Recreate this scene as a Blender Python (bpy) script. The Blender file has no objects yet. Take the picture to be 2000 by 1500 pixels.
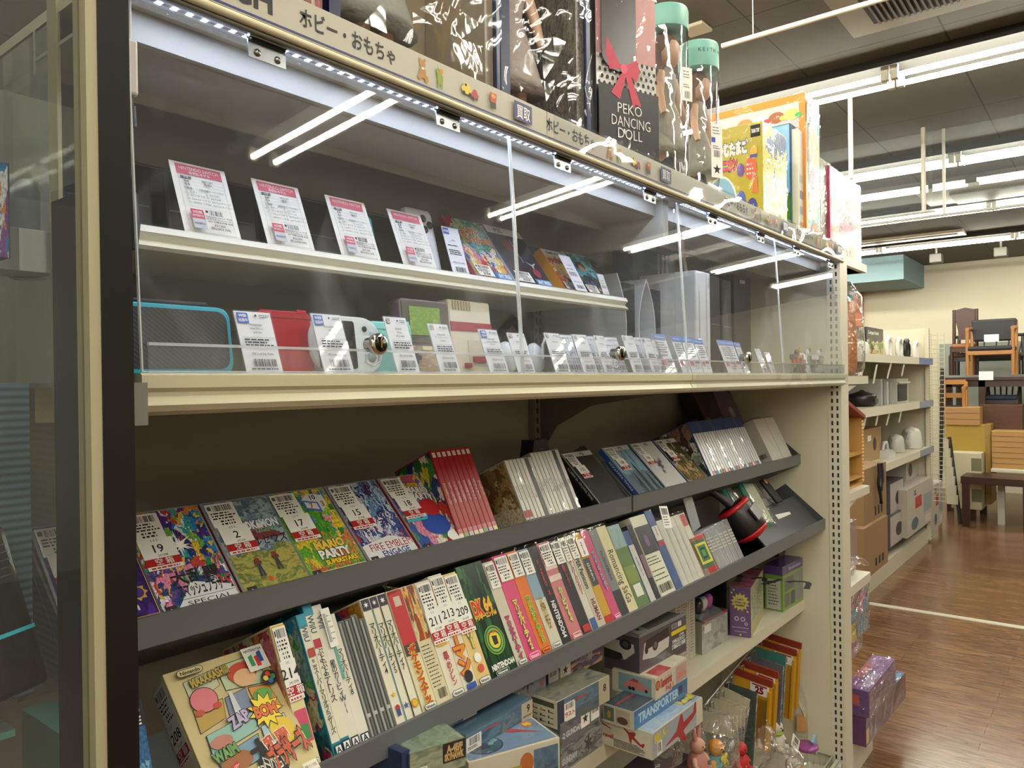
import bpy, bmesh, math, random
from mathutils import Matrix, Vector
R = math.radians
rnd = random.Random(7)
scene = bpy.context.scene
COL = scene.collection

# ------------------------------------------------------------------ camera
H = 1.45
AZ = R(38.55); ROLL = 0.0133; PITCH = 0.0027; F = 1496.0
fwd = Vector((math.cos(AZ), math.sin(AZ), -PITCH)).normalized()
r0 = fwd.cross(Vector((0, 0, 1))).normalized()
u0 = r0.cross(fwd)
cr = r0 * math.cos(ROLL) - u0 * math.sin(ROLL)
cu = u0 * math.cos(ROLL) + r0 * math.sin(ROLL)
cam_data = bpy.data.cameras.new('camera')
cam = bpy.data.objects.new('camera', cam_data)
COL.objects.link(cam)
m = Matrix((cr, cu, -fwd)).transposed().to_4x4()
m.translation = Vector((0, 0, H))
cam.matrix_world = m
cam_data.sensor_width = 36
cam_data.lens = 36 * F / 2000
cam_data.clip_start = 0.02
scene.camera = cam
CAM = Vector((0, 0, H))

# ------------------------------------------------------------------ world and exposure
w = bpy.data.worlds.new('world'); scene.world = w; w.use_nodes = True
w.node_tree.nodes['Background'].inputs[0].default_value = (.9, .93, 1, 1)
w.node_tree.nodes['Background'].inputs[1].default_value = 0.12
scene.view_settings.view_transform = 'Standard'
scene.view_settings.look = 'None'
scene.view_settings.gamma = 1
scene.view_settings.use_curve_mapping = False
scene.view_settings.exposure = EXPO = 1.65
scene.cycles.max_bounces = 7
scene.cycles.diffuse_bounces = 3
scene.cycles.glossy_bounces = 3
scene.cycles.transmission_bounces = 4
scene.cycles.transparent_max_bounces = 20
scene.cycles.sample_clamp_indirect = 4
scene.cycles.caustics_reflective = False
scene.cycles.caustics_refractive = False
TUBE = 22.0      # radiance of the ceiling tubes
LED = 62.0      # radiance of the cabinet strip

# ------------------------------------------------------------------ pixel -> point at a known real plane
def pt(u, v, X=None, Y=None, Z=None):
    d = fwd * F + cr * (u - 1000) - cu * (v - 750)
    if X is not None: s = X / d.x
    elif Y is not None: s = Y / d.y
    else: s = (Z - H) / d.z
    return CAM + d * s
def XU(u, Y, v=750): return pt(u, v, Y=Y).x
def zat(v, P):      # height of the point above/below P seen at row v
    a = Vector((P.x, P.y, 0)); dep = fwd.dot(a)
    lo, hi = -2.0, 4.0
    for _ in range(40):
        mid = (lo + hi) / 2; q = Vector((P.x, P.y, mid)) - CAM
        vv = 750 - F * q.dot(cu) / q.dot(fwd)
        if vv > v: lo = mid
        else: hi = mid
    return lo

# ------------------------------------------------------------------ materials
def lin(c):
    if isinstance(c, str):
        c = c.lstrip('#'); c = tuple(int(c[i:i+2], 16) / 255 for i in (0, 2, 4))
    return tuple(x / 12.92 if x <= .04045 else ((x + .055) / 1.055) ** 2.4 for x in c)
_M = {}
def M(c, rough=.5, metal=0., emit=0., spec=.5, bump=0., bs=60., name=None):
    k = ('M', str(c), rough, metal, emit, spec, bump, bs)
    if k in _M: return _M[k]
    m = bpy.data.materials.new(name or 'paint'); m.use_nodes = True
    nt = m.node_tree; b = nt.nodes['Principled BSDF']
    b.inputs['Base Color'].default_value = (*lin(c), 1)
    b.inputs['Roughness'].default_value = rough
    b.inputs['Metallic'].default_value = metal
    b.inputs['Specular IOR Level'].default_value = spec
    if emit:
        b.inputs['Emission Color'].default_value = (*lin(c), 1)
        b.inputs['Emission Strength'].default_value = emit
    if bump:
        tc = nt.nodes.new('ShaderNodeTexCoord'); n = nt.nodes.new('ShaderNodeTexNoise'); n.inputs['Scale'].default_value = bs
        bp = nt.nodes.new('ShaderNodeBump'); bp.inputs['Strength'].default_value = bump; bp.inputs['Distance'].default_value = .01
        nt.links.new(tc.outputs['Object'], n.inputs[0]); nt.links.new(n.outputs[0], bp.inputs['Height']); nt.links.new(bp.outputs[0], b.inputs['Normal'])
    _M[k] = m; return m

def art(top, bot=None, scale=6., seed=0., rough=.3, dist=.6, split=.45, stretch=(1, 1, 1), vor=True):
    """printed picture: generic blotches of colour, a different set in the upper and lower part"""
    bot = bot or top
    k = ('A', tuple(top), tuple(bot), scale, seed, rough, dist, split, stretch, vor)
    if k in _M: return _M[k]
    m = bpy.data.materials.new('printed_art'); m.use_nodes = True
    nt = m.node_tree; N = nt.nodes.new; L = nt.links.new; b = nt.nodes['Principled BSDF']
    b.inputs['Roughness'].default_value = rough
    tc = N('ShaderNodeTexCoord'); mp = N('ShaderNodeMapping'); mp.inputs['Location'].default_value = (seed, seed * 1.7, seed * .6)
    mp.inputs['Scale'].default_value = stretch
    L(tc.outputs['Generated'], mp.inputs[0])
    nz = N('ShaderNodeTexNoise'); nz.inputs['Scale'].default_value = scale * .7; nz.inputs['Detail'].default_value = 4
    L(mp.outputs[0], nz.inputs[0])
    mx = N('ShaderNodeVectorMath'); mx.operation = 'MULTIPLY_ADD'
    L(nz.outputs['Color'], mx.inputs[0]); mx.inputs[1].default_value = (dist,) * 3; L(mp.outputs[0], mx.inputs[2])
    if vor:
        vt = N('ShaderNodeTexVoronoi'); vt.inputs['Scale'].default_value = scale; L(mx.outputs[0], vt.inputs[0])
        sp = N('ShaderNodeSeparateColor'); L(vt.outputs['Color'], sp.inputs[0]); val = sp.outputs[0]; dst = vt.outputs['Distance']
    else:
        vt = N('ShaderNodeTexNoise'); vt.inputs['Scale'].default_value = scale; vt.inputs['Detail'].default_value = 5; L(mx.outputs[0], vt.inputs[0]); val = vt.outputs[0]; dst = None
    def ramp(cols):
        r = N('ShaderNodeValToRGB'); r.color_ramp.interpolation = 'CONSTANT' if vor else 'LINEAR'
        e = r.color_ramp.elements
        while len(e) < len(cols): e.new(.5)
        for i, c in enumerate(cols):
            e[i].position = i / len(cols) if vor else .28 + .44 * i / max(1, len(cols) - 1)
            e[i].color = (*lin(c), 1)
        L(val, r.inputs[0]); return r.outputs[0]
    a, c = ramp(top), ramp(bot)
    s2 = N('ShaderNodeSeparateXYZ'); L(tc.outputs['Generated'], s2.inputs[0])
    ad = N('ShaderNodeMath'); ad.operation = 'MULTIPLY_ADD'; L(nz.outputs[0], ad.inputs[0]); ad.inputs[1].default_value = .5; L(s2.outputs[2], ad.inputs[2])
    gt = N('ShaderNodeMath'); gt.operation = 'GREATER_THAN'; gt.inputs[1].default_value = split + .25; L(ad.outputs[0], gt.inputs[0])
    mix = N('ShaderNodeMix'); mix.data_type = 'RGBA'; L(gt.outputs[0], mix.inputs[0]); L(c, mix.inputs[6]); L(a, mix.inputs[7])
    out = mix.outputs[2]
    if dst is not None:
        # darker ink lines inside the blotches, as in drawn artwork
        n2 = N('ShaderNodeTexNoise'); n2.inputs['Scale'].default_value = scale * 5; n2.inputs['Detail'].default_value = 2; L(mp.outputs[0], n2.inputs[0])
        r2 = N('ShaderNodeMapRange'); r2.inputs[1].default_value = .35; r2.inputs[2].default_value = .6; r2.inputs[3].default_value = .45; r2.inputs[4].default_value = 1.15; L(n2.outputs[0], r2.inputs[0])
        mu = N('ShaderNodeMix'); mu.data_type = 'RGBA'; mu.blend_type = 'MULTIPLY'; mu.inputs[0].default_value = .8; L(out, mu.inputs[6]); L(r2.outputs[0], mu.inputs[7]); out = mu.outputs[2]
    L(out, b.inputs['Base Color'])
    _M[k] = m; return m

def clear(tint=(1, 1, 1), gloss=1.6, rough=.02, haze=.02, ior=1.49, bump=0., bs=8., hz=(.8, .86, 1), smudge=0., base=0., sheet=False):
    k = ('C', tint, gloss, rough, haze, ior, bump, bs, hz, smudge, base, sheet)
    if k in _M: return _M[k]
    m = bpy.data.materials.new('clear_plastic'); m.use_nodes = True
    nt = m.node_tree; N = nt.nodes.new; L = nt.links.new
    for n in list(nt.nodes): nt.nodes.remove(n)
    out = N('ShaderNodeOutputMaterial'); tr = N('ShaderNodeBsdfTransparent'); tr.inputs[0].default_value = (*tint, 1)
    gl = N('ShaderNodeBsdfGlossy'); gl.inputs['Roughness'].default_value = rough
    df = N('ShaderNodeBsdfDiffuse'); df.inputs[0].default_value = (*hz, 1)
    # reflectance of a plastic surface (Schlick); the far side of a solid sheet adds nothing of its own
    fr = N('ShaderNodeLayerWeight'); fr.inputs[0].default_value = .5
    pw = N('ShaderNodeMath'); pw.operation = 'POWER'; pw.inputs[1].default_value = 4.; L(fr.outputs['Facing'], pw.inputs[0])
    sc_ = N('ShaderNodeMath'); sc_.operation = 'MULTIPLY_ADD'; sc_.inputs[1].default_value = .9; sc_.inputs[2].default_value = .045; L(pw.outputs[0], sc_.inputs[0])
    mu = N('ShaderNodeMath'); mu.operation = 'MULTIPLY_ADD'; mu.use_clamp = True; mu.inputs[1].default_value = gloss; mu.inputs[2].default_value = base; L(sc_.outputs[0], mu.inputs[0])
    if not sheet:
        ge = N('ShaderNodeNewGeometry'); iv = N('ShaderNodeMath'); iv.operation = 'SUBTRACT'; iv.inputs[0].default_value = 1; L(ge.outputs['Backfacing'], iv.inputs[1])
        m0 = N('ShaderNodeMath'); m0.operation = 'MULTIPLY'; L(mu.outputs[0], m0.inputs[0]); L(iv.outputs[0], m0.inputs[1]); mu = m0
    m1 = N('ShaderNodeMixShader'); m1.inputs[0].default_value = haze; L(tr.outputs[0], m1.inputs[1]); L(df.outputs[0], m1.inputs[2])
    m2 = N('ShaderNodeMixShader'); L(mu.outputs[0], m2.inputs[0]); L(m1.outputs[0], m2.inputs[1]); L(gl.outputs[0], m2.inputs[2])
    tc = N('ShaderNodeTexCoord')
    if smudge:
        n = N('ShaderNodeTexNoise'); n.inputs['Scale'].default_value = 7; n.inputs['Detail'].default_value = 7; n.inputs['Distortion'].default_value = 1.4; L(tc.outputs['Object'], n.inputs[0])
        r = N('ShaderNodeMapRange'); r.inputs[1].default_value = .5; r.inputs[2].default_value = .8; r.inputs[3].default_value = haze; r.inputs[4].default_value = haze + smudge; L(n.outputs[0], r.inputs[0]); L(r.outputs[0], m1.inputs[0])
    if bump:
        n = N('ShaderNodeTexNoise'); n.inputs['Scale'].default_value = bs; n.inputs['Detail'].default_value = 2; n.inputs['Distortion'].default_value = 1.2
        L(tc.outputs['Object'], n.inputs[0])
        bp = N('ShaderNodeBump'); bp.inputs['Strength'].default_value = bump; bp.inputs['Distance'].default_value = .02; L(n.outputs[0], bp.inputs['Height'])
        L(bp.outputs[0], gl.inputs['Normal']); L(bp.outputs[0], fr.inputs['Normal'])
    L(m2.outputs[0], out.inputs[0]); _M[k] = m; return m

ACR = clear(haze=.018, smudge=.07)
GLASS = clear(tint=(.95, .98, .97), haze=.01, ior=1.5)
WRAP = clear(sheet=True, gloss=.75, rough=.06, haze=.01, bump=.5, bs=7, hz=(1, 1, 1), base=.0)
BAG = clear(sheet=True, gloss=1.5, rough=.10, haze=.04, bump=.8, bs=18, hz=(1, 1, 1), base=.05)
CASECLEAR = clear(gloss=1.6, rough=.08, haze=.22, hz=(.8, .85, .9))
WHITE = M('#e9e8e4', .55); BLACK = M('#101012', .4); INK = M('#1c1a20', .6)
CREAM = M('#cfc9b4', .45); CREAMD = M('#b9b29c', .5); GREY = M('#6c6f73', .35, .3); GREYD = M('#3c3e42', .4)
BACKP = M('#77746c', .7); STEEL = M('#b9bec2', .25, .9); PAPER = M('#eceae6', .7)
RED = M('#c02028', .4); BLUE = M('#2a58b8', .45); CARD = M('#a98a60', .8)

# ------------------------------------------------------------------ text outlines
_T = {}
def glyphs(s, bold=0.0):
    k = (s, bold)
    if k in _T: return _T[k]
    cv = bpy.data.curves.new('t', 'FONT'); cv.body = s; cv.size = 1; cv.resolution_u = 2; cv.offset = bold
    ob = bpy.data.objects.new('t', cv); COL.objects.link(ob)
    dg = bpy.context.evaluated_depsgraph_get(); dg.update()
    me = bpy.data.meshes.new_from_object(ob.evaluated_get(dg))
    vs = [(v.co.x, v.co.y) for v in me.vertices]; fs = [tuple(p.vertices) for p in me.polygons]
    bpy.data.objects.remove(ob); bpy.data.curves.remove(cv); bpy.data.meshes.remove(me)
    if vs:
        x0 = min(v[0] for v in vs); x1 = max(v[0] for v in vs); y0 = min(v[1] for v in vs); y1 = max(v[1] for v in vs)
    else: x0 = x1 = y0 = y1 = 0
    _T[k] = (vs, fs, (x0, x1, y0, y1)); return _T[k]

# ------------------------------------------------------------------ mesh builder
class MB:
    def __init__(s): s.v = []; s.f = []; s.m = []; s.mats = []; s.sm = []
    def mi(s, mat):
        if mat not in s.mats: s.mats.append(mat)
        return s.mats.index(mat)
    def add(s, vs, fs, mat, T=None, smooth=False):
        o = len(s.v); i = s.mi(mat)
        s.v += [tuple(T @ Vector(p)) if T else tuple(p) for p in vs]
        s.f += [tuple(o + a for a in f) for f in fs]; s.m += [i] * len(fs); s.sm += [smooth] * len(fs)
        return s
    def box(s, x0, x1, y0, y1, z0, z1, mat, T=None, bev=0.):
        if bev <= 0:
            vs = [(x, y, z) for x in (x0, x1) for y in (y0, y1) for z in (z0, z1)]
            fs = [(0, 1, 3, 2), (4, 6, 7, 5), (0, 4, 5, 1), (2, 3, 7, 6), (0, 2, 6, 4), (1, 5, 7, 3)]
            return s.add(vs, fs, mat, T)
        bm = bmesh.new(); bmesh.ops.create_cube(bm, size=1)
        for v in bm.verts: v.co = Vector(((x0+x1)/2 + v.co.x*(x1-x0), (y0+y1)/2 + v.co.y*(y1-y0), (z0+z1)/2 + v.co.z*(z1-z0)))
        bmesh.ops.bevel(bm, geom=bm.edges[:], offset=min(bev, .45*min(x1-x0, y1-y0, z1-z0)), segments=2, affect='EDGES', profile=.5)
        bm.verts.index_update(); vs = [v.co.copy() for v in bm.verts]; fs = [[v.index for v in f.verts] for f in bm.faces]; bm.free()
        return s.add(vs, fs, mat, T)
    def tube(s, pts, r, mat, n=8, T=None, closed=False):
        pts = [Vector(p) for p in pts]; rings = []
        L_ = len(pts); rr = r if isinstance(r, (list, tuple)) else [r] * L_
        for i, p in enumerate(pts):
            a = pts[(i-1) % L_] if (closed or i > 0) else p; b = pts[(i+1) % L_] if (closed or i < L_-1) else p
            d = (b - a).normalized() if (b - a).length else Vector((0, 0, 1))
            q = Vector((0, 0, 1)) if abs(d.z) < .9 else Vector((0, 1, 0))
            e1 = d.cross(q).normalized(); e2 = d.cross(e1)
            rings.append([p + (e1*math.cos(2*math.pi*k/n) + e2*math.sin(2*math.pi*k/n))*rr[i] for k in range(n)])
        vs = [x for g in rings for x in g]; fs = []
        for i in range(L_ if closed else L_-1):
            a = i*n; b = ((i+1) % L_)*n
            for k in range(n): fs.append((a+k, a+(k+1) % n, b+(k+1) % n, b+k))
        s.add(vs, fs, mat, T, True)
        if not closed:
            s.add(rings[0], [tuple(range(n))[::-1]], mat, T); s.add(rings[-1], [tuple(range(n))], mat, T)
        return s
    def lathe(s, prof, mat, n=16, T=None, sx=1., sy=1., smooth=True):
        vs = []; fs = []
        for r, z in prof:
            for k in range(n): a = 2*math.pi*k/n; vs.append((r*math.cos(a)*sx, r*math.sin(a)*sy, z))
        for i in range(len(prof)-1):
            for k in range(n): fs.append((i*n+k, i*n+(k+1) % n, (i+1)*n+(k+1) % n, (i+1)*n+k))
        fs.append(tuple(range(n))[::-1]); fs.append(tuple((len(prof)-1)*n+k for k in range(n)))
        return s.add(vs, fs, mat, T, smooth)
    def ball(s, c, r, mat, T=None, n=14):
        r = r if isinstance(r, (tuple, list)) else (r, r, r)
        prof = [(math.sin(math.pi*i/10)*1.0 + (1e-4 if i in (0, 10) else 0), -math.cos(math.pi*i/10)) for i in range(11)]
        MM = Matrix.Translation(c) @ Matrix.Diagonal((r[0], r[1], r[2], 1))
        return s.lathe(prof, mat, n, (T @ MM) if T else MM)
    def prism(s, poly, y0, y1, mat, T=None, axis='y'):
        n = len(poly)
        def P(a, b, t): return (a, t, b) if axis == 'y' else ((t, a, b) if axis == 'x' else (a, b, t))
        vs = [P(a, b, y0) for a, b in poly] + [P(a, b, y1) for a, b in poly]
        fs = [tuple(range(n)), tuple(range(2*n-1, n-1, -1))] + [(i, i+n, (i+1) % n+n, (i+1) % n) for i in range(n)]
        return s.add(vs, fs, mat, T)
    def build(s, name, parent=None, T=None, bevel=0., smooth_angle=None):
        me = bpy.data.meshes.new(name); me.from_pydata(s.v, [], s.f)
        for a in s.mats: me.materials.append(a)
        me.polygons.foreach_set('material_index', s.m); me.polygons.foreach_set('use_smooth', s.sm)
        me.update()
        bm = bmesh.new(); bm.from_mesh(me); bmesh.ops.recalc_face_normals(bm, faces=bm.faces[:]) if not getattr(s, 'keep', False) else None
        bm.to_mesh(me); bm.free()
        ob = bpy.data.objects.new(name, me); COL.objects.link(ob)
        if parent: ob.parent = parent
        if T is not None: ob.matrix_basis = T
        if bevel:
            md = ob.modifiers.new('b', 'BEVEL'); md.width = bevel; md.segments = 2; md.limit_method = 'ANGLE'
        return ob

class Print:
    """flat printed shapes laid on one face of a box w x d x h (local frame)"""
    def __init__(s, face, w, d, h, e0=.0004):
        s.face, s.w, s.d, s.h, s.e = face, w, d, h, e0; s.mb = MB(); s.mb.keep = True
    def P(s, a, b, e):
        f = s.face
        if f == 'F': return (a, -e, b)
        if f == 'L': return (-e, s.d - a, b)
        if f == 'R': return (s.w + e, a, b)
        if f == 'T': return (a, b, s.h + e)
    def poly(s, pts, mat):
        s.e += .00012
        s.mb.add([s.P(a, b, s.e) for a, b in pts], [tuple(range(len(pts)))], mat); return s
    def rect(s, x0, x1, y0, y1, mat): return s.poly([(x0, y0), (x1, y0), (x1, y1), (x0, y1)], mat)
    def disc(s, cx, cy, rx, mat, ry=None, n=24):
        ry = ry or rx
        return s.poly([(cx+rx*math.cos(2*math.pi*k/n), cy+ry*math.sin(2*math.pi*k/n)) for k in range(n)], mat)
    def star(s, cx, cy, r, mat, n=5, inner=.4, rot=90):
        return s.poly([(cx+(r if k % 2 == 0 else r*inner)*math.cos(R(rot)+math.pi*k/n), cy+(r if k % 2 == 0 else r*inner)*math.sin(R(rot)+math.pi*k/n)) for k in range(2*n)], mat)
    def text(s, t, x, y, size, mat, bold=.0, width=None, rot=0, align='c', sx=1., outline=None, vert=False, shear=0):
        """size = height of the glyph box; (x, y) = centre (or left/right end)"""
        if vert:
            n = len(t)
            for i, ch in enumerate(t):
                s.text(ch, x, y + size*1.06*((n-1)/2 - i), size if ch != ' ' else size, mat, bold, rot=90 if ch in 'ー～〜-' else 0, sx=sx, outline=outline)
            return s
        vs, fs, (x0, x1, y0, y1) = glyphs(t, bold)
        if not vs: return s
        sc = size / 0.75; W = (x1-x0)*sc*sx
        k = 1. if not width or W <= 0 else width / W
        if width: W = width
        ox = {'c': -(x0+x1)/2, 'l': -x0, 'r': -x1}[align]; oy = -.36
        c, si = math.cos(R(rot)), math.sin(R(rot))
        def put(e, mat_, vs_, fs_):
            pts = []
            for a, b in vs_:
                a = (a+ox)*sc*sx*k; b = (b+oy)*sc; a += b*shear
                pts.append(s.P(x + a*c - b*si, y + a*si + b*c, e))
            s.mb.add(pts, fs_, mat_)
        if outline:
            v2, f2, _ = glyphs(t, bold + .05); s.e += .00012; put(s.e, outline, v2, f2)
        s.e += .00012; put(s.e, mat, vs, fs); return s
    def bars(s, x0, x1, y0, y1, mat, n=18, seed=1):
        r = random.Random(seed); x = x0; dx = (x1-x0)/n
        for i in range(n):
            wd = dx*r.choice((.3, .5, .75)); s.mb.add([s.P(a, b, s.e+.0001) for a, b in ((x, y0), (x+wd, y0), (x+wd, y1), (x, y1))], [(0, 1, 2, 3)], mat); x += dx
        s.e += .0001; return s
    def lines(s, x0, x1, ys, th, mat, seed=2):
        r = random.Random(seed); s.e += .0001
        for y in ys:
            x = x0; end = x1 - (x1-x0)*r.uniform(0, .3)
            while x < end:
                wd = min((x1-x0)*r.uniform(.05, .22), end-x)
                s.mb.add([s.P(a, b, s.e) for a, b in ((x, y), (x+wd, y), (x+wd, y+th), (x, y+th))], [(0, 1, 2, 3)], mat); x += wd + th*.7
        return s
    def done(s, name, parent, label=None):
        o = s.mb.build(name, parent)
        if label: o['label'] = label
        return o

def tag(o, label=None, cat=None, group=None, kind=None):
    if label: o['label'] = label
    if cat: o['category'] = cat
    if group: o['group'] = group
    if kind: o['kind'] = kind
    return o
def struct(o): o['kind'] = 'structure'; return o
def empty(name, T, label, cat, group=None):
    o = bpy.data.objects.new(name, None); o.empty_display_size = .05; COL.objects.link(o); o.matrix_basis = T
    return tag(o, label, cat, group)
def frame(loc, lean=0., yaw=0., roll=0.):
    return Matrix.Translation(loc) @ Matrix.Rotation(R(yaw), 4, 'Z') @ Matrix.Rotation(-R(lean), 4, 'X') @ Matrix.Rotation(R(roll), 4, 'Y')
def copy_thing(o, T, label=None, group=None):
    c = o.copy(); COL.objects.link(c); c.matrix_basis = T
    if label: c['label'] = label
    if group: c['group'] = group
    for ch in list(o.children):
        d = ch.copy(); COL.objects.link(d); d.parent = c; d.matrix_basis = ch.matrix_basis.copy()
        for g in list(ch.children):
            e = g.copy(); COL.objects.link(e); e.parent = d; e.matrix_basis = g.matrix_basis.copy()
    return c
RD_ = RED
TAGRED = M('#b0141c', .5)
def price_sticker(parent, face, dims, x, y, wd, ht, seed=1, name='price_sticker'):
    p = Print(face, *dims, e0=.0022)
    p.rect(x, x+wd, y, y+ht, PAPER)
    p.bars(x+wd*.22, x+wd*.9, y+ht*.68, y+ht*.93, INK, 18, seed)
    p.rect(x+wd*.05, x+wd*.17, y+ht*.74, y+ht*.9, M('#555555', .7))
    p.lines(x+wd*.08, x+wd*.92, [y+ht*k for k in (.56, .45, .34)], ht*.055, INK, seed)
    p.lines(x+wd*.3, x+wd*.85, [y+ht*k for k in (.2, .08)], ht*.07, INK, seed+5)
    return p.done(name, parent)
def number_tag(parent, face, dims, x, y, wd, ht, num, date='241208'):
    p = Print(face, *dims, e0=.0030)
    p.rect(x, x+wd, y, y+ht, PAPER); p.rect(x, x+wd, y+ht*.12, y+ht*.36, TAGRED)
    p.text(num, x+wd/2, y+ht*.68, ht*.27, INK, .012)
    p.text(date, x+wd*.55, y+ht*.44, ht*.07, INK)
    p.text('空 箱', x+wd*.52, y+ht*.24, ht*.17, WHITE, .012)
    p.lines(x+wd*.08, x+wd*.95, [y+ht*.03], ht*.045, TAGRED, 3)
    for k in (-1, 0, 1): p.rect(x+wd*(.45+.08*k), x+wd*(.465+.08*k), y+ht*.9, y+ht*.97, INK)
    return p.done('number_tag', parent)
# ================================================================== room
def ceiling_mat():
    m = bpy.data.materials.new('ceiling_tiles'); m.use_nodes = True; nt = m.node_tree; N = nt.nodes.new; L = nt.links.new; b = nt.nodes['Principled BSDF']
    b.inputs['Roughness'].default_value = .9
    tc = N('ShaderNodeTexCoord'); br = N('ShaderNodeTexBrick'); br.offset = 0; br.inputs['Scale'].default_value = 1
    br.inputs['Brick Width'].default_value = .6; br.inputs['Row Height'].default_value = .6; br.inputs['Mortar Size'].default_value = .004
    mp = N('ShaderNodeMapping'); mp.inputs['Location'].default_value = (0, .03, 0); L(tc.outputs['Object'], mp.inputs[0]); L(mp.outputs[0], br.inputs[0])
    c = lin('#5c574f'); br.inputs['Color1'].default_value = (*c, 1); br.inputs['Color2'].default_value = (*[x*.96 for x in c], 1); br.inputs['Mortar'].default_value = (*lin('#37342e'), 1)
    v = N('ShaderNodeTexVoronoi'); v.inputs['Scale'].default_value = 55; L(tc.outputs['Object'], v.inputs[0])
    n = N('ShaderNodeTexNoise'); n.inputs['Scale'].default_value = 12; L(tc.outputs['Object'], n.inputs[0])
    a = N('ShaderNodeMath'); a.operation = 'LESS_THAN'; a.inputs[1].default_value = .13; L(v.outputs['Distance'], a.inputs[0])
    g = N('ShaderNodeMath'); g.operation = 'GREATER_THAN'; g.inputs[1].default_value = .52; L(n.outputs[0], g.inputs[0])
    mm = N('ShaderNodeMath'); mm.operation = 'MULTIPLY'; L(a.outputs[0], mm.inputs[0]); L(g.outputs[0], mm.inputs[1])
    mx = N('ShaderNodeMix'); mx.data_type = 'RGBA'; L(mm.outputs[0], mx.inputs[0]); L(br.outputs[0], mx.inputs[6]); mx.inputs[7].default_value = (*lin('#454037'), 1)
    L(mx.outputs[2], b.inputs['Base Color']); return m
def floor_mat():
    m = bpy.data.materials.new('wood_floor'); m.use_nodes = True; nt = m.node_tree; N = nt.nodes.new; L = nt.links.new; b = nt.nodes['Principled BSDF']
    tc = N('ShaderNodeTexCoord'); mp = N('ShaderNodeMapping'); mp.inputs['Rotation'].default_value = (0, 0, R(90)); L(tc.outputs['Object'], mp.inputs[0])
    br = N('ShaderNodeTexBrick'); br.inputs['Scale'].default_value = 1; br.inputs['Brick Width'].default_value = .9; br.inputs['Row Height'].default_value = .1; br.inputs['Mortar Size'].default_value = .0012
    br.inputs['Color1'].default_value = (*lin('#775840'), 1); br.inputs['Color2'].default_value = (*lin('#86674c'), 1); br.inputs['Mortar'].default_value = (*lin('#4a3626'), 1)
    L(mp.outputs[0], br.inputs[0])
    mp2 = N('ShaderNodeMapping'); mp2.inputs['Scale'].default_value = (2, 14, 1); L(mp.outputs[0], mp2.inputs[0])
    n = N('ShaderNodeTexNoise'); n.inputs['Scale'].default_value = 2; n.inputs['Detail'].default_value = 7; n.inputs['Distortion'].default_value = 2.5; L(mp2.outputs[0], n.inputs[0])
    r = N('ShaderNodeValToRGB'); r.color_ramp.elements[0].position = .35; r.color_ramp.elements[0].color = (.50, .42, .36, 1); r.color_ramp.elements[1].position = .65; r.color_ramp.elements[1].color = (1.15, 1.1, 1.05, 1); L(n.outputs[0], r.inputs[0])
    mx = N('ShaderNodeMix'); mx.data_type = 'RGBA'; mx.blend_type = 'MULTIPLY'; mx.inputs[0].default_value = .9; L(br.outputs[0], mx.inputs[6]); L(r.outputs[0], mx.inputs[7])
    L(mx.outputs[2], b.inputs['Base Color']); b.inputs['Roughness'].default_value = .2; b.inputs['Specular IOR Level'].default_value = .6
    n3 = N('ShaderNodeTexNoise'); n3.inputs['Scale'].default_value = 1.3; n3.inputs['Detail'].default_value = 3; L(tc.outputs['Object'], n3.inputs[0])
    bp = N('ShaderNodeBump'); bp.inputs['Strength'].default_value = .12; bp.inputs['Distance'].default_value = .03; L(n3.outputs[0], bp.inputs['Height']); L(bp.outputs[0], b.inputs['Normal'])
    return m
CZ = H + 1.45     # ceiling
struct(MB().box(-3, 11.3, -5.2, 6, -.05, 0, floor_mat()).build('floor'))
struct(MB().box(-3, 11.3, -5.2, 6, CZ, CZ+.05, ceiling_mat()).build('ceiling'))
WALLM = M('#d9d2bc', .8)
struct(MB().box(11.2, 11.35, -5.2, 6, 0, CZ, WALLM).build('wall_far'))
struct(MB().box(-3, 11.3, 6, 6.1, 0, CZ, WALLM).build('wall_left'))
struct(MB().box(-3, 11.3, -5.3, -5.2, 0, CZ, WALLM).build('wall_right'))
struct(MB().box(-3.1, -3, -5.2, 6, 0, CZ, WALLM).build('wall_near'))
struct(MB().box(5.22, 5.275, -5.2, 6, 0, .004, M('#c9c2b2', .4)).build('trim_1'))
# the picture's upper right: a pale blue beam boxed under the ceiling in front of the far wall
bm_ = pt(1765, 545, X=10.6)
struct(MB().box(10.0, 11.2, pt(1765, 545, X=10.0).y, 6, zat(545, pt(1765, 545, X=10.0)), CZ, M('#7f9aa2', .7)).build('trim_2'))

# ------------------------------------------------------------------ ceiling tubes
TUBEM = M('#fdf9e6', .5, emit=TUBE)
def tube_fixture():
    o = MB().prism([(-.105, .055), (.105, .055), (.125, .028), (.135, .028), (.115, .075), (-.115, .075), (-.135, .028), (-.125, .028)], -.62, .62, M('#23211e', .9)).build('light_fixture')
    for s in (-1, 1):
        MB().tube([(s*.062, -.585, 0), (s*.062, .585, 0)], .0125, TUBEM, 8).build('tube', o)
        MB().box(s*.062-.016, s*.062+.016, -.615, -.585, -.017, .05, M('#dcd8cc', .5)).box(s*.062-.016, s*.062+.016, .585, .615, -.017, .05, M('#dcd8cc', .5)).build('lamp_holder', o)
    return o
fx = None
ZT = H + 1.375
for row, k in enumerate((-.37, .353-.0, .0, .0, .0, .0)):
    pass
rows = [1.375/.353/1.0 - 1.74*2, 1.375/.353 - 1.74, 1.375/.353, 1.375/.353+1.74, 1.375/.353+3.48, 1.375/.353+5.2]
rowtxt = ['over the camera side of the store', 'above the start of the display shelf', 'nearest bright row above the toy boxes', 'second bright row beyond the toy boxes', 'third bright row beyond the toy boxes', 'farthest bright row before the cream wall']
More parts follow.
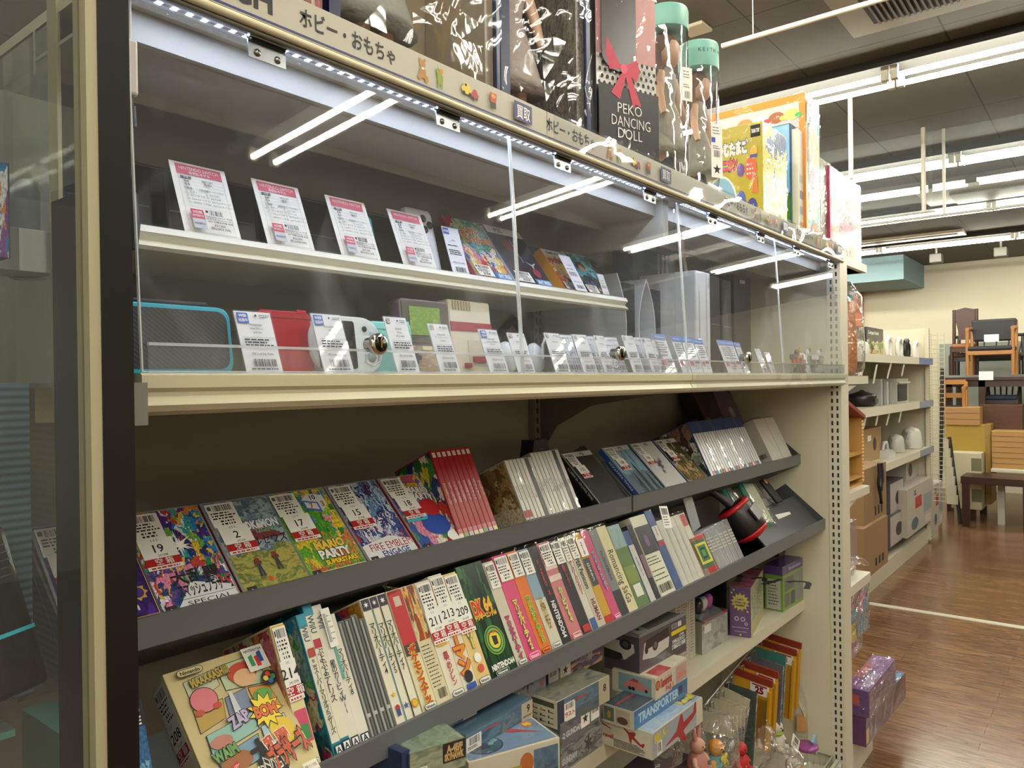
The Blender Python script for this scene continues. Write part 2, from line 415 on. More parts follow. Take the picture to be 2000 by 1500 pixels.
for ri, x in enumerate(rows):
    for j in range(-1, 4):
        y = .22 + 1.24*j - .02
        y = -1.02 + 1.24*(j+1)-.02 - (0 if j < 9 else 0)
        T = Matrix.Translation((x, y, ZT))
        lab = 'twin white fluorescent ceiling tubes, %s, fixture %s' % (rowtxt[ri], ['at the aisle end', 'second from the aisle end', 'third from the aisle end', 'fourth from the aisle end', 'deepest in the row'][j+1])
        lab = 'twin fluorescent tubes, %s, %s' % (rowtxt[ri], ['at the aisle end', 'second from the aisle', 'third from the aisle', 'fourth from the aisle', 'deepest in the row'][j+1])
        if fx is None:
            fx = tube_fixture(); fx.matrix_basis = T; tag(fx, lab, 'ceiling light', 'ceiling tube lights')
        else: copy_thing(fx, T, lab)
# unseen extra fixtures behind the camera, added to brighten the racks
for i, (x, y) in enumerate([(rows[0], -2.28), (rows[0], -3.52)] + [(rows[0]-1.74, -3.52+1.24*k) for k in range(4)]):
    copy_thing(fx, Matrix.Translation((x, y, ZT)), 'added unseen twin fluorescent tubes over the near aisle, %s behind the camera' % ['first', 'second', 'third', 'fourth', 'fifth', 'sixth'][i])
# hanging clear smoke curtain beyond the toy boxes
g = MB(); g.box(5.1, 5.106, -5.1, 5.9, CZ-.5, CZ, clear(tint=(.93, .96, .95), haze=.03)).box(5.09, 5.116, -5.1, 5.9, CZ-.51, CZ-.497, M('#8c8c86', .4))
for y in (-2.6, -.9, .8, 2.5): g.box(5.095, 5.111, y, y+.015, CZ-.5, CZ, M('#a9a79c', .4))
struct(g.build('window_1'))
# air conditioner cassette, grid seen at the very top
ac = MB(); c1 = pt(1655, 45, Z=CZ-.02); ax, ay = 3.02, .05
c1 = pt(1668, 75, Z=CZ-.03)
BE = M('#857b62', .6); X_, Y_ = c1.x-.95, c1.y
ac.box(X_, X_+.95, Y_-.95, Y_, CZ-.03, CZ-.005, BE)
aco = ac.build('air_conditioner'); tag(aco, 'beige square ceiling cassette with dark slatted grille at top of photo', 'air conditioner')
gr = MB()
for k in range(34): gr.box(X_+.2, X_+.86, Y_-.82+k*.021, Y_-.812+k*.021, CZ-.040, CZ-.03, M('#5f584c', .6))
gr.box(X_+.2, X_+.86, Y_-.82, Y_-.10, CZ-.033, CZ-.03, M('#2c2822', .8))
gr.build('grille', aco)
MB().box(X_+.05, X_+.12, Y_-.8, Y_-.15, CZ-.036, CZ-.03, M('#7c745f', .5)).box(X_+.2, X_+.75, Y_-.89, Y_-.85, CZ-.036, CZ-.03, M('#7c745f', .5)).build('air_outlet', aco)
sd = pt(1360, 58, Z=CZ-.01)
o = MB().box(sd.x-.05, sd.x+.05, sd.y-.05, sd.y+.05, CZ-.015, CZ, M('#b3a88f', .6), bev=.006).build('ceiling_plate'); tag(o, 'small square beige plate on ceiling above the clear doll cases', 'ceiling plate')
# white hanging rail
a = pt(1410, 90, Z=CZ-.28); b = pt(1725, -2, Z=CZ-.28)
o = MB().tube([a, a+(b-a)*1.6], .009, M('#cfcabc', .5)).build('hanging_rail'); tag(o, 'thin white rail hung by wires from ceiling', 'rail')
mp_ = pt(1471, 74, Z=CZ-.28); MB().tube([mp_, (mp_.x, mp_.y, CZ)], .0018, M('#cfcabc', .5), 5).build('wire', o)
# vertical hanger rods holding the far curtain
for i, (u, v0, v1, Y, tx) in enumerate([(1661, 235, 350, 1.35, 'nearest the toy boxes'), (1587, 168, 190, 1.6, 'just behind the orange toy box'), (1804, 360, 415, 1.3, 'in the middle distance')]):
    P = pt(u, v0, Y=Y); P = pt(u, v0, X=4.2+i*.4)
    zb = zat(v1, P); o = MB().tube([(P.x, P.y, zb), (P.x, P.y, CZ)], .012, M('#b5b0a2', .5)).build('hanger_rod')
    tag(o, 'thin pale rod hanging from ceiling, ' + tx, 'rod')
# far ceiling air conditioner and slot vent
P = pt(1905, 362, Z=CZ-.03)
o = MB().box(P.x, P.x+.9, P.y-.5, P.y+.4, CZ-.03, CZ-.005, M('#8e887a', .6)).build('air_conditioner'); tag(o, 'grey ceiling cassette beyond the hanging clear curtain', 'air conditioner')
MB().box(P.x+.2, P.x+.7, P.y-.3, P.y+.2, CZ-.04, CZ-.03, M('#6a655a', .6)).build('grille', o)
P = pt(1880, 450, Z=CZ-.02)
o = MB().box(P.x, P.x+.25, P.y, P.y+3, CZ-.03, CZ-.002, M('#8a7d6a', .6)).build('slot_vent'); tag(o, 'long narrow ceiling slot vent between the far light rows', 'vent')
MB().box(P.x+.09, P.x+.16, P.y+.06, P.y+2.9, CZ-.035, CZ-.03, M('#3b332a', .6)).build('slot', o)
# black spotlights on a track
for u, v, tx in ((1829, 505, 'left of the pair'), (1955, 493, 'right of the pair')):
    P = pt(u, v, X=9.6)
    o = MB().box(P.x-.07, P.x+.07, P.y-.06, P.y+.06, P.z-.05, P.z+.05, M('#57534b', .5), bev=.01).tube([(P.x, P.y, P.z+.05), (P.x, P.y, CZ)], .012, M('#8d897e', .5)).build('spotlight')
    tag(o, 'dark boxy ceiling spotlight near far wall, ' + tx, 'spotlight')

# ================================================================== display gondola
X0, XJ, X1 = .335, 1.527, 2.69
gon = MB()
gon.box(X0-1.2, X1, 1.17, 1.19, .1, H+.40, M('#9d9a8e', .7))
gono = gon.build('back_panel'); gono.name = 'display_shelving'
tag(gono, 'cream and grey metal store shelving unit filled with video games', 'shelving')
# the right end panel with its slotted post
MB().box(X1, X1+.012, .775, 1.75, .02, H+.40, CREAM).build('end_panel', gono)
def slotted(name, x, y0, y1, z0, z1, face, parent, mat=CREAM, n=None, w=.05):
    p = MB().box(x, x+w, y0, y1, z0, z1, mat); SL = M('#26231e', .8)
    z = z0+.02
    while z < z1-.03:
        if face == '-x':
            for f in (.3, .7): yc = y0+(y1-y0)*f; p.box(x-.0006, x+.001, yc-.003, yc+.003, z, z+.014, SL)
        else:
            for f in (.3, .7): xc = x+w*f; p.box(xc-.003, xc+.003, y0-.0006, y0+.001, z, z+.014, SL)
        z += .025
    return p.build(name, parent)
slotted('slotted_post', X1-.002, .735, .778, .02, H+.43, '-x', gono, M('#d0cab8', .45), w=.085)
slotted('slotted_post', XJ+.005, 1.15, 1.175, .1, H+.40, '-y', gono, M('#8b877c', .5), w=.04)
MB().box(X0-.02, X1, .79, 1.19, .0, .13, CREAM).box(X0-1.2, X0-.02, .79, 1.19, 0, .13, CREAM).build('base_deck', gono)
# upper cabinet floor: lip with stepped cream face, one per bay
def lip_shelf(name, xa, xb, yf, yb, z0, z1, mat, parent, steps=True):
    p = MB()
    prof = [(yf+.012, z0), (yf+.004, z0+.004), (yf, z0+.010), (yf+.004, z0+(z1-z0)*.45), (yf+.004, z0+(z1-z0)*.55), (yf, z0+(z1-z0)*.65), (yf, z1-.002), (yf+.003, z1), (yf+.02, z1), (yf+.02, z1-.004), (yb, z1-.004), (yb, z1-.012), (yf+.02, z1-.012), (yf+.02, z0)]
    p.prism(prof, xa, xb, mat, axis='x'); return p.build(name, parent)
for xa, xb in ((X0+.012, XJ), (XJ+.003, X1+.005)):
    lip_shelf('cabinet_floor', xa, xb, .722, 1.17, H-.028, H+.013, M('#bdb79c', .35), gono)
MB().box(X0+.014, X0+.0, .715, .74, H-.036, H+.004, M('#77776f', .5)).build('end_cap', gono)
# gusset brackets under the cabinet at the joint
MB().prism([(1.165, H-.03), (.80, H-.03), (1.0, H-.06), (1.10, H-.11), (1.165, H-.2)], XJ+.03, XJ+.035, M('#6f6c64', .5), axis='x').build('bracket', gono)
# cabinet roof board, channels beneath it, side panels
rf = MB().box(X0, X1+.01, .745, 1.75, H+.393, H+.405, CREAM)
rf.box(X0, X1, .80, .81, H+.36, H+.393, M('#aaa69a', .5)).box(X0, X1, .93, .935, H+.345, H+.393, M('#aaa69a', .5)).box(X0, X1, .81, .93, H+.358, H+.362, M('#aaa69a', .5)).box(X0, X1, 1.06, 1.065, H+.31, H+.393, M('#9a968b', .5)).box(X0, X1, 1.065, 1.17, H+.308, H+.312, M('#9a968b', .5))
rf.build('roof_board', gono)
MB().box(.333, .337, .868, .892, H-.02, H+.60, M('#a59e80', .5)).build('side_frame', gono)
MB().box(.3355, .3365, .892, 1.17, H+.0, H+.39, clear(haze=.45, hz=(.55, .54, .50))).build('side_pane', gono)
MB().box(XJ-.012, XJ+.012, .78, 1.17, H+.30, H+.393, M('#b1ada2', .5)).build('bracket', gono)
MB().tube([(X0, .733, H+.392), (X1+.03, .733, H+.392)], .0048, M('#d6cfb2', .3), 8).tube([(X0, .737, H+.386), (X1+.03, .737, H+.386)], .003, M('#77746c', .4), 6).build('trim_rail', gono)
MB().box(X1+.0, X1+.01, .745, 1.17, H+.0, H+.40, clear(haze=.05)).build('side_pane', gono)
MB().box(XJ-.003, XJ+.003, .76, 1.16, H+.012, H+.39, clear(haze=.02)).build('side_pane', gono)
# middle glass-fronted shelf of the left bay
p = MB(); yf = .865
prof = [(yf, H+.156), (yf-.004, H+.160), (yf+.006, H+.168), (yf-.002, H+.176), (yf+.002, H+.184), (yf+.014, H+.184), (yf+.016, H+.180), (1.17, H+.180), (1.17, H+.172), (yf+.02, H+.172), (yf+.012, H+.156)]
p.prism(prof, X0+.015, 1.503, M('#dcdacb', .3), axis='x'); p.build('middle_shelf', gono)
MB().box(X0+.02, 1.5, .8655, .8665, H+.184, H+.186, ACR).box(X0+.02, 1.5, 1.14, 1.165, H+.09, H+.095, M('#9a968b', .5)).build('shelf_guard', gono)
# lower acrylic guard strip standing on the cabinet floor
for xa, xb in ((X0+.02, XJ-.002), (XJ+.006, X1)):
    p = MB().box(xa, xb, .7245, .7265, H+.012, H+.042, ACR).box(xa, xb, .7235, .7275, H+.0395, H+.0425, clear(gloss=3, rough=.1, haze=.35)).box(xa, xb, .7235, .7275, H+.0120, H+.0135, clear(gloss=3, rough=.1, haze=.35))
    p.build('guard_strip', gono)

# ------------------------------------------------------------------ four hinged acrylic doors, hinges, locks
EDGE = clear(gloss=3, rough=.15, haze=.55, hz=(.9, .95, 1))
hinge_x = [(.505, .80), (1.085, 1.395), (1.70, 2.005), (2.29, 2.63)]
dx = [X0+.015, .945, XJ-.002, 2.12, X1+.015]
names = ['clear hinged acrylic door at the left end, in front of the pink console cards', 'clear hinged acrylic door in front of the angled game cases', 'clear hinged acrylic door in front of the white consoles', 'clear hinged acrylic door at right end, in front of the robot toys']
lean = math.degrees(math.atan2(.022, .372))
for i in range(4):
    T = Matrix.Translation((dx[i], .728, H+.014)) @ Matrix.Rotation(-R(lean), 4, 'X')
    wd = dx[i+1]-dx[i]-.003; hh = .372
    o = MB().box(0, wd, 0, .003, 0, hh, ACR).build('acrylic_door'); o.matrix_basis = T
    tag(o, names[i], 'acrylic door', 'acrylic cabinet doors')
    e = MB()
    for x in (0, wd-.0014): e.box(x, x+.0014, -.0002, .0032, 0, hh, EDGE)
    e.box(0, wd, -.0002, .0032, 0, .0012, EDGE); e.box(0, wd, -.0002, .0032, hh-.001, hh, EDGE); e.build('polished_edge', o)
    for hx in hinge_x[i]:
        x = hx - dx[i]
        h = MB().box(x-.024, x+.024, -.0022, -.0004, hh-.024, hh-.004, STEEL).box(x-.022, x+.022, -.006, .004, hh-.006, hh+.003, M('#3c4a50', .3, .8))
        h.tube([(x-.024, -.004, hh), (x+.024, -.004, hh)], .003, STEEL, 8)
        hn = h.build('hinge', o)
        for sx in (-.013, .013):
            MB().lathe([(.0042, 0), (.0042, .001), (.003, .0025), (.0005, .003)], M('#8f9090', .2, 1.), 12, Matrix.Translation((x+sx, -.0022, hh-.017)) @ Matrix.Rotation(R(90), 4, 'X')).build('screw', hn)
LOCKS = [(.66, 'left lock, above the teal handheld console card'), (1.235, 'middle lock, among the white price cards'), (1.835, 'right lock, beside the small white price cards')]
for u, v, i, tx in ((743, 672, 0, 'the leftmost of three'), (1216, 690, 1, 'the middle of three'), (1464, 698, 2, 'the rightmost of three')):
    P = pt(u, v, Y=.708)
    T = Matrix.Translation((P.x, .722, P.z)) @ Matrix.Rotation(R(90), 4, 'X')
    o = MB().lathe([(.009, -.008), (.009, .004), (.0125, .005), (.0135, .008), (.0135, .013), (.011, .015), (.001, .0152)], M('#c9c6bd', .18, 1.), 20, T).build('cylinder_lock')
    tag(o, 'round chrome key lock on acrylic doors, ' + tx, 'lock', 'key locks on the acrylic doors')
    MB().lathe([(.0095, .0153), (.0095, .0158), (.0005, .016)], M('#1a1814', .2, .6), 20, T).box(-.001, .001, -.0045, .0045, .016, .0166, M('#d8b860', .3, 1), T).build('keyhole', o)
    MB().tube([(-.03+.02, -.012, 0), (-.03+.02, -.022, -.001), (0, -.026, 0), (.01, -.022, -.001), (.01, -.012, 0)], .0018, clear(gloss=4, haze=.5), 6, T).build('clear_hook', o)

# ------------------------------------------------------------------ LED strips (two) under the roof edge
LEDM = M('#cfe0ff', .4, emit=LED)
for xa, xb, tx in ((X0+.03, XJ-.03, 'left bay'), (XJ+.04, X1-.03, 'right bay')):
    o = MB().box(xa, xb, .757, .772, H+.3905, H+.3925, M('#e3e6ea', .4)).build('led_strip')
    tag(o, 'cool white LED strip along top of the acrylic cabinet, %s' % tx, 'light strip', 'cabinet LED strips')
    c = MB(); n = int((xb-xa)/.0166)
    for k in range(n):
        x = xa+.008+k*.0166; c.add([(x-.003, .7605, H+.3903), (x+.003, .7605, H+.3903), (x+.003, .7665, H+.3903), (x-.003, .7665, H+.3903)], [(0, 1, 2, 3)], LEDM)
    c = c.build('led_chips', o); c['kind'] = 'stuff'
    MB().prism([(.752, H+.392), (.752, H+.386), (.756, H+.383), (.771, H+.383), (.775, H+.386), (.775, H+.392), (.773, H+.392), (.773, H+.387), (.770, H+.385), (.757, H+.385), (.754, H+.387), (.754, H+.392)], xa, xb, clear(gloss=1, haze=.004), axis='x').build('clear_cover', o)
P = pt(1368, 393, Y=.745)
o = MB().lathe([(.004, -.028), (.009, -.02), (.009, .02), (.004, .028)], M('#a39c8c', .5), 12, Matrix.Translation(P) @ Matrix.Rotation(R(90), 4, 'Y')).build('cable_connector')
tag(o, 'beige cable connector hanging at joint of the LED strips', 'connector')
MB().tube([pt(1290, 372, Y=.75), pt(1310, 380, Y=.748), pt(1330, 392, Y=.746), P], .0018, M('#d8d8d8', .4), 6).build('cable', o)
# power lead at the left end of the cabinet
cx = X0+.022
o = MB().box(cx-.006, cx+.006, .752, .764, H+.285, H+.34, M('#d6cfc4', .5), bev=.003).build('power_adapter')
tag(o, 'white inline power plug with black cable at left end of cabinet', 'power adapter')
MB().tube([(cx, .758, H+.285), (cx+.001, .758, H+.26), (cx-.003, .758, H+.20), (cx, .758, H+.16)], .0025, M('#15151a', .4)).tube([(cx, .758, H+.275), (cx+.001, .758, H+.255)], .005, M('#15151a', .4)).tube([(cx, .758, H+.19), (cx+.001, .758, H+.16), (cx, .758, H+.135)], [.005, .007, .005], M('#15151a', .4)).tube([(cx, .758, H+.34), (cx, .758, H+.385)], .002, M('#cfcabc', .4)).build('cable', o)

# ------------------------------------------------------------------ header sign strip
def sign_strip(xa, xb, y, label, partial):
    Wd, Ht = xb-xa, .044
    T = Matrix.Translation((xa, y, H+.398))
    o = MB().box(0, Wd, 0, .004, 0, Ht, M('#b5afa2', .5)).build('header_sign'); o.matrix_basis = T
    tag(o, label, 'sign', 'header signs')
    p = Print('F', Wd, .004, Ht); NV = M('#34376f', .5); K = M('#2b2a33', .6)
    p.rect(0, Wd, .0015, .004, NV)
    def unit(x):      # text block then small toy pictures then the blue tag
        p.text('ホビー・おもちゃ', x+.14, .0235, .0185, K, .015, width=.147)
        tx = x+.263; BR_ = M('#b5824a', .6)
        p.disc(tx, .031, .0055, BR_); p.disc(tx-.005, .036, .0022, BR_); p.disc(tx+.004, .037, .0022, BR_); p.disc(tx, .0195, .0065, BR_, .008); p.disc(tx-.006, .012, .0035, BR_); p.disc(tx+.007, .012, .0035, BR_, .005); p.disc(tx, .025, .003, WHITE, .0015)
        tx += .033; G = M('#8aa034', .6); p.disc(tx, .021, .006, G, .008); p.disc(tx-.003, .03, .0045, G); p.disc(tx+.003, .032, .0035, M('#d88a3c', .6)); p.rect(tx-.005, tx-.002, .008, .016, G); p.rect(tx+.002, tx+.005, .008, .016, G); p.poly([(tx-.006, .032), (tx-.005, .041), (tx-.004, .032)], G)
        tx += .054; Y = M('#d8c23a', .5); p.disc(tx, .021, .011, Y, .006); p.disc(tx, .026, .007, Y, .0055); p.rect(tx-.004, tx, .026, .0295, K); p.disc(tx-.006, .016, .0025, K); p.disc(tx+.006, .016, .0025, K)
        p.disc(tx+.017, .018, .008, M('#b0303a', .5), .005); p.disc(tx+.017, .022, .005, M('#b0303a', .5), .004); p.disc(tx+.013, .013, .002, K); p.disc(tx+.021, .013, .002, K)
        tx += .058; p.poly([(tx-.008, .033), (tx+.008, .033), (tx+.005, .010), (tx-.005, .010)], M('#b8492c', .5)); p.rect(tx-.006, tx+.006, .010, .019, M('#33201a', .5)); p.disc(tx, .028, .005, M('#d89a3c', .5), .003)
        p.rect(x+.458, x+.503, .008, .037, NV); p.text('買取', x+.481, .022, .017, WHITE, .01, width=.034)
    for x in partial: unit(x)
    p.done('sign_print', o); return o
s1 = sign_strip(X0, 1.02, .733, 'cream header sign with black Japanese lettering and toy pictures, left bay', [.137])
p = Print('F', 1, .004, .044); p.text('CH', .142, .026, .028, M('#2b2a33', .6), .03); o = p.done('sign_print', s1)
s2 = sign_strip(1.022, 2.68, .733, 'cream header sign behind clear film with toy pictures, right bay', [-.07, .636, 1.14])
p = MB(); n = 60
def film(x0_, x1_, z0, z1, y, amp, mat, name, label, cat, nx=60, nz=4, seed=3):
    r = random.Random(seed); mb = MB(); vs = []; fs = []
    for j in range(nz+1):
        for i in range(nx+1):
            vs.append((x0_+(x1_-x0_)*i/nx, y+amp*math.sin(i*.9+seed)*math.cos(j*1.1)+amp*.6*r.uniform(-1, 1), z0+(z1-z0)*j/nz))
    for j in range(nz):
        for i in range(nx): a = j*(nx+1)+i; fs.append((a, a+1, a+nx+2, a+nx+1))
    mb.keep = True; mb.add(vs, fs, mat, None, True); o = mb.build(name); tag(o, label, cat); return o
FILM = clear(sheet=True, gloss=1.3, rough=.03, haze=.03)
film(1.03, 2.7, H+.394, H+.444, .727, .0005, FILM, 'sign_film', 'clear wavy plastic film over the right header sign', 'plastic film')
film(XJ+.01, X1+.01, H-.024, H+.012, .7165, .0006, FILM, 'price_rail_film', 'clear wavy price rail on edge of cabinet floor, right bay', 'price rail', seed=5)

# ------------------------------------------------------------------ slanted grey racks and shelves below
RACK = M('#6d7074', .4, .2); RACKD = M('#43464a', .5)
def rack(xa, xb, yl, zl, label, boards):
    """yl, zl: front top edge of the lip; floor runs back and down, back plate rises"""
    o = MB().box(xa, xb, yl-.003, yl, zl-.034, zl, RACK).box(xa, xb, yl, yl+.012, zl-.034, zl-.031, RACK).box(xa, xb, yl-.0035, yl+.003, zl-.003, zl+.001, RACK).build('slanted_rack')
    tag(o, label, 'rack', 'grey slanted racks')
    a = R(26); L1 = .15
    p = MB().prism([(yl, zl-.032), (yl+L1*math.cos(a), zl-.032-L1*math.sin(a)), (yl+L1*math.cos(a), zl-.036-L1*math.sin(a)), (yl, zl-.036)], xa, xb, RACKD, axis='x')
    y2, z2 = yl+L1*math.cos(a), zl-.034-L1*math.sin(a)
    p.prism([(y2, z2), (y2+.055, z2+.11), (y2+.058, z2+.11), (y2+.003, z2)], xa, xb, RACKD, axis='x'); p.build('rack_floor', o)
    for x in (xa+.001, xb-.004):
        MB().prism([(yl, zl-.034), (yl, zl), (yl+.13, zl+.11), (yl+.2, zl+.06), (y2, z2)], x, x+.003, RACKD, axis='x').build('side_plate', o)
    for ba, bb in boards:
        MB().prism([(yl+.006, zl-.024), (yl+.10, zl+.07), (yl+.103, zl+.067), (yl+.009, zl-.027)], ba, bb, RACKD, axis='x').build('display_board', o)
    return o
Z1, Z2 = H-.264, H-.479
r1 = rack(X0, XJ-.004, .875, Z1, 'grey slanted metal rack, upper left, holding flat game cases with number stickers', [(X0, .965)])
r2 = rack(XJ+.004, X1, .875, Z1, 'grey slanted metal rack, upper right, under the white boxes', [(XJ+.004, 2.0)])
r3 = rack(X0, X1, .795, Z2, 'long grey slanted metal rack, the lower one, holding boxed cartridge games', [(X0, .56), (2.2, X1)])
for xa, xb, yf in ((X0, XJ, .86), (XJ, X1, .866)):
    MB().box(xa, xb, yf+.003, 1.17, H-.775, H-.765, CREAM).box(xa, xb, yf, yf+.003, H-.80, H-.765, CREAM).build('lower_shelf', gono)
# ================================================================== flat game cases on the upper grey rack
def X1r(u): return pt(u, 730+.256*(2192-u), Y=.875).x
def X2(u): return pt(u, 732+.4826*(2192-u), Y=.80).x
def body(name, T, w, d, h, mat, label, cat, group=None, bev=.0008, parent=None):
    o = MB().box(0, w, 0, d, 0, h, mat, bev=bev).build(name, parent, T)
    if not parent: tag(o, label, cat, group)
    return o
def cover(o, face, dims, mat, mx=.003, mz=.003, name='cover_picture', ins=None):
    w, d, h = dims; W = w if face in 'F' else (d if face in 'LR' else w); Hh = h if face != 'T' else d
    p = Print(face, w, d, h); x0, x1, y0, y1 = ins or (mx, W-mx, mz, Hh-mz)
    if face == 'T': p.rect(x0, x1, y0, y1, mat)
    else: p.rect(x0, x1, y0, y1, mat)
    return p.done(name, o)
SW = (.1046, .0105, .160)
GREYC = M('#8f9399', .25)
def flat_case(u, key, label, artm, num, deco, x=None, spinecol='#b81c24', name='game_case', dims=SW, grp='flat game cases with red number stickers', zoff=0, tagx=.0, body_mat=None, date='241208', y=None):
    x = X1r(u) if x is None else x
    w, d, h = dims
    T = frame((x, .873 if y is None else y, H-.2735+zoff), 45)
    o = body(name, T, w, d, h, body_mat or GREYC, label, 'game case', grp)
    cover(o, 'F', dims, artm)
    p = Print('L', w, d, h); p.rect(.001, d-.001, .002, h-.002, M(spinecol, .35)); p.done('spine', o)
    p = Print('F', w, d, h, e0=.0009); deco(p, w, h); p.done('cover_lettering', o)
    if num:
        price_sticker(o, 'F', dims, .003+tagx, h-.046, .042, .040, seed=len(label))
        number_tag(o, 'F', dims, .006+tagx, h-.092, .044, .046, num, date)
    return o
K = INK; Wt = WHITE
def d_rating(p, w, h): p.rect(.006, .020, .004, .017, M('#22252a', .5)); p.text('A', .013, .0095, .008, Wt, .02)
def d_smash(p, w, h):
    p.poly([(.012, .0), (w-.004, .0), (w-.004, .028), (.05, .045), (.03, .02)], M('#dfe1e6', .4))
    p.text('大乱闘', .058, .052, .016, K, .03); p.text('スマッシュブラザーズ', .066, .033, .015, K, .03, width=.072)
    p.text('SPECIAL', .064, .015, .0065, K, 0, width=.058); p.rect(.03, .1, .021, .0216, K); d_rating(p, w, h)
    p.star(.055, .10, .022, M('#e8f4ff', .3), 6, .18); p.star(.058, .098, .012, M('#ffffff', .3), 8, .3)
def d_poke(p, w, h):
    p.poly([(.004, .085), (.045, .118), (.058, .118), (.1, .085)], M('#7a3b44', .5)); p.poly([(.02, .098), (.046, .119), (.056, .119), (.07, .102)], M('#b05a5a', .5))
    p.text('POKéMON', .069, .111, .014, M('#e6ecf2', .4), .05, width=.058, outline=M('#20529a', .4)); p.text('LEGENDS', .077, .100, .0075, M('#7fb08a', .4), .03, width=.036)
    p.text('アルセウス', .067, .083, .013, K, .01, width=.066, shear=.2); d_rating(p, w, h)
    for x, y, c in ((.037, .048, '#2b3a58'), (.066, .052, '#3a3f4a')):    # two small plain walkers seen from behind
        p.poly([(x-.004, y-.02), (x-.001, y), (x+.003, y), (x+.005, y-.02), (x+.002, y-.02), (x+.0005, y-.008), (x-.001, y-.02)], M(c, .5)); p.disc(x+.001, y+.006, .0035, M('#8a2f33', .5)); p.rect(x-.004, x+.006, y-.001, y+.004, M('#6b2c30', .5))
    p.star(.045, .022, .006, M('#d8552c', .4), 7); 
def d_party(p, w, h):
    p.text('MARIO', .058, .056, .0145, M('#e8c83c', .4), .05, width=.052, outline=M('#28507a', .4)); p.text('PARTY', .060, .040, .015, Wt, .05, width=.055, outline=M('#304028', .4))
    p.text('SUPERSTARS', .064, .0255, .0075, M('#f0d020', .4), .04, width=.056, outline=M('#40301c', .4)); p.text('マリオパーティ スーパースターズ', .065, .016, .004, K, 0)
    c = M('#dfe6f2', .4); b_ = M('#4a78c8', .4)
    p.poly([(.052, .120), (.078, .112), (.092, .125), (.092, .143), (.066, .149), (.052, .138)], c); p.poly([(.052, .120), (.078, .112), (.078, .131), (.052, .138)], b_); p.poly([(.055, .123), (.075, .117), (.075, .129), (.055, .134)], c)
    p.text('10', .073, .141, .009, K, .02); p.text('3', .085, .127, .010, M('#c87820', .4), .03); p.text('7', .064, .126, .010, M('#c87820', .4), .03); d_rating(p, w, h)
    p.rect(.022, .1, .004, .0125, M('#e2d6b4', .4))
def d_fire(p, w, h):
    p.poly([(.003, .003), (w-.003, .003), (w-.003, .035), (.06, .048), (.003, .038)], M('#d9dde2', .4))
    p.text('FIRE EMBLEM', .058, .032, .014, M('#a8262c', .4), .0, width=.085); p.text('ENGAGE', .060, .018, .011, M('#2a3f8c', .4), .02, width=.055); p.text('ファイアーエムブレム エンゲージ', .062, .0095, .003, K); d_rating(p, w, h)
def d_sparty(p, w, h):
    p.text('SUPER', .060, .136, .010, M('#e0b92c', .4), .05, outline=K, rot=-8); p.text('MARIO', .066, .124, .015, Wt, .05, width=.048, outline=K, rot=-10); p.text('PARTY', .069, .109, .015, Wt, .05, width=.048, outline=K, rot=-10)
    p.disc(.062, .050, .030, M('#2a4fb0', .4), .022); p.disc(.070, .085, .021, M('#b9262b', .4), .018); p.rect(.005, .048, .062, .078, M('#4ab0cc', .4)); p.disc(.012, .070, .008, M('#4ab0cc', .4)); p.disc(.045, .070, .008, M('#4ab0cc', .4)); p.disc(.013, .070, .003, K); p.disc(.033, .073, .002, K); p.disc(.038, .068, .002, K)
    p.disc(.085, .02, .018, M('#f2f2f2', .4), .012); d_rating(p, w, h)
# leftmost: purple case (number 14) seen partly past the black showcase frame
flat_case(0, '', 'purple and gold game case, number 14, leftmost on upper rack beside the black frame', art(['#4a2f88', '#5a3a9c', '#36246a', '#6b52a8'], ['#52308c', '#3a2470'], 4, 2., dist=.3), '14',
          lambda p, w, h: (p.star(.085, .045, .012, M('#c9a13a', .4), 8, .7), p.disc(.085, .045, .007, M('#4a2f88', .4)), p.disc(.07, .075, .010, M('#c9a13a', .4)), p.disc(.07, .075, .008, M('#3a2470', .4)), p.rect(.03, .1, .012, .0132, M('#c9a13a', .4)), p.rect(.099, .1, .012, .12, M('#c9a13a', .4)), p.text('Pokémon', .05, .028, .012, M('#d8d2ee', .4), .03, width=.06), d_rating(p, w, h)), x=X0+.006, date='241205')
pal = ['#2f7fc8', '#c8402e', '#e6c23c', '#58308c', '#3aa0a8', '#e08030', '#243a78', '#d8e4ee', '#70b050']
flat_case(319, '', 'blue and orange busy action game case, number 19, second on upper rack', art(pal, ['#2a8c5a', '#e68cb0', '#e0c040', '#304888', '#c84830', '#e8e0f0', '#6a4890'], 9, 1.), '19', d_smash)
flat_case(481, '', 'game case with snowy mountain over green fields, number 2, third on upper rack', art(['#5c7c94', '#aab9c2', '#47637c', '#7f99a8'], ['#6f8a46', '#8d9a52', '#b9a85c', '#57703e', '#a3a860'], 4, 3., dist=1.2, split=.42, stretch=(1, 1, 2.2), vor=False), '2', d_poke, date='241224', spinecol='#9a2a2c')
flat_case(610, '', 'green party game case with yellow die, number 17, fourth on upper rack', art(['#58a83c', '#8cc840', '#4488c8', '#e8c83c', '#e89aa8', '#3f8c34'], ['#64a83a', '#d8c040', '#7cbc48', '#c87848'], 7, 5.), '17', d_party)
flat_case(726, '', 'white and indigo fantasy game case with red lettering, number 15, fifth on upper rack', art(['#5a88c0', '#b8cce0', '#4a2f70', '#7098c8'], ['#3a3f78', '#b02c40', '#c8cfe0', '#40589c', '#8a90b8', '#d8dce8'], 11, 7., split=.6), '15', d_fire)
flat_case(829, '', 'white and blue party game case, number 18, sixth on rack, beside red spines', art(['#6a5aa8', '#e8d060', '#ddd8e8', '#c85868', '#4a88c0'], ['#e090b0', '#c83a3a', '#3a60b0', '#e8e0d0', '#48a060'], 6, 9.), '18', d_sparty)

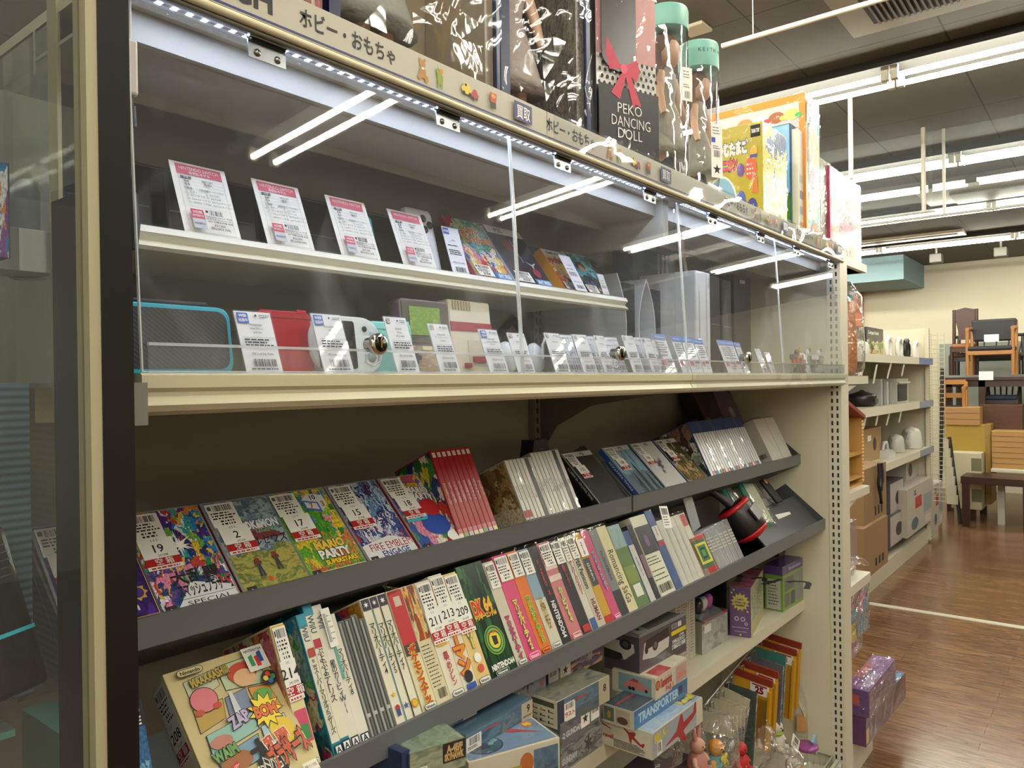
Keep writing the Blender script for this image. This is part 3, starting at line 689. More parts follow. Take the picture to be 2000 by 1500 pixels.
# second bay: four cases in larger boxes lying flat
PS = (.120, .014, .158)
def d_ff(p, w, h): p.rect(.002, w-.002, h-.017, h-.002, M('#c9ccd2', .4)); p.text('PS5', .07, h-.0095, .009, K, .02)
psd = [(1177, 'black game case with white header, number 102, leftmost flat case in the right bay', art(['#3c3e40', '#323436'], None, 3, 1., vor=False), '102', '#17181a', 'FINAL FANTASY VII REBIRTH'),
       (1254, 'blue sky game case with dark towers, number 108, second flat in right bay', art(['#5f93b4', '#8fb0bf', '#4a7796'], ['#3c4f62', '#6d808e', '#2d3b4a'], 4, 4., stretch=(3, 1, .6), vor=False), '108', '#2450a0', 'FINAL FANTASY'),
       (1305, 'white game case with grey sketched dragon, number 106, third flat in right bay', art(['#c9c9cb', '#cfcfd0'], None, 3, 1., vor=False), '106', '#28407c', 'FINAL FANTASY XVI'),
       (1350, 'brown and green fantasy game case, number 109, fourth flat case in the right bay', art(['#4a4a30', '#8a7a50', '#c8bfa0', '#342f22'], ['#7a6038', '#c0a878', '#3a3424'], 8, 6.), '109', '#28407c', 'DRAGON')]
for i, (u, lab, am, num, sc, ti) in enumerate(psd):
    x = X1r(u)
    def deco(p, w, h, i=i):
        p.rect(.003, w-.003, h-.016, h-.003, M('#c6c9cc', .4)); p.text('PS5', .075, h-.0095, .009, K, .02)
        if i == 1:
            for a, b in ((.045, .06), (.07, .085), (.1, .05)): p.poly([(a-.007, .005), (a-.004, b), (a, b+.02), (a+.004, b), (a+.007, .005)], M('#26313c', .5))
        if i == 2:
            for k in range(14): r_ = random.Random(k); p.star(.062+r_.uniform(-.02, .02), .075+r_.uniform(-.025, .025), r_.uniform(.006, .014), M('#62606a', .5), 5, .2, rot=r_.uniform(0, 90))
    T = frame((x, .873, H-.2735), 45)
    w_ = min(PS[0], (X1r(psd[i+1][0]) - x - .003) if i < 3 else PS[0]); w_ = PS[0] if i == 3 else max(w_, .1)
    o = flat_case(u, '', lab, am, None, deco, dims=(w_, .014, PS[2]), spinecol=sc, grp='flat game cases with red number stickers')
    p = Print('L', w_, .014, PS[2], e0=.0012); p.text(ti, .007, .075, .006, Wt, .0, rot=90, width=.09); p.done('spine_lettering', o)
    price_sticker(o, 'F', (w_, .014, PS[2]), .006, PS[2]-.042, .036, .038, seed=i+3)
    number_tag(o, 'F', (w_, .014, PS[2]), .012, PS[2]-.078, .036, .036, num)

# ================================================================== standing cases
def stand(name, x, w, d, h, mats, label, cat, row, group=None, spine=None, side=None, y=None, z=None, lean=25.5, wrap=False, top=None):
    y0, z0 = ((.877, H-.272) if row == 1 else (.80, H-.485))
    T = frame((x, y0 if y is None else y, z0 if z is None else z), lean)
    o = body(name, T, w, d, h, mats, label, cat, group, bev=.0006)
    dims = (w, d, h)
    if side is not None: cover(o, 'L', dims, side, name='side_picture')
    if spine: p = Print('F', *dims, e0=.0006); spine(p, w, h); p.done('spine_print', o)
    if wrap: MB().box(-.0012, w+.0012, -.0014, d, 0, h+.006, WRAP).build('clear_wrap', o)
    return o
ua, ub = 903, 978; xa, xb = X1r(ua), X1r(ub); n = 8; dw = (xb-xa)/n
for i in range(n):
    def sp(p, w, h, i=i):
        p.rect(.0006, w-.0006, .001, h-.001, M('#a8262c', .35)); p.rect(.0006, w-.0006, .004, .016, M(['#e6e0d0', '#8ab070', '#c8b8d8', '#e0d8a0'][i % 4], .4)); p.rect(.0006, w-.0006, .016, .024, M('#c87880', .4))
        p.rect(.002, w-.002, h-.014, h-.005, M('#e8e0e0', .4)); p.text('マリオカートゼルダの伝説スプラトゥーン'[i*2:i*2+7], w/2, h*.52, .0052, M('#e8cfc8', .4), vert=True)
    stand('game_case', xa+i*dw, dw*.94, .100, .170, M('#a32a30', .3), ('red spine game case showing a cartoon cover, first of the red row' if i == 0 else 'red spine game case standing in the row right of number 18'), 'game case', 1, 'red spine game cases', sp,
          side=art(['#2e6f3c', '#e8e4d8', '#3a8c48', '#243a78', '#d8c840'], ['#e8e4d8', '#28407c', '#c84830', '#5aa048'], 6, 3.) if i == 0 else None)
ua, ub = 1031, 1137; xa, xb = X1r(ua), X1r(ub); n = 15; dw = (xb-xa)/n
cols = ['#d9d6cc', '#d2cfc6', '#dbd8d0', '#cfccc4', '#dcd9d0', '#4a4a4e', '#cfcdc6', '#d8d5cd', '#d0cec8', '#dcd9d2', '#c9c7c2', '#d8d5ce', '#d2d0ca', '#3f4248', '#d6d3cc']
for i in range(n):
    def sp(p, w, h, i=i):
        p.rect(.0008, w-.0008, .002, h-.002, M(cols[i], .35)); p.rect(.001, w-.001, .004, .016, M('#2c2c34', .4)); p.rect(.0012, w-.0012, .006, .013, Wt); 
        if i in (0, 1): p.rect(.001, w-.001, .02, .034, M('#b02c34', .4))
        p.text('ポケモンどうぶつの森レイトン教授'[i:i+6], w/2, h*.5, .0046, M('#4a4448', .5), vert=True)
    stand('handheld_game_case', xa+i*dw, dw*.93, .118, .138+.008*(i > 6), M('#a8a8a6', .3), ('white spine handheld game case showing a brown village cover, first of its row' if i == 0 else 'slim white spine game case standing in the middle of upper rack'), 'game case', 1, 'white spine handheld game cases', sp,
          side=art(['#6a5638', '#8c7448', '#a88c58', '#c8b890', '#7a4c3c'], ['#cfc6a8', '#c8bd9c'], 7, 3., split=.35) if i == 0 else None, wrap=(i % 4 == 2), y=.872, z=H-.275)
o = MB().prism([(0, 0), (.075, 0), (.06, .05), (.01, .05)], 0, .035, M('#1a1a1c', .3), axis='y').build('book_stand', None, Matrix.Translation((pt(1038, 880, Y=1.03).x, 1.03, zat(905, pt(1038, 905, Y=1.03))))); tag(o, 'black plastic stand behind the white handheld cases', 'stand')
# blue topped white spines in the right bay
ua, ub = 1393, 1491; xa, xb = X1r(ua), X1r(ub); n = 22; dw = (xb-xa)/n
for i in range(n):
    def sp(p, w, h, i=i):
        p.rect(.0008, w-.0008, .002, h-.002, M('#cdcfd2', .3)); p.rect(.0008, w-.0008, h-.036, h-.002, M('#31497c', .35)); p.rect(.0012, w-.0012, .003, .02, M(['#dcdcdc', '#c87848', '#4c78b0', '#d8d8d8', '#48906c', '#c85c4c'][i*7 % 6], .4))
    stand('game_case', xa+i*dw, dw*.92, .125, .170, M('#2c4890', .3), ('blue case showing a dark picture cover, first of the blue topped spines' if i == 0 else 'white spine game case with blue top, standing in the right bay row'), 'game case', 1, 'white and blue spine game cases', sp,
          side=art(['#4c3a34', '#28344c', '#8c6c60', '#c8c8c4'], ['#c8c8c0', '#90988c', '#3c5048'], 5, 4.) if i == 0 else None, wrap=(i % 5 == 3))
for i, (u, u2, tx) in enumerate(((1512, 1532, 'left of two, with a small red picture'), (1533, 1549, 'right of two, by the end panel'))):
    o = stand('accessory_box', X1r(u), X1r(u2)-X1r(u), .13, .15, M('#cfccc4', .5), 'white shrink wrapped accessory box, ' + tx, 'box', 1, 'white accessory boxes', wrap=True, side=M('#c4bfb4', .5) if i == 0 else None, z=H-.268)
    if i == 0:
        p = Print('L', X1r(u2)-X1r(u), .13, .15, e0=.0012); p.disc(.075, .085, .018, M('#7a4238', .5), .012); p.bars(.08, .12, .02, .035, K, 14); p.lines(.02, .07, [.05, .04], .003, K); p.done('box_print', o)
T = frame((2.34, 1.0, H-.27), 25)
o = body('console_box', T, .30, .05, .27, M('#2c2226', .35), 'dark tall console box leaning behind white boxes under the cabinet', 'box'); p = Print('F', .30, .05, .27); p.poly([(.13, 0), (.30, 0), (.30, .24), (.22, .27), (.16, .27)], M('#6c5c74', .4)); p.disc(.24, .17, .02, M('#b8a8c0', .4)); p.poly([(.02, .0), (.05, 0), (.02, .25), (0, .26)], M('#5c2a30', .4)); p.done('box_print', o)

# ================================================================== lower rack, big flat box first
N64 = (.134, .036, .186)
T = frame((pt(483-0, 1512, Y=.79).x-.0, .795, H-.480), 45)
xn = pt(606, 1476, Y=.80).x - .134
T = frame((xn, .774, H-.478), 45)
o = body('cartridge_game_box', T, *N64, M('#c9b886', .5), 'large sand coloured fighting game box with pink ball hero panels, number 208, lower rack', 'game box')
w, d, h = N64
p = Print('F', w, d, h)
cpal = [('#c8a058', .030, .052, .05, .078), ]
def panel(pts, c): p.poly([(a, b) for a, b in pts], K); cx = sum(a for a, b in pts)/len(pts); cy = sum(b for a, b in pts)/len(pts); p.poly([(cx+(a-cx)*.965, cy+(b-cy)*.95) for a, b in pts], M(c, .5))
panel([(.018, .135), (.060, .150), (.060, .173), (.018, .168)], '#c4c6a8'); panel([(.063, .140), (.125, .132), (.112, .176), (.063, .174)], '#b8c4a0')
panel([(.014, .100), (.050, .108), (.056, .133), (.016, .131)], '#b89a4c'); panel([(.053, .098), (.086, .106), (.088, .136), (.058, .132)], '#7c88a4'); panel([(.089, .090), (.122, .098), (.118, .130), (.091, .135)], '#d88c3c')
panel([(.016, .070), (.082, .080), (.084, .104), (.018, .096)], '#90bcb0'); panel([(.018, .040), (.070, .046), (.078, .076), (.020, .066)], '#7898b0'); panel([(.080, .045), (.122, .058), (.120, .088), (.084, .082)], '#a8c0cc')
# generic round figures and shapes in place of the characters
p.disc(.033, .138, .0175, K, .0165); p.disc(.033, .138, .0165, M('#d87884', .5), .0155); p.disc(.022, .124, .006, M('#c05040', .5), .004); p.disc(.045, .126, .006, M('#c05040', .5), .004)
p.disc(.092, .156, .020, M('#b8402c', .5), .014); p.disc(.092, .148, .015, M('#dcae84', .5), .012); p.disc(.104, .118, .013, M('#5c9c48', .5), .010); p.disc(.108, .068, .016, M('#e0c034', .5), .018); p.disc(.040, .054, .020, M('#9c6438', .5), .012); p.disc(.032, .082, .014, M('#b87c6c', .5), .008)
p.poly([(.060, .100), (.064, .137), (.068, .137), (.070, .102)], M('#c8ccd2', .4))
p.star(.098, .099, .025, K, 11, .62); p.star(.098, .099, .023, M('#ecd030', .4), 11, .62); p.text('BOM', .098, .099, .015, M('#d86c28', .4), .05, width=.030, outline=K, rot=-3)
p.text('ZAP', .062, .100, .015, M('#b8a8d0', .4), .05, width=.028, outline=K, rot=12); p.text('WAIM', .030, .068, .013, M('#6c9c58', .4), .05, width=.032, outline=K, rot=8); p.text('MAAAAASH!!!', .050, .164, .012, M('#b8a040', .4), .04, width=.052, outline=K, rot=6)
p.text('大', .073, .054, .022, K, .06, rot=10); p.text('乱闘', .094, .060, .013, M('#c84c28', .4), .05, outline=Wt, rot=8)
p.text('スマッシュ', .060, .028, .023, K, .05, width=.064, rot=10, outline=Wt); p.text('ブラザーズ', .104, .042, .024, M('#c24a24', .4), .05, width=.056, rot=12, outline=K)
p.poly([(.018, .046), (.038, .054), (.040, .047), (.020, .038)], M('#c03838', .5)); p.text('ニンテンドウオールスター!', .029, .046, .0035, Wt, .02, rot=20, width=.020)
# maker lozenge, corner mark and patch
def lozenge(p, cx, cy, wd, hh, rot=0, col=K, fill=None, txt='Nintendo'):
    def rr(W, Hh_): 
        pts = []
        for sx, a0 in ((1, -90), (-1, 90)):
            for k in range(7): a = R(a0+30*k); pts.append((sx*(W/2-Hh_/2)+Hh_/2*math.cos(a), Hh_/2*math.sin(a)))
        c, s_ = math.cos(R(rot)), math.sin(R(rot)); return [(cx+a*c-b*s_, cy+a*s_+b*c) for a, b in pts]
    p.poly(rr(wd, hh), col); p.poly(rr(wd-hh*.16, hh*.82), fill or Wt); p.text(txt, cx, cy, hh*.5, col, .03, width=wd*.74, rot=rot)
lozenge(p, .029, .177, .034, .010, fill=M('#c9b886', .5))
p.rect(.100, .130, .150, .184, M('#dcdcd6', .5)); p.text('NINTENDO64', .115, .179, .0038, K, .02, width=.025)
for a, c in (((.105, .157), '#2a8c4c'), ((.113, .155), '#c83428'), ((.118, .160), '#2c50a8')): p.poly([(a[0], a[1]), (a[0]+.006, a[1]), (a[0]+.006, a[1]+.016), (a[0], a[1]+.014)], M(c, .4))
p.disc(.120, .136, .0105, K); 
for k, c in enumerate(('#3c9c58', '#c84030', '#e0b83c', '#4468b0')): p.disc(.120+.005*math.cos(k*1.57), .136+.005*math.sin(k*1.57), .0035, M(c, .4))
p.rect(.108, .128, .006, .018, M('#e0dccc', .5)); p.text('振動パック対応', .118, .012, .0035, K, width=.017)
p.done('cover_print', o)
p = Print('L', w, d, h); p.rect(.002, .034, .002, .184, M('#d8d2bc', .5)); p.done('side_panel', o)
price_sticker(o, 'L', N64, .003, .132, .031, .046); number_tag(o, 'L', N64, .002, .082, .032, .050, '208')
# small disc game box to its left
T = frame((X0+.001, .80, H-.478), 20, yaw=0)
gc = (.066, .02, .142)
o = body('game_case', T, *gc, M('#202226', .4), 'small blue disc game box with black header, lower rack at far left', 'game box'); p = Print('F', *gc)
p.rect(.001, .065, .001, .116, art(['#3f6fa4', '#2f5f9c', '#7cb0d0', '#b85c8c'], ['#3a68a8', '#d8c060', '#2c589c'], 6, 2., vor=True)); p.text('NINTENDO', .033, .133, .009, Wt, .03, width=.058); p.text('GAMECUBE', .033, .122, .009, Wt, .04, width=.058)
for k in range(8): p.star(.02+.012*(k % 4), .02+.012*(k//4), .004, M('#e0c86c', .4), 4, .3)
p.done('cover_print', o)

# ------------------------------------------------------------------ the long row of standing game boxes
PAPERB = M('#d5ccae', .5)
YEL = M('#ddb52c', .4)
# (u0, u1, height, depth, colour, kind, label, extras)
TEAL = '#1f7f9c'
def vtext(t, col=K, size=None, y=.5, bold=.02, outline=None, top=None):
    def f(p, w, h): p.text(t, w/2, h*y, size or w*.52, col, bold, vert=True, outline=outline)
    return f
def combo(*fs):
    def f(p, w, h):
        for g in fs: g(p, w, h)
    return f
def rc(x0, x1, y0, y1, c):   # fractions
    return lambda p, w, h: p.rect(w*x0, w*x1, h*y0, h*y1, M(c, .4) if isinstance(c, str) else c)
def bl(t, c, y, sz=.5, rot=-90, wd=.5, bold=.03): return lambda p, w, h: p.text(t, w/2, h*y, w*sz, M(c, .4), bold, rot=rot, width=h*wd)
def loz(y, col='#1c1a20', fill=None): return lambda p, w, h: lozenge(p, w/2, h*y, w*.82, w*.30, col=M(col, .4), fill=M(fill, .4) if fill else None)
def rating(p, w, h): p.rect(w*.1, w*.9, h*.015, h*.085, M('#17304a', .4)); p.rect(w*.2, w*.8, h*.03, h*.075, Wt); p.text('A', w/2, h*.05, w*.5, K, .03)
WB = '#dcd7c4'
items = [
 (603, 630, .186, .130, '#dccf9c', 'yellow and cream cartridge box with pink figures on its spine, number 214', combo(rc(.05, .95, .78, .99, '#d9b02c'), rc(.08, .92, .18, .40, '#c8506c'), rc(.2, .8, .2, .3, '#3c8c50'), bl('64', '#c84c6c', .50, .7, 0, .10), loz(.05)), ('214',), art(['#c8b890', '#b04858', '#e8dcb8', '#d8a03c'], None, 7, 5.)),
 (655, 673, .190, .136, TEAL, 'blue case, white spine, colourful picture on its side, first of two', combo(rc(.05, .95, .10, .9, WB), rc(.05, .95, .9, .99, '#2c90ac'), bl('WiiU', '#4c5c64', .86, .62, -90, .12), vtext('Newスーパーマリオブラザーズ', M('#343438', .4), .0068, .44, .01), rc(.15, .85, .69, .75, '#a8402c'), rating), None, art(['#3488b8', '#68b0c8', '#c8d0b8', '#58a050', '#7c9ca8'], ['#2c5c68', '#a8305c', '#1f7f9c', '#c8c0a0', '#1f7f9c'], 6, 6., split=.5)),
 (671, 690, .205, .136, TEAL, 'tall blue case with white spine, second of two with red letters', combo(rc(.05, .95, .10, .9, WB), rc(.05, .95, .9, .99, '#2c90ac'), bl('WiiU', '#4c5c64', .84, .62, -90, .12), rc(.12, .88, .68, .74, '#b02c3c'), vtext('ぷよぷよテトリス', M('#343438', .4), .0085, .5, .01), rating), None, art(['#145c70', '#2c78a0', '#104458'], None, 5, 5.)),
 (688, 707, .196, .136, '#d9d5c8', 'white disc game case with grey lettering and a peeling price label, left of two', combo(bl('Wii', '#7c8084', .88, .62, -90, .10), vtext('星のカービィWii', M('#343438', .4), .0075, .42, .01), rating), ('label',), art(['#c8b458', '#d8d4c4', '#8cb858'], None, 5, 3.)),
 (706, 727, .178, .136, '#d9d5c8', 'white disc game case with small price label, right of two', combo(rc(.05, .3, .5, .9, '#58a8a0'), vtext('マリオパーティ8', M('#343438', .4), .0075, .55, .01), rating), None, None),
 (728, 740, .165, .12, '#8c8f8c', None, None, None, None), (741, 753, .165, .12, '#85888a', None, None, None, None), (754, 766, .168, .12, '#92948f', None, None, None, None), (767, 778, .160, .12, '#8a8c88', None, None, None, None),
 (778, 795, .186, .134, WB, 'white spine cube console game, fourth party game, star and small red figure at foot', combo(rc(.04, .96, .90, .99, '#26233c'), lambda p, w, h: p.star(w*.5, h*.945, w*.3, Wt, 6), vtext('マリオパーティ4', K, .0088, .60, .01), lambda p, w, h: (p.star(w*.5, h*.24, w*.3, YEL), p.disc(w*.5, h*.14, w*.26, M('#b03030', .4)), p.rect(w*.3, w*.7, h*.08, h*.13, M('#2c4c90', .4)))), None, art(['#c89030', '#2c5890', '#c84848'], None, 6, 1.)),
 (795, 810, .186, .134, WB, 'white spine cube console game, fifth party game, with blue star at foot', combo(rc(.04, .96, .90, .99, '#26233c'), lambda p, w, h: p.star(w*.5, h*.945, w*.3, Wt, 6), rc(0, .12, .0, .9, '#28808c'), vtext('マリオパーティ5', K, .0088, .58, .01), lambda p, w, h: p.star(w*.5, h*.13, w*.38, M('#3858a0', .4))), None, None),
 (810, 827, .186, .134, WB, 'white spine cube console game, seventh party game, with orange coin at foot', combo(rc(.04, .96, .90, .99, '#26233c'), lambda p, w, h: p.star(w*.5, h*.945, w*.3, Wt, 6), rc(0, .12, .0, .9, '#2c2a20'), vtext('マリオパーティ7', K, .0088, .58, .01), lambda p, w, h: (p.disc(w*.5, h*.12, w*.38, M('#c8902c', .4)), p.disc(w*.5, h*.12, w*.28, YEL))), None, None),
 (829, 857, .186, .130, '#d8cfb0', 'red topped cartridge game box with plastic tuft, left of the cream back cover', combo(rc(.02, .98, .55, .99, '#b82830'), rc(.02, .98, .46, .55, '#4a3a38'), rc(.3, .75, .86, .94, '#c8b8a8'), vtext('ポケモンスナップ', M('#b83c28', .4), .0115, .27, .05, outline=M('#e0c838', .4)), loz(.05)), ('tuft',), art(['#a83c28', '#d8a850', '#6c4430'], None, 5, 1.)),
 (884, 911, .186, .130, '#dbd5c2', 'white cartridge game box with round logo lettering, number 211', combo(vtext('シレン2', M('#3c78b8', .4), .0135, .62, .05, outline=M('#c83838', .4)), rc(.15, .85, .44, .49, '#d8a828'), vtext('風来のシレン', M('#b03048', .4), .008, .25, .03), loz(.05)), ('211',), art(['#a83c28', '#e0b048', '#7c4c30', '#d8d0b8'], ['#d5ccae', '#cfc6a6', '#6c6450'], 6, 2., split=.6)),
 (911, 937, .190, .130, '#d8d2c0', 'white cartridge game box with large orange lettering, number 213', combo(vtext('ボンバーマン', M('#d88a20', .4), .0205, .50, .06, outline=M('#a82c20', .4)), lambda p, w, h: p.disc(w*.5, h*.13, w*.3, K), rc(.15, .85, .03, .075, '#2c50a0')), ('213',), None),
 (937, 963, .186, .130, '#d9bd7c', 'sandy cartridge game box with yellow lettering and small figures, number 209', combo(vtext('ストーリー', M('#e8cc3c', .4), .0135, .52, .06, outline=M('#3c7890', .4)), lambda p, w, h: (p.disc(w*.5, h*.24, w*.24, Wt), p.disc(w*.5, h*.15, w*.2, M('#c85030', .4))), loz(.05)), ('209',), None),
 (964, 1014, .192, .135, '#173c24', 'thick dark green jungle game box with yellow and red lettering', None, ('dk',), None),
 (1014, 1034, .186, .130, '#cfc9b6', 'white cartridge game box with red blue toy logo at foot', combo(vtext('マリオパーティ', M('#c83030', .4), .0098, .28, .05, outline=M('#3c60a8', .4)), loz(.05)), ('st',), None),
 (1034, 1060, .192, .130, '#d8487c', 'bright pink cartridge game box with big 2 logo', combo(vtext('マリオパーティ2', M('#e0c83c', .4), .0105, .34, .06, outline=M('#3c4c90', .4)), loz(.05, '#f0d0dc', '#d8487c')), ('st',), None),
 (1060, 1081, .192, .130, '#df7422', 'bright orange cartridge game box with colourful logo', combo(vtext('マリオパーティ3', M('#58a048', .4), .0100, .34, .06, outline=M('#e8d840', .4)), loz(.05, '#4c2810', '#df7422')), ('st',), None),
 (1081, 1101, .190, .130, '#87a4b8', 'sky blue topped game box with brown lettering', combo(rc(0, 1, 0, .5, '#cfcab8'), vtext('牧場物語2', M('#8c6c38', .4), .0105, .36, .05, outline=M('#d8c88c', .4)), loz(.05)), ('st',), None),
 (1101, 1119, .190, .130, '#1c1c20', 'black cartridge game box with red lettering and white vertical wording', combo(vtext('F-ZERO X', M('#c03838', .4), .008, .68, .03), bl('NINTENDO64', '#dcdcdc', .26, .42, -90, .36)), None, None),
 (1119, 1141, .192, .130, '#c87880', 'pink striped game box with yellow green logo', combo(rc(0, 1, .84, .9, '#e0c8c0'), rc(0, 1, .72, .78, '#e0c8c0'), rc(0, 1, .60, .66, '#e0c8c0'), vtext('カービィ64', M('#e0d048', .4), .0105, .36, .05, outline=M('#3c88a0', .4)), loz(.05, '#f0e0e0', '#c06068')), ('st',), None),
 (1141, 1159, .190, .130, '#26262c', 'black game box with red lettering and red maker mark', combo(vtext('超空間ナイター', M('#a83c40', .4), .008, .66, .03), rc(.15, .85, .04, .11, '#b02830')), ('st',), None),
 (1159, 1171, .190, .130, '#d0ccc0', 'white game box with red vertical lettering, beside the black one', combo(vtext('スーパーバンパー', M('#b03038', .4), .0085, .58, .03), rc(.1, .9, .03, .14, '#3c5890')), ('st',), None),
 (1171, 1186, .190, .130, '#c3bca8', 'grey beige console game box with dark red and black lettering', combo(bl('SUPER Famicom', '#3c383c', .62, .5, -90, .4), bl('HUMAN', '#7c2c34', .2, .5, -90, .22)), ('st',), None),
 (1186, 1201, .190, .130, '#c89a2c', 'mustard yellow game box with dark label, number 210', combo(rc(.1, .9, .42, .72, '#3c4450'), vtext('ロックマン', Wt, .007, .57, .02), rc(0, 1, 0, .1, '#b82c30')), ('210',), None),
 (1201, 1216, .190, .130, '#c84c78', 'deep pink game box with blue and yellow lettering', combo(vtext('プリティファイター', M('#58b0c0', .4), .0085, .55, .05, outline=M('#8c2c50', .4)), loz(.05, '#f0dce4', '#c84c78')), None, None),
 (1216, 1231, .188, .130, '#777c80', 'grey game box with black foot', combo(rc(0, 1, 0, .3, '#303438'), vtext('スーパーロボット', M('#2c3038', .4), .0075, .58, .03)), None, None),
 (1231, 1249, .190, .130, '#d6cda4', 'cream game box with flowing black script', combo(bl('Romancing SaGa', '#26221c', .42, .62, -90, .6, .0)), None, None),
 (1249, 1272, .185, .130, '#5f7c48', 'green field game box in crinkled wrap with white patch', combo(rc(0, 1, .72, 1, '#8ca8a8'), rc(.05, .95, .3, .5, '#7c8c44'), rc(.2, .8, .14, .28, '#dcdcd2')), None, None),
 (1272, 1284, .165, .12, '#284c88', 'blue topped white spine case', combo(rc(.08, .92, .02, .8, '#c8c8c4'), vtext('みんなのGOLF', M('#2c3a60', .4), .0052, .5, .02)), None, None),
 (1284, 1293, .175, .12, '#23242c', 'thin dark game case', combo(rc(.1, .9, .3, .6, '#7c5c6c')), None, None),
 (1323, 1336, .195, .135, '#37558c', 'blue case with curled clear wrap, number 239', combo(rc(.08, .92, .62, .80, '#dcdcd6'), vtext('239', K, .007, .73, .02), rc(.08, .92, .55, .61, '#b02830')), None, None),
]
silv = 0
for it in items:
    u0_, u1_, h, d, c, lab, sp, ex, side = it
    x = X2(u0_); w = X2(u1_) - x - .0006
    if lab is None:
        o = stand('empty_case', x, w, .118, h, M('#6d706e', .2), 'grey transparent empty plastic case standing on the lower rack', 'game case', 2, 'grey empty plastic cases'); 
        p = Print('F', w, .118, h); p.rect(.001, w*.35, .003, h-.003, M('#a4a6a2', .2)); p.rect(w*.45, w*.6, .003, h-.003, M('#4c4f50', .2)); p.rect(w*.2, w*.8, .03, .035, M('#b8bab6', .2)); p.done('case_ribs', o); continue
    o = stand('cartridge_game_box' if d == .13 or h > .19 else 'game_case', x, w, d, h, M(c, .42), lab + (', lower rack' if 'lower rack' not in lab and len(lab.split()) < 14 else ''), 'game box', 2, 'boxed games standing on the lower rack', sp, side, wrap=(u0_ > 1000))
    dims = (w, d, h)
    for e in (ex or ()):
        if e.isdigit():
            if e == '210':
                p = Print('F', *dims, e0=.003); p.rect(.001, w-.001, h*.74, h*.93, PAPER); p.text(e, w/2, h*.83, .0085, K, .02, vert=True); p.done('number_tag', o)
            else:
                price_sticker(o, 'F', dims, .001, h-.050, w-.0015, .046, seed=int(e)); number_tag(o, 'F', dims, -.0015, h-.100, w+.002, .052, e)
        if e == 'st': price_sticker(o, 'F', dims, .002, h-.048, w-.004, .044, seed=u0_)
        if e == 'label': 
            p = Print('F', *dims, e0=.004); p.rect(w*.6, w*1.5, h-.062, h-.008, PAPER); p.bars(w*.7, w*1.0, h-.055, h-.015, K, 6); p.lines(w*1.05, w*1.45, [h-.02, h-.028, h-.036, h-.044, h-.052], .002, K); p.done('price_sticker', o)
        if e == 'tuft': MB().tube([(w*.4, .0, h*.97), (w*.3, .01, h*1.06), (w*.55, .0, h*1.12), (w*.3, .0, h*1.22)], [.012, .004, .011, .001], BAG, 9).build('plastic_tuft', o)
        if e == 'dk':
            p = Print('F', *dims); p.rect(.001, w-.001, .001, h-.001, art(['#123420', '#1c4c28', '#0c2416', '#2c6834'], None, 6, 2., stretch=(1.5, 1, .7)))
            p.text('DK', w*.30, h*.61, .026, M('#c8362a', .4), .06, width=.026, outline=M('#e8c83c', .4)); p.text('64', w*.68, h*.62, .022, M('#e0b42c', .4), .05, width=.020, outline=M('#a82c20', .4)); p.text('ドンキーコング64', w*.5, h*.53, .0075, M('#e0c83c', .4), .05, width=w*.8, outline=M('#a82c20', .4))
            for rr_, c_ in ((.024, '#6c9c3c'), (.0215, '#1c4c28'), (.0195, '#7cac44'), (.016, '#26582c'), (.0135, '#d8c83c')): p.disc(w*.5, h*.31, rr_, M(c_, .4))
            p.poly([(w*.42, h*.27), (w*.58, h*.27), (w*.60, h*.34), (w*.42, h*.35)], K); p.text('メモリー拡張パック', w*.5, h*.375, .004, M('#c83c28', .4), .03, width=.03)
            p.text('NINTENDO64', w*.5, h*.10, .0095, Wt, .04, width=w*.86); lozenge(p, w*.40, h*.045, w*.5, .0075, col=Wt, fill=M('#173c24', .4)); p.done('cover_print', o)
# extra side-on cover between two boxes
x = X2(857); w = X2(884)-x-.001
o = stand('cartridge_game_box', x, w, .10, .186, M('#d2c8a6', .5), 'cream game box back cover with barcode, between the red one and number 211', 'game box', 2, 'boxed games standing on the lower rack')
p = Print('F', w, .1, .186); p.rect(.001, w-.001, .10, .185, art(['#a8442c', '#e0a83c', '#7c4830', '#d8c8a0'], None, 6, 8.)); p.lines(.003, w-.003, [.03+.0055*k for k in range(12)], .0016, M('#4c4638', .6)); p.bars(.008, w-.003, .012, .026, K, 14); p.done('back_print', o)
# two white backed cases with a dark picture, lying side-on
for u, u2, tx, hh in ((1293, 1322, 'white and black back cover with small purple picture', .19),):
    x = X2(u); w = X2(u2)-x
    o = stand('game_case', x, w, .03, hh, M('#cfccb8', .4), tx + ', lower rack', 'game box', 2, 'boxed games standing on the lower rack'); p = Print('F', w, .03, hh)
    p.rect(.002, w-.002, .10, .165, M('#26262e', .4)); p.disc(w/2, .13, .009, M('#6c4c88', .4), .014); p.lines(.004, w-.004, [.09, .083, .076, .06, .05, .04], .002, K); p.bars(.006, w-.004, .012, .03, K, 12); p.rect(.0, .003, .0, hh, M('#b8b4a8', .4)); p.done('back_print', o)
x = X2(1270); o = body('sheet_music_book', frame((x, .925, H-.50), 25.5), .15, .006, .27, M('#28344c', .5), 'dark blue anime cover book standing behind the games, with red haired figures', 'book'); cover(o, 'F', (.15, .006, .27), art(['#243048', '#2c3c5c', '#1c2638'], ['#b84c2c', '#28304c', '#d8b088', '#c83c30', '#e0c040'], 5, 4., split=.5)); 
p = Print('F', .15, .006, .27, e0=.001)
for ax_, ay_, c_ in ((.05, .20, '#b8502c'), (.10, .19, '#a83c30')):
    p.disc(ax_, ay_, .022, M(c_, .5), .02); p.disc(ax_, ay_-.006, .014, M('#d8a888', .5), .013); p.poly([(ax_-.022, ay_-.055), (ax_+.022, ay_-.055), (ax_+.012, ay_-.018), (ax_-.012, ay_-.018)], M('#c8a838', .5))
p.done('cover_lettering', o)
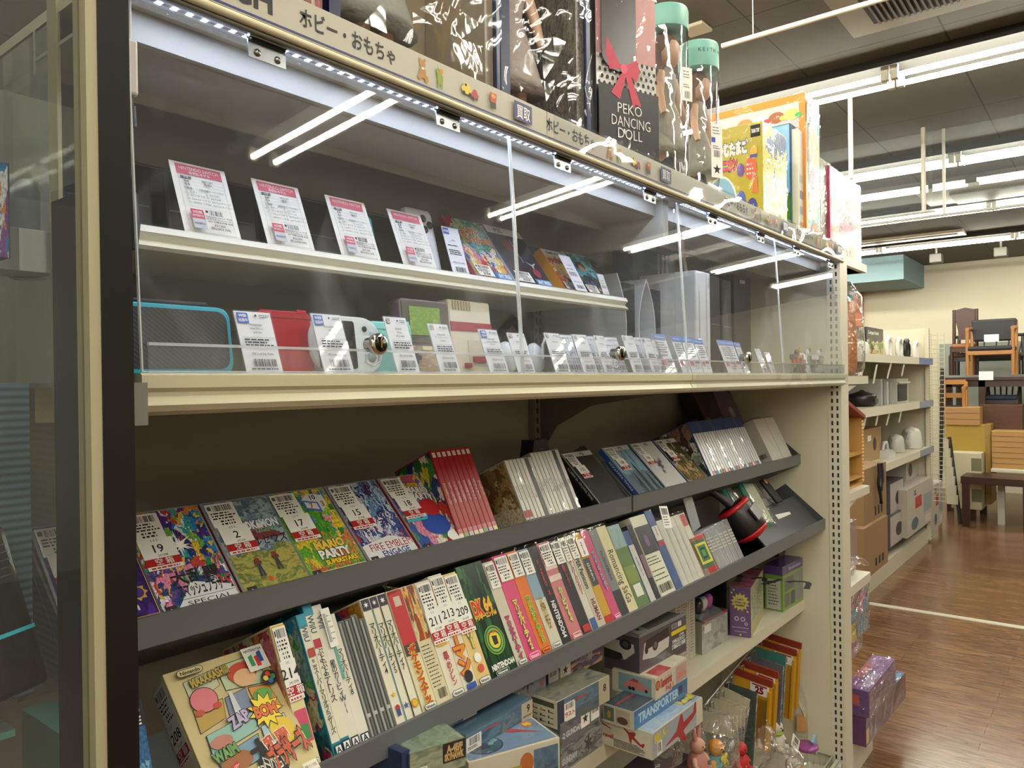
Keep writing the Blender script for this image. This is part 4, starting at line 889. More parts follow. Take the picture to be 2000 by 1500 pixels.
for i, (u, u2) in enumerate(((1336, 1347), (1347, 1358), (1358, 1368), (1368, 1378), (1378, 1389))):
    o = stand('game_case', X2(u), X2(u2)-X2(u)-.001, .12, .165, M('#cfccbf', .35), 'white spine case in crinkled wrap, left of the red cartridge toy' if i < 4 else 'white spine case with red top next to the red cartridge toy', 'game case', 2, 'white wrapped spine cases' if i < 4 else None, rc(.1, .9, .8, .98, '#b84048') if i == 4 else rc(.1, .9, .1, .85, '#c4c2b8'), wrap=True)
# price label bundle sticking up
T = frame((X2(1300), .80, H-.33), 20, roll=8); o = MB().box(0, .035, 0, .001, 0, .05, PAPER).build('price_label_bundle', None, T); tag(o, 'crumpled white price label bundle sticking up above the white backed case', 'price label'); p = Print('F', .035, .001, .05); p.bars(.004, .03, .03, .045, K, 16); p.lines(.004, .03, [.024, .018, .012, .006], .002, K); p.done('label_print', o)
# red cartridge shaped box
T = frame((X2(1372)+.01, .80, H-.485), 25.5, yaw=0)
o = body('cartridge_toy', T, .10, .03, .105, M('#b01f1c', .35), 'red square game cartridge case with green and yellow screen picture', 'game case', bev=.006)
p = Print('F', .10, .03, .105, e0=.001); p.rect(.012, .088, .02, .09, M('#1f5c34', .4)); p.rect(.02, .08, .03, .082, M('#d8c030', .4)); p.rect(.028, .072, .036, .076, M('#2c6c3c', .4)); p.rect(.036, .064, .042, .07, K); p.rect(.04, .06, .048, .064, M('#3c8c4c', .4)); p.done('label_print', o)
for i in range(6):
    u = 1402+9*i; x = X2(u); o = stand('cartridge_case', x, .028, .11, .105+.002*i, CASECLEAR, 'clear plastic cartridge case, one of a leaning row right of the red toy', 'case', 2, 'clear cartridge cases'); p = Print('F', .028, .11, .10); 
    for k in range(5): p.rect(.003, .025, .05+.008*k, .053+.008*k, M('#b8b6ac', .3))
    p.rect(0, .002, 0, .1, M('#c8c6bc', .3)); p.done('case_ribs', o)
T = frame((X2(1412), .88, H-.40), 12, roll=-10); o = MB().box(0, .05, 0, .002, 0, .13, clear(haze=.25)).box(.005, .045, -.0006, 0, .07, .125, M('#a8a8a0', .5)).build('price_card', None, T); tag(o, 'grey price card standing in clear sleeve behind cartridge cases', 'price card')
o = MB().box(0, .36, 0, .002, 0, .16, clear(haze=.10)).build('acrylic_board', None, frame((X2(1350), .97, H-.47), 45)); tag(o, 'clear acrylic sheet leaning in lower rack behind cartridge cases', 'acrylic sheet')
# red and black drum toy with handle
P = Vector((X2(1478)+.05, .86, H-.405))
T = Matrix.Translation(P) @ Matrix.Rotation(R(-35), 4, 'X') @ Matrix.Rotation(R(-14), 4, 'Y')
o = MB().lathe([(.028, -.055), (.045, -.05), (.05, -.035), (.05, .03), (.045, .045), (.03, .05)], M('#1a1718', .35), 20, T).build('drum_toy'); tag(o, 'black and red drum shaped game controller with a dark handle', 'toy')
MB().lathe([(.047, .034), (.052, .036), (.052, .044), (.047, .048)], M('#b81a24', .35), 20, T).lathe([(.02, -.062), (.04, -.055), (.051, -.046), (.050, -.040), (.046, -.040)], M('#b81a24', .35), 20, T).build('red_band', o)
MB().box(-.03, .03, -.052, -.046, -.02, .02, M('#3a3638', .4), T).build('front_plate', o)
MB().tube([(0, 0, .05), (-.005, .01, .09), (-.01, .02, .13), (-.02, .03, .17)], [.014, .012, .016, .012], M('#26232a', .4), 10, T).build('handle', o)
# two teal pouches in clear bags
for i, (u, yy, ww, c, tx) in enumerate(((1494, .86, .045, '#3f9a90', 'thin teal pouch with grey inside, left'), (1520, .85, .085, '#2f8c78', 'teal rimmed pouch with cream netted face, right'))):
    T = frame((X2(u)+.02, yy, H-.445), 32, roll=6); o = MB().box(0, ww, 0, .02, 0, .15, M(c, .5), bev=.01).build('pouch', None, T); tag(o, tx + ' of the pair on lower rack', 'pouch')
    MB().box(.006, ww-.006, -.003, .001, .008, .142, M('#aeb39a' if i else '#6c706c', .6, bump=.6, bs=90), bev=.004).build('pouch_face', o)
    MB().box(-.004, ww+.004, -.006, .024, -.004, .156, WRAP).build('clear_wrap', o)
# clear bag with a small keyboard strip and tag
T = frame((X2(1556), .90, H-.44), 45, roll=4); o = MB().box(0, .16, 0, .006, 0, .19, clear(gloss=2.5, rough=.06, haze=.12, bump=.6, bs=14), bev=.002).build('clear_bag', None, T); tag(o, 'clear bag with paper tag holding small accessories at end of lower rack', 'bag')
MB().box(.03, .075, -.003, -.001, .12, .17, M('#b8b6aa', .5)).build('paper_tag', o)
T = frame((X2(1553)+.01, .85, H-.46), 40, roll=4)
o = MB().box(0, .13, 0, .012, 0, .045, M('#18181a', .4), bev=.003).build('toy_keyboard', None, T); tag(o, 'tiny black piano keyboard toy in clear bag at the end of lower rack', 'toy')
for k in range(7): MB().box(.006+k*.017, .021+k*.017, -.003, 0, .003, .032, WHITE).build('white_key', o)
o = MB().box(.01, .06, 0, .01, 0, .09, M('#151517', .5), bev=.003).build('black_strap', None, frame((X2(1558)+.02, .87, H-.40), 40)); tag(o, 'short black strap lying above the tiny keyboard', 'strap'); MB().lathe([(.010, -.001), (.010, .001)], M('#c08c60', .5), 16, Matrix.Translation((.035, -.002, .08)) @ Matrix.Rotation(R(90), 4, 'X')).build('round_charm', o)
# ================================================================== contents of the lit cabinet
ZF = H+.0135     # cabinet floor
ZM = H+.1845     # middle shelf
PINK = M('#cf5a6e', .55); LG = M('#b9bcc4', .5)
def switch_card(x, label, sub, prices, seed, mod):
    w, h = .0745, .104
    T = frame((x, .868, ZM-.004), 22)
    o = MB().box(0, w, 0, .0006, 0, h, PAPER).build('price_card', None, T); tag(o, label, 'price card', 'pink headed cards on the middle shelf')
    p = Print('F', w, .0006, h, e0=.0003); f = w/.0745
    p.rect(.007, .0675, .087, .101, PINK); p.text('NINTENDO SWITCH', .037, .0960, .0052, Wt, .0, width=.052)
    if sub: p.text('有機ELモデル', .037, .0900, .0036, Wt, .01)
    G = M('#7d8288', .6)
    for x0_, x1_, y0, y1 in ((.007, .0675, .006, .0063), (.007, .0675, .0858, .0861), (.007, .0073, .006, .086), (.0672, .0675, .006, .086)): p.rect(x0_, x1_, y0, y1, G)
    p.rect(.010, .024, .0805, .084, M('#4c5866', .6)); p.text('型番', .017, .0822, .0026, Wt)
    p.text(mod, .045, .0805, .003, K); p.text('程度A', .045, .0758, .003, K)
    for y, t in ((.0765, '機種'), (.0715, '備考'), (.0665, '付属品')): p.text(t, .0165, y, .0028, K)
    p.text('付属品完備(カートリッジなし)', .047, .0665, .0025, K, width=.032)
    for k, (a, b) in enumerate((('本体 1', 'Joy-ConL'), ('ACアダプタ', 'Joy-ConR'), ('Switchドック', 'Joy-Conグリップ'), ('HDMIケーブル', 'Joy-Conストラップ'))):
        y = .061-.0055*k
        for xx, t in ((.012, a), (.038, b)): p.rect(xx, xx+.0025, y-.0012, y+.0012, G); p.rect(xx+.0004, xx+.0021, y-.0008, y+.0008, PAPER); p.text(t, xx+.005, y, .0026, K, align='l')
    for y in (.0785, .0742, .0690, .0640, .0375): p.rect(.010, .065, y, y+.0002, G)
    p.rect(.010, .027, .0215, .0345, M('#c4475c', .55)); p.text('30日間', .0185, .0305, .003, Wt, .01); p.text('動作保証付き', .0185, .0255, .0024, Wt, .01, width=.014)
    p.rect(.010, .027, .008, .0212, LG); p.text('本体初期化済', .0185, .0145, .0026, K, width=.014)
    p.bars(.034, .052, .0285, .0355, K, 16, seed); p.rect(.029, .0325, .031, .0345, K)
    p.text('Nintendo Switch 有機', .046, .0262, .0023, K, width=.034); p.text('ELモデル Nintendo HEG', .046, .0228, .0023, K, width=.034); p.text('-001 付属品完備 程度', .046, .0192, .0023, K, .01, width=.034)
    p.text(prices[0], .044, .0145, .0034, K, .01); p.text(prices[1], .044, .0098, .0034, K, .01); p.done('card_print', o); return o
def XM(u): return pt(u, 745-.14*0+ (455+ (u-262)*.14)-745, Y=.868).x
for u, tx, sub, pr, md in ((363, 'the leftmost and largest in view', True, ('¥27,000', '(税込¥29,700)'), 'HEG-001'), (525, 'second from left', True, ('¥26,000', '(税込¥28,600)'), 'HEG-001'), (669, 'third from left, in front of the teal handheld', False, ('¥25,000', '(税込¥27,500)'), 'HAC-001'), (790, 'fourth from left, beside the white handheld', False, ('¥17,000', '(税込¥18,700)'), 'HDH-001')):
    switch_card(XM(u), 'white price card with pink console heading, ' + tx, sub, pr, u, md)
def mini_card(u, T_v, y, w, label, web=False, head=None, body_=None, lean=20, z=None, name='price_card', grp='clear stand price cards in the cabinet', vbot=733, blue=None, seed=1):
    P = pt(u, vbot, Y=y); h = None
    hgt = (zat(T_v, Vector((P.x, y+.03, 0))) - ZF)/math.cos(R(lean)) if z is None else z
    T = frame((P.x, y, ZF), lean)
    o = MB().box(0, w, 0, .0015, 0, hgt, M('#dddfe8', .55)).box(-.0008, w+.0008, -.001, .0022, -.001, hgt+.0015, clear(gloss=.5, haze=.06)).build(name, None, T); tag(o, label, 'price card', grp)
    p = Print('F', w, .0015, hgt, e0=.0012); f = hgt
    if blue: p.rect(0, w, f*.86, f, M('#3f72c8', .5)); p.text(blue, w/2, f*.93, f*.045, Wt, width=w*.7)
    if web: p.rect(w*.04, w*.34, f*.80, f*.97, M('#2f5fc0', .5)); p.text('WEB', w*.19, f*.925, f*.045, Wt, .03); p.text('出品中', w*.19, f*.85, f*.045, Wt, .02, width=w*.24)
    elif not blue: p.rect(w*.06, w*.22, f*.88, f*.97, K); p.rect(w*.075, w*.205, f*.887, f*.963, PAPER); p.text('委', w*.14, f*.925, f*.05, K)
    if not blue:
        p.disc(w*.55, f*.93, w*.03, K); p.lines(w*.65, w*.95, [f*.93, f*.90], f*.012, K, seed)
        for k, t in enumerate(head or ('Nintendo', '', '')): p.text(t, w*.5, f*(.78-.065*k), f*(.042 if k == 0 else .032), K)
        p.rect(w*.06, w*.94, f*.565, f*.569, K); p.rect(w*.06, w*.94, f*.385, f*.389, K)
        p.lines(w*.1, w*.92, [f*.52, f*.475, f*.43], f*.022, K, seed+2); p.text('(税込¥18,700)', w*.5, f*.30, f*.038, K, width=w*.6)
        p.bars(w*.2, w*.85, f*.10, f*.22, K, 22, seed); p.lines(w*.12, w*.9, [f*.05], f*.02, K, seed)
    else:
        p.lines(w*.12, w*.9, [f*k for k in (.78, .72, .66, .60, .54, .46)], f*.018, K, seed); p.rect(w*.08, w*.35, f*.22, f*.36, M('#c4475c', .5)); p.bars(w*.45, w*.9, f*.28, f*.38, K, 12, seed); p.lines(w*.42, w*.92, [f*.2, f*.14], f*.02, K)
    p.done('card_print', o); return o
mc = [(483, 607, .048, 'white price card with blue web corner, in front of turquoise handheld', dict(web=True, head=('Nintendo', 'New 2DS LL', 'JAN-001'))),
      (635, 612, .047, 'white price card with blue web corner, in front of red handheld', dict(web=True, head=('Nintendo', '3DS', 'CTR-001'))),
      (778, 618, .042, 'white price card in front of pale teal handheld, right of left lock', dict(head=('SONY', 'PSVita', 'PCH-2000'))),
      (862, 632, .042, 'white price card in front of the clear handheld with green screen', dict(head=('Nintendo', 'ゲームボーイカラー', 'CGB-001'))),
      (959, 643, .046, 'white price card with blue web corner, by the red and white console', dict(web=True, head=('Nintendo', 'GAMEBOY POCKET', 'MGB-001'))),
      (1014, 650, .046, 'white price card in front of white earphone case, right of web card', dict(head=('Nintendo', '', '')))]
for i, (u, v, w_, lab, kw) in enumerate(mc): mini_card(u, v, .775, w_, lab, seed=i+3, **kw)
small = [(1087, 650, .046), (1142, 653, .047), (1183, 655, .036), (1239, 655, .045), (1276, 660, .04)]
for i, (u, v, w_) in enumerate(small):
    mini_card(u, v, .775, w_, 'white price card in clear stand, %s' % ['first right of the earphone case', 'second right of the earphone case', 'just left of the middle lock', 'just right of the middle lock', 'left of the blue headed cards'][i], seed=i+11)
    for k in range(4): mini_card(u+14+5*k, v+4, .80+.004*k, w_*.9, 'plain white price card behind the front cards', seed=k, grp='spare price cards behind')
bluec = [(1300, 652, .06, 'tallest, left of the cabinet joint'), (1335, 656, .045, 'second, half behind the tallest'), (1354, 658, .06, 'at the cabinet joint'), (1377, 662, .05, 'just right of the cabinet joint'), (1424, 664, .065, 'left of right lock, front one'), (1439, 666, .05, 'left of right lock, rear one'), (1456, 669, .035, 'smallest, just before the right lock')]
for i, (u, v, w_, tx) in enumerate(bluec): mini_card(u, v, .80, w_, 'white card with blue heading, ' + tx, blue='PlayStation', seed=i, grp='blue headed price cards')
for i, (u, v) in enumerate(((1492, 681), (1508, 688))): mini_card(u, v, .80, .04, 'small white price card right of the right lock, %s' % ['left', 'right'][i], seed=i+30)

# middle shelf: consoles behind the cards
def con(name, T, w, d, h, mat, lab, cat, bev=.006): o = MB().box(0, w, 0, d, 0, h, mat, bev=bev).build(name, None, T); return tag(o, lab, cat)
TEALC = M('#2f9ea0', .35)
for x, lab in ((.37, 'dark console box behind the leftmost pink card'), (.53, 'dark console box behind the second pink card'), (.70, 'black console box behind the teal handheld')):
    o = con('console_box', frame((x, 1.02, ZM), 6), .14, .04, .115, M('#17181c', .3), lab, 'box', .002); p = Print('F', .14, .04, .115); p.rect(.004, .136, .058, .060, M('#5c6068', .3)); p.rect(.004, .0048, .004, .11, M('#3a3e46', .3)); p.done('box_print', o)
x = XM(716); T = frame((x, .90, ZM-.002), 14)
o = con('handheld_console', T, .058, .014, .084, TEALC, 'teal handheld controller half hidden behind the third pink card', 'game console', .006)
for a, b in ((.040, .062), (.049, .062), (.0445, .070), (.0445, .054)): MB().lathe([(.0032, 0), (.0032, .001), (.001, .0015)], M('#8fd0cc', .4), 12, Matrix.Translation((a, -.0002, b)) @ Matrix.Rotation(R(90), 4, 'X')).build('button', o)
MB().lathe([(.0075, 0), (.0075, .002), (.006, .004), (.002, .0042)], M('#1e6e72', .4), 16, Matrix.Translation((.044, -.0002, .032)) @ Matrix.Rotation(R(90), 4, 'X')).build('thumb_stick', o)
# white handheld PC standing on its end
x = XM(846); T = frame((x+.0, .905, ZM), 14)
o = con('handheld_console', T, .066, .02, .118, M('#d5d9e0', .35), 'white handheld game computer standing upright with four black buttons', 'game console', .012)
for a, b, t in ((.038, .098, 'X'), (.052, .088, 'Y'), (.024, .088, 'A'), (.038, .078, 'B')):
    MB().lathe([(.0066, 0), (.0066, .002), (.004, .003)], M('#1c1c20', .3), 16, Matrix.Translation((a, -.0002, b)) @ Matrix.Rotation(R(90), 4, 'X')).build('button', o)
MB().lathe([(.010, 0), (.010, .003), (.007, .006), (.002, .0062)], M('#26262a', .3), 18, Matrix.Translation((.018, -.0002, .055)) @ Matrix.Rotation(R(90), 4, 'X')).build('thumb_stick', o)
p = Print('F', .066, .02, .118)
for r_ in range(9):
    for c_ in range(5): p.disc(.010+.0035*c_, .014+.0035*r_, .0011, M('#3a3e44', .4), n=8)
p.done('speaker_holes', o)
def lean_card(u, v, y, zb, w, h, lab, web=False, lean=18):
    P = pt(u, v, Y=y); T = frame((P.x, y, zb), lean)
    o = MB().box(0, w, 0, .001, 0, h, M('#dfe0ea', .5)).build('price_card', None, T); tag(o, lab, 'price card'); p = Print('F', w, .001, h)
    if web: p.rect(.001, w*.36, h*.84, h*.97, M('#2f5fc0', .5)); p.text('WEB', w*.19, h*.905, h*.05, Wt, .02)
    p.text('ASUS' if web else 'GAMEBOY', w*.5, h*.72, h*.035, K); p.lines(w*.1, w*.9, [h*k for k in (.6, .5, .46, .42)], h*.018, K); p.text('(税込¥65,780)' if web else '(税込¥4,620)', w*.5, h*.25, h*.03, K, width=w*.7); p.bars(w*.2, w*.85, h*.06, h*.16, K, 14); p.done('card_print', o)
lean_card(886, 532, .885, ZM, .042, .09, 'white price card with blue corner leaning on white handheld computer', True)
# angled game cases
def big_case(u, v, y, w, d, h, lean, bodym, am, lab, deco, side='#b81c24', zb=None, yaw=0, cat='game case', price=True):
    P = pt(u, v, Y=y); T = frame((P.x, y, ZM if zb is None else zb), lean, yaw)
    o = body('game_case', T, w, d, h, bodym, lab, cat, 'angled game boxes on the middle shelf'); 
    if am: cover(o, 'F', (w, d, h), am)
    p = Print('L', w, d, h); p.rect(.001, d-.001, .002, h-.002, M(side, .35)); p.done('spine', o)
    p = Print('F', w, d, h, e0=.0009); deco(p, w, h); p.done('cover_lettering', o)
    if price: price_sticker(o, 'F', (w, d, h), w*.05, h*.04, w*.42, h*.17, seed=int(u))
    return o
def unused(p, w, h): p.rect(w*.55, w*.96, h*.02, h*.12, M('#3c88c8', .4)); p.text('未使用品', w*.755, h*.07, h*.055, Wt, .02, width=w*.34)
big_case(935, 545, .885, .105, .0105, .155, 36, GREYC, art(['#4c9cc8', '#88c0d8', '#5cb070', '#c8d8b8'], ['#e0b840', '#c84838', '#e8d8c0', '#4c70b0', '#e088a0'], 6, 2., split=.5), 'red spined sky blue game case with orange lettering, leftmost angled case on middle shelf',
         lambda p, w, h: (p.poly([(.0, .14), (.02, .155), (.03, .155), (.0, .12)], M('#c02430', .4)), p.rect(.003, .020, .135, .152, M('#c02430', .4)), p.text('不思議な', .06, .125, .009, M('#d89038', .4), .04, outline=Wt), p.text('名探偵', .05, .113, .013, M('#d8742c', .4), .05, outline=Wt), p.text('とれか&ち', .062, .099, .014, M('#e08a2c', .4), .05, outline=Wt), unused(p, w, h)), price=True)
big_case(1013, 558, .885, .118, .014, .155, 36, M('#27407c', .3), art(['#1c2030', '#262a3e', '#14161f'], ['#16181f', '#3a2630', '#1c2434'], 3, 6., vor=False), 'dark space game case with white header and red planet, second angled case',
         lambda p, w, h: (p.rect(.002, w-.002, h-.022, h-.002, M('#d8dade', .4)), p.text('PS5', .04, h-.012, .012, K, .01), p.disc(.045, .105, .017, M('#7c2c3c', .4)), p.rect(.060, .0615, .06, .125, M('#9fc8e8', .3)), p.star(.085, .055, .02, M('#b8bcc4', .4), 3, .15, rot=270), p.disc(.085, .035, .012, M('#8c2838', .4)), unused(p, w, h)), side='#d8dade')
x = pt(1066, 560, Y=1.03).x
o = con('controller_box', frame((pt(1042, 500, Y=1.02).x, 1.02, ZM), 4), .155, .07, .118, M('#1c2236', .35), 'dark navy controller box behind the two small handheld game boxes', 'box', .002)
p = Print('F', .155, .07, .118); p.rect(.004, .151, .004, .114, art(['#1a2238', '#2c4260', '#121828'], None, 2, 1., vor=False)); p.text('PlayStation', .035, .104, .008, Wt, width=.042); p.text('SONY', .138, .106, .007, Wt, .02)
p.disc(.03, .07, .014, M('#2c3c5c', .4)); 
for k in range(4): p.disc(.03+.006*math.cos(k*1.57), .07+.006*math.sin(k*1.57), .0025, K)
p.done('box_print', o)
def d_gb(c1, c2, t, sub): return lambda p, w, h: (p.rect(.001, w-.001, h-.018, h-.001, M('#c8c8cc', .4)), p.text('GAME BOY', w*.4, h-.010, .007, K, .03, width=w*.5), p.text(t, w*.5, h*.72, h*.09, M(c1, .4), .05, width=w*.9, outline=K), p.text(sub, w*.6, h*.12, h*.07, M(c2, .4), .03, width=w*.6))
o = big_case(1107, 570, .885, .095, .026, .118, 36, M('#c8781c', .4), art(['#e8c040', '#d8782c', '#c8c8c0'], ['#e8d8b8', '#d89050', '#28304c', '#c84838'], 6, 4.), 'orange handheld game box with red yellow lettering, in front of navy controller box', d_gb('#c83828', '#2c50a8', 'ドラゴンボールZ', '超サイヤ'), side='#d89428')
lean_card(1127, 572, .865, ZM, .04, .09, 'white price card leaning on the orange handheld game box', False, 30)
o = big_case(1151, 575, .885, .10, .022, .125, 36, M('#c8b070', .4), art(['#4c9cb0', '#2c6878', '#88b8c0'], ['#2c3c3c', '#587068', '#1c2c34', '#8c6c50'], 8, 5.), 'teal pirate adventure handheld game box, rightmost on middle shelf', lambda p, w, h: (p.text('WANPIECE', w*.5, h*.28, h*.07, M('#28407c', .4), .04, width=w*.8), p.disc(w*.4, h*.68, .018, M('#3c2c28', .4), .012), p.disc(w*.4, h*.62, .011, M('#a87c5c', .4)), p.text('THE MOVIE', w*.6, h*.14, h*.06, M('#c8a840', .4), .03, width=w*.6)), side='#d8d0b8')
lean_card(1182, 578, .885, ZM-.004, .025, .06, 'small white card at right end of the middle shelf', False, 20)

# cabinet floor, left bay: handheld consoles
def rounded(w, h, r, n=6):
    pts = []
    for cx, cz, a0 in ((w-r, r, -90), (w-r, h-r, 0), (r, h-r, 90), (r, r, 180)):
        for k in range(n+1): a = R(a0+90*k/n); pts.append((cx+r*math.cos(a), cz+r*math.sin(a)))
    return pts
def slab(name, T, w, d, h, r, mat, lab, cat='game console'): o = MB().prism(rounded(w, h, r), 0, d, mat).build(name, None, T, bevel=.002); return tag(o, lab, cat)
def shell(w, h, r, ins, y, mat, name, o, zo=0, xo=0): s = MB().prism([(a+xo+ins, b+zo+ins) for a, b in rounded(w-2*ins, h-2*ins, r)], -y, 0, mat).build(name, o); return s
CY = .80
xl = X0+.018; xr = pt(452, 640, Y=CY).x
ribm = bpy.data.materials.new('ribbed_lid'); ribm.use_nodes = True; nt = ribm.node_tree; b_ = nt.nodes['Principled BSDF']
wv = nt.nodes.new('ShaderNodeTexWave'); wv.inputs['Scale'].default_value = 95; wv.bands_direction = 'DIAGONAL'; tcx = nt.nodes.new('ShaderNodeTexCoord'); mpx = nt.nodes.new('ShaderNodeMapping'); mpx.inputs['Scale'].default_value = (1, 0, 1.2); nt.links.new(tcx.outputs['Object'], mpx.inputs[0]); nt.links.new(mpx.outputs[0], wv.inputs[0])
rp = nt.nodes.new('ShaderNodeValToRGB'); rp.color_ramp.elements[0].color = (.008, .009, .012, 1); rp.color_ramp.elements[1].color = (.03, .033, .04, 1); nt.links.new(wv.outputs[1], rp.inputs[0]); nt.links.new(rp.outputs[0], b_.inputs['Base Color']); b_.inputs['Roughness'].default_value = .35
hh = (zat(600, Vector((xr, CY+.01, 0)))-ZF)
o = slab('handheld_console', frame((xl, CY, ZF), 8), xr-xl+.004, .024, hh, .014, M('#2aa4c4', .3), 'black ribbed folding handheld console with turquoise rim, far left in cabinet')
shell(xr-xl+.004, hh, .012, .0055, .0012, ribm, 'lid', o)
MB().tube([(-.0, .010, hh+.003), (xr-xl-.02, .010, hh+.003)], .0042, M('#14161c', .35), 10).build('stylus', o)
xa = pt(514, 640, Y=.82).x; xb = pt(616, 640, Y=.82).x
o = slab('handheld_console', frame((xa, .82, ZF), 8), xb-xa, .020, .082, .008, M('#a8162a', .22), 'glossy dark red folding handheld console between two white price cards')
MB().box(0, xb-xa, -.0006, 0, .072, .0725, M('#5c0c18', .3)).box(xb-xa-.02, xb-xa-.006, .0, .019, .081, .084, M('#c02034', .25)).build('hinge_line', o)
xa = pt(672, 660, Y=.815).x; xb = pt(752, 660, Y=.815).x
o = slab('handheld_console', frame((xa-.05, .815, ZF), 8), xb-xa+.05, .016, .080, .034, M('#d6dde2', .3), 'white handheld console with round button cluster, behind the left lock')
MB().prism(rounded(.062, .066, .004), -.0012, 0, M('#0c0d10', .15), Matrix.Translation((.012, 0, .007))).build('screen', o)
W_ = xb-xa+.05
for a, b in ((W_-.018, .058), (W_-.009, .049), (W_-.027, .049), (W_-.018, .040)): MB().lathe([(.0042, 0), (.0042, .0015), (.002, .002)], M('#c0ccd8', .3), 14, Matrix.Translation((a, -.0002, b)) @ Matrix.Rotation(R(90), 4, 'X')).build('button', o)
MB().lathe([(.007, 0), (.007, .002), (.005, .004), (.001, .0042)], M('#9aa6ae', .3), 16, Matrix.Translation((W_-.022, -.0002, .024)) @ Matrix.Rotation(R(90), 4, 'X')).build('thumb_stick', o)
MB().lathe([(.004, 0), (.004, .0015)], M('#14161a', .2), 14, Matrix.Translation((W_-.031, -.0002, .063)) @ Matrix.Rotation(R(90), 4, 'X')).build('camera_dot', o)
xa = pt(733, 660, Y=.83).x; xb = pt(812, 660, Y=.83).x
o = slab('handheld_console', frame((xa, .83, ZF), 8), xb-xa, .018, .078, .006, M('#86d2cf', .3), 'pale aqua folding handheld console partly behind a white price card')
MB().box(.01, xb-xa-.003, -.0006, 0, .066, .0667, M('#4ea09c', .4)).box(xb-xa-.012, xb-xa-.003, 0, .017, .077, .08, M('#9adcd8', .3)).build('hinge_line', o)
# clear handheld with green grey screen
xa = pt(790, 660, Y=.86).x; xb = pt(886, 660, Y=.86).x; w = xb-xa; zt = zat(580, Vector((xa, .875, 0)))-ZF
o = slab('handheld_console', frame((xa, .86, ZF), 6), w, .024, zt, .008, M('#70606a', .3), 'see-through handheld console with green screen standing behind price cards')
MB().prism(rounded(w-.008, zt*.55, .004), -.001, 0, M('#5e5c54', .3), Matrix.Translation((.004, 0, zt*.42))).build('screen_frame', o)
MB().prism(rounded(w*.62, zt*.38, .001), -.0018, 0, art(['#8fb05c', '#7c9c50', '#a0bc6c'], None, 5, 1., vor=False), Matrix.Translation((w*.17, 0, zt*.52))).build('screen', o)
p = Print('F', w, .02, zt, e0=.001); p.rect(w*.02, w*.98, .004, zt*.38, art(['#b8a088', '#a08c78', '#c8b8a0', '#8c7468'], None, 5, 3., vor=False)); p.done('clear_front', o)
MB().box(w*.22-.010, w*.22+.010, -.005, 0, zt*.22-.0035, zt*.22+.0035, M('#2c3450', .4)).box(w*.22-.0035, w*.22+.0035, -.005, 0, zt*.22-.010, zt*.22+.010, M('#2c3450', .4)).build('direction_pad', o)
MB().prism(rounded(.022, .006, .003), -.003, 0, M('#d8d0b0', .4), Matrix.Translation((w*.36, 0, zt*.32))).build('logo_plate', o)
# red and white console standing on its side
xa = pt(886, 660, Y=.865).x; xb = pt(968, 660, Y=.865).x; w = xb-xa; zt = zat(582, Vector((xa, .88, 0)))-ZF
o = con('game_console', frame((xa, .865, ZF), 6), w, .055, zt, M('#d6d0c0', .4), 'cream and dark red retro console standing on end behind cards', 'game console', .004)
p = MB(); p.box(.002, w-.002, -.0012, 0, zt*.58, zt*.70, M('#9c2438', .4)); p.build('red_band', o)
p = MB()
for k in range(7): p.box(.010+k*.007, .013+k*.007, -.0014, 0, zt*.86, zt*.98, M('#a89c80', .5))
p.build('vent_ribs', o)
MB().box(w*.38, w*.9, -.001, 0, zt*.12, zt*.46, M('#c8c0b0', .4)).build('slot_cover', o)
MB().box(w*.46, w*.74, -.005, 0, zt*.16, zt*.24, M('#9c2438', .4)).build('red_lever', o)
MB().box(w*.26, w*.40, -.004, 0, zt*.09, zt*.15, M('#9c2438', .4)).build('red_button', o)
# earphone things and cable, dark headset
for k, (u, tx) in enumerate(((990, 'left'), (1045, 'right'))):
    P = pt(u, 675, Y=.85); o = MB().lathe([(.001, -.008), (.020, -.008), (.024, -.003), (.024, .003), (.020, .008), (.001, .008)], M('#cdd2da', .3), 20, Matrix.Translation((P.x, .85, ZF+.03)) @ Matrix.Rotation(R(78), 4, 'X'), sx=.9, sy=1.2).build('charging_pod'); tag(o, 'round white charging pod among price cards, %s one' % tx, 'charger')
P0 = pt(1060, 690, Y=.82); o = MB().tube([P0+Vector((-.0, 0, -.01)), P0+Vector((0, 0, .015)), P0+Vector((.008, 0, .028)), P0+Vector((.02, .003, .03))], .0025, M('#dfe2e8', .4)).build('white_cable'); tag(o, 'short white cable rising between price cards', 'cable')
P = pt(1000, 625, Y=.98); o = MB().tube([(P.x-.05, .98, ZF+.02), (P.x-.045, .98, ZF+.08), (P.x, .98, ZF+.115), (P.x+.05, .98, ZF+.085), (P.x+.06, .98, ZF+.02)], .010, M('#1a1b20', .4), 10).build('headset'); tag(o, 'black over-ear headset standing at back of cabinet', 'headset')
for s in (-.05, .06): MB().lathe([(.001, -.012), (.028, -.012), (.032, 0), (.028, .012), (.001, .012)], M('#15161a', .5), 16, Matrix.Translation((P.x+s, .98, ZF+.035)) @ Matrix.Rotation(R(90), 4, 'Y')).build('ear_cup', o)
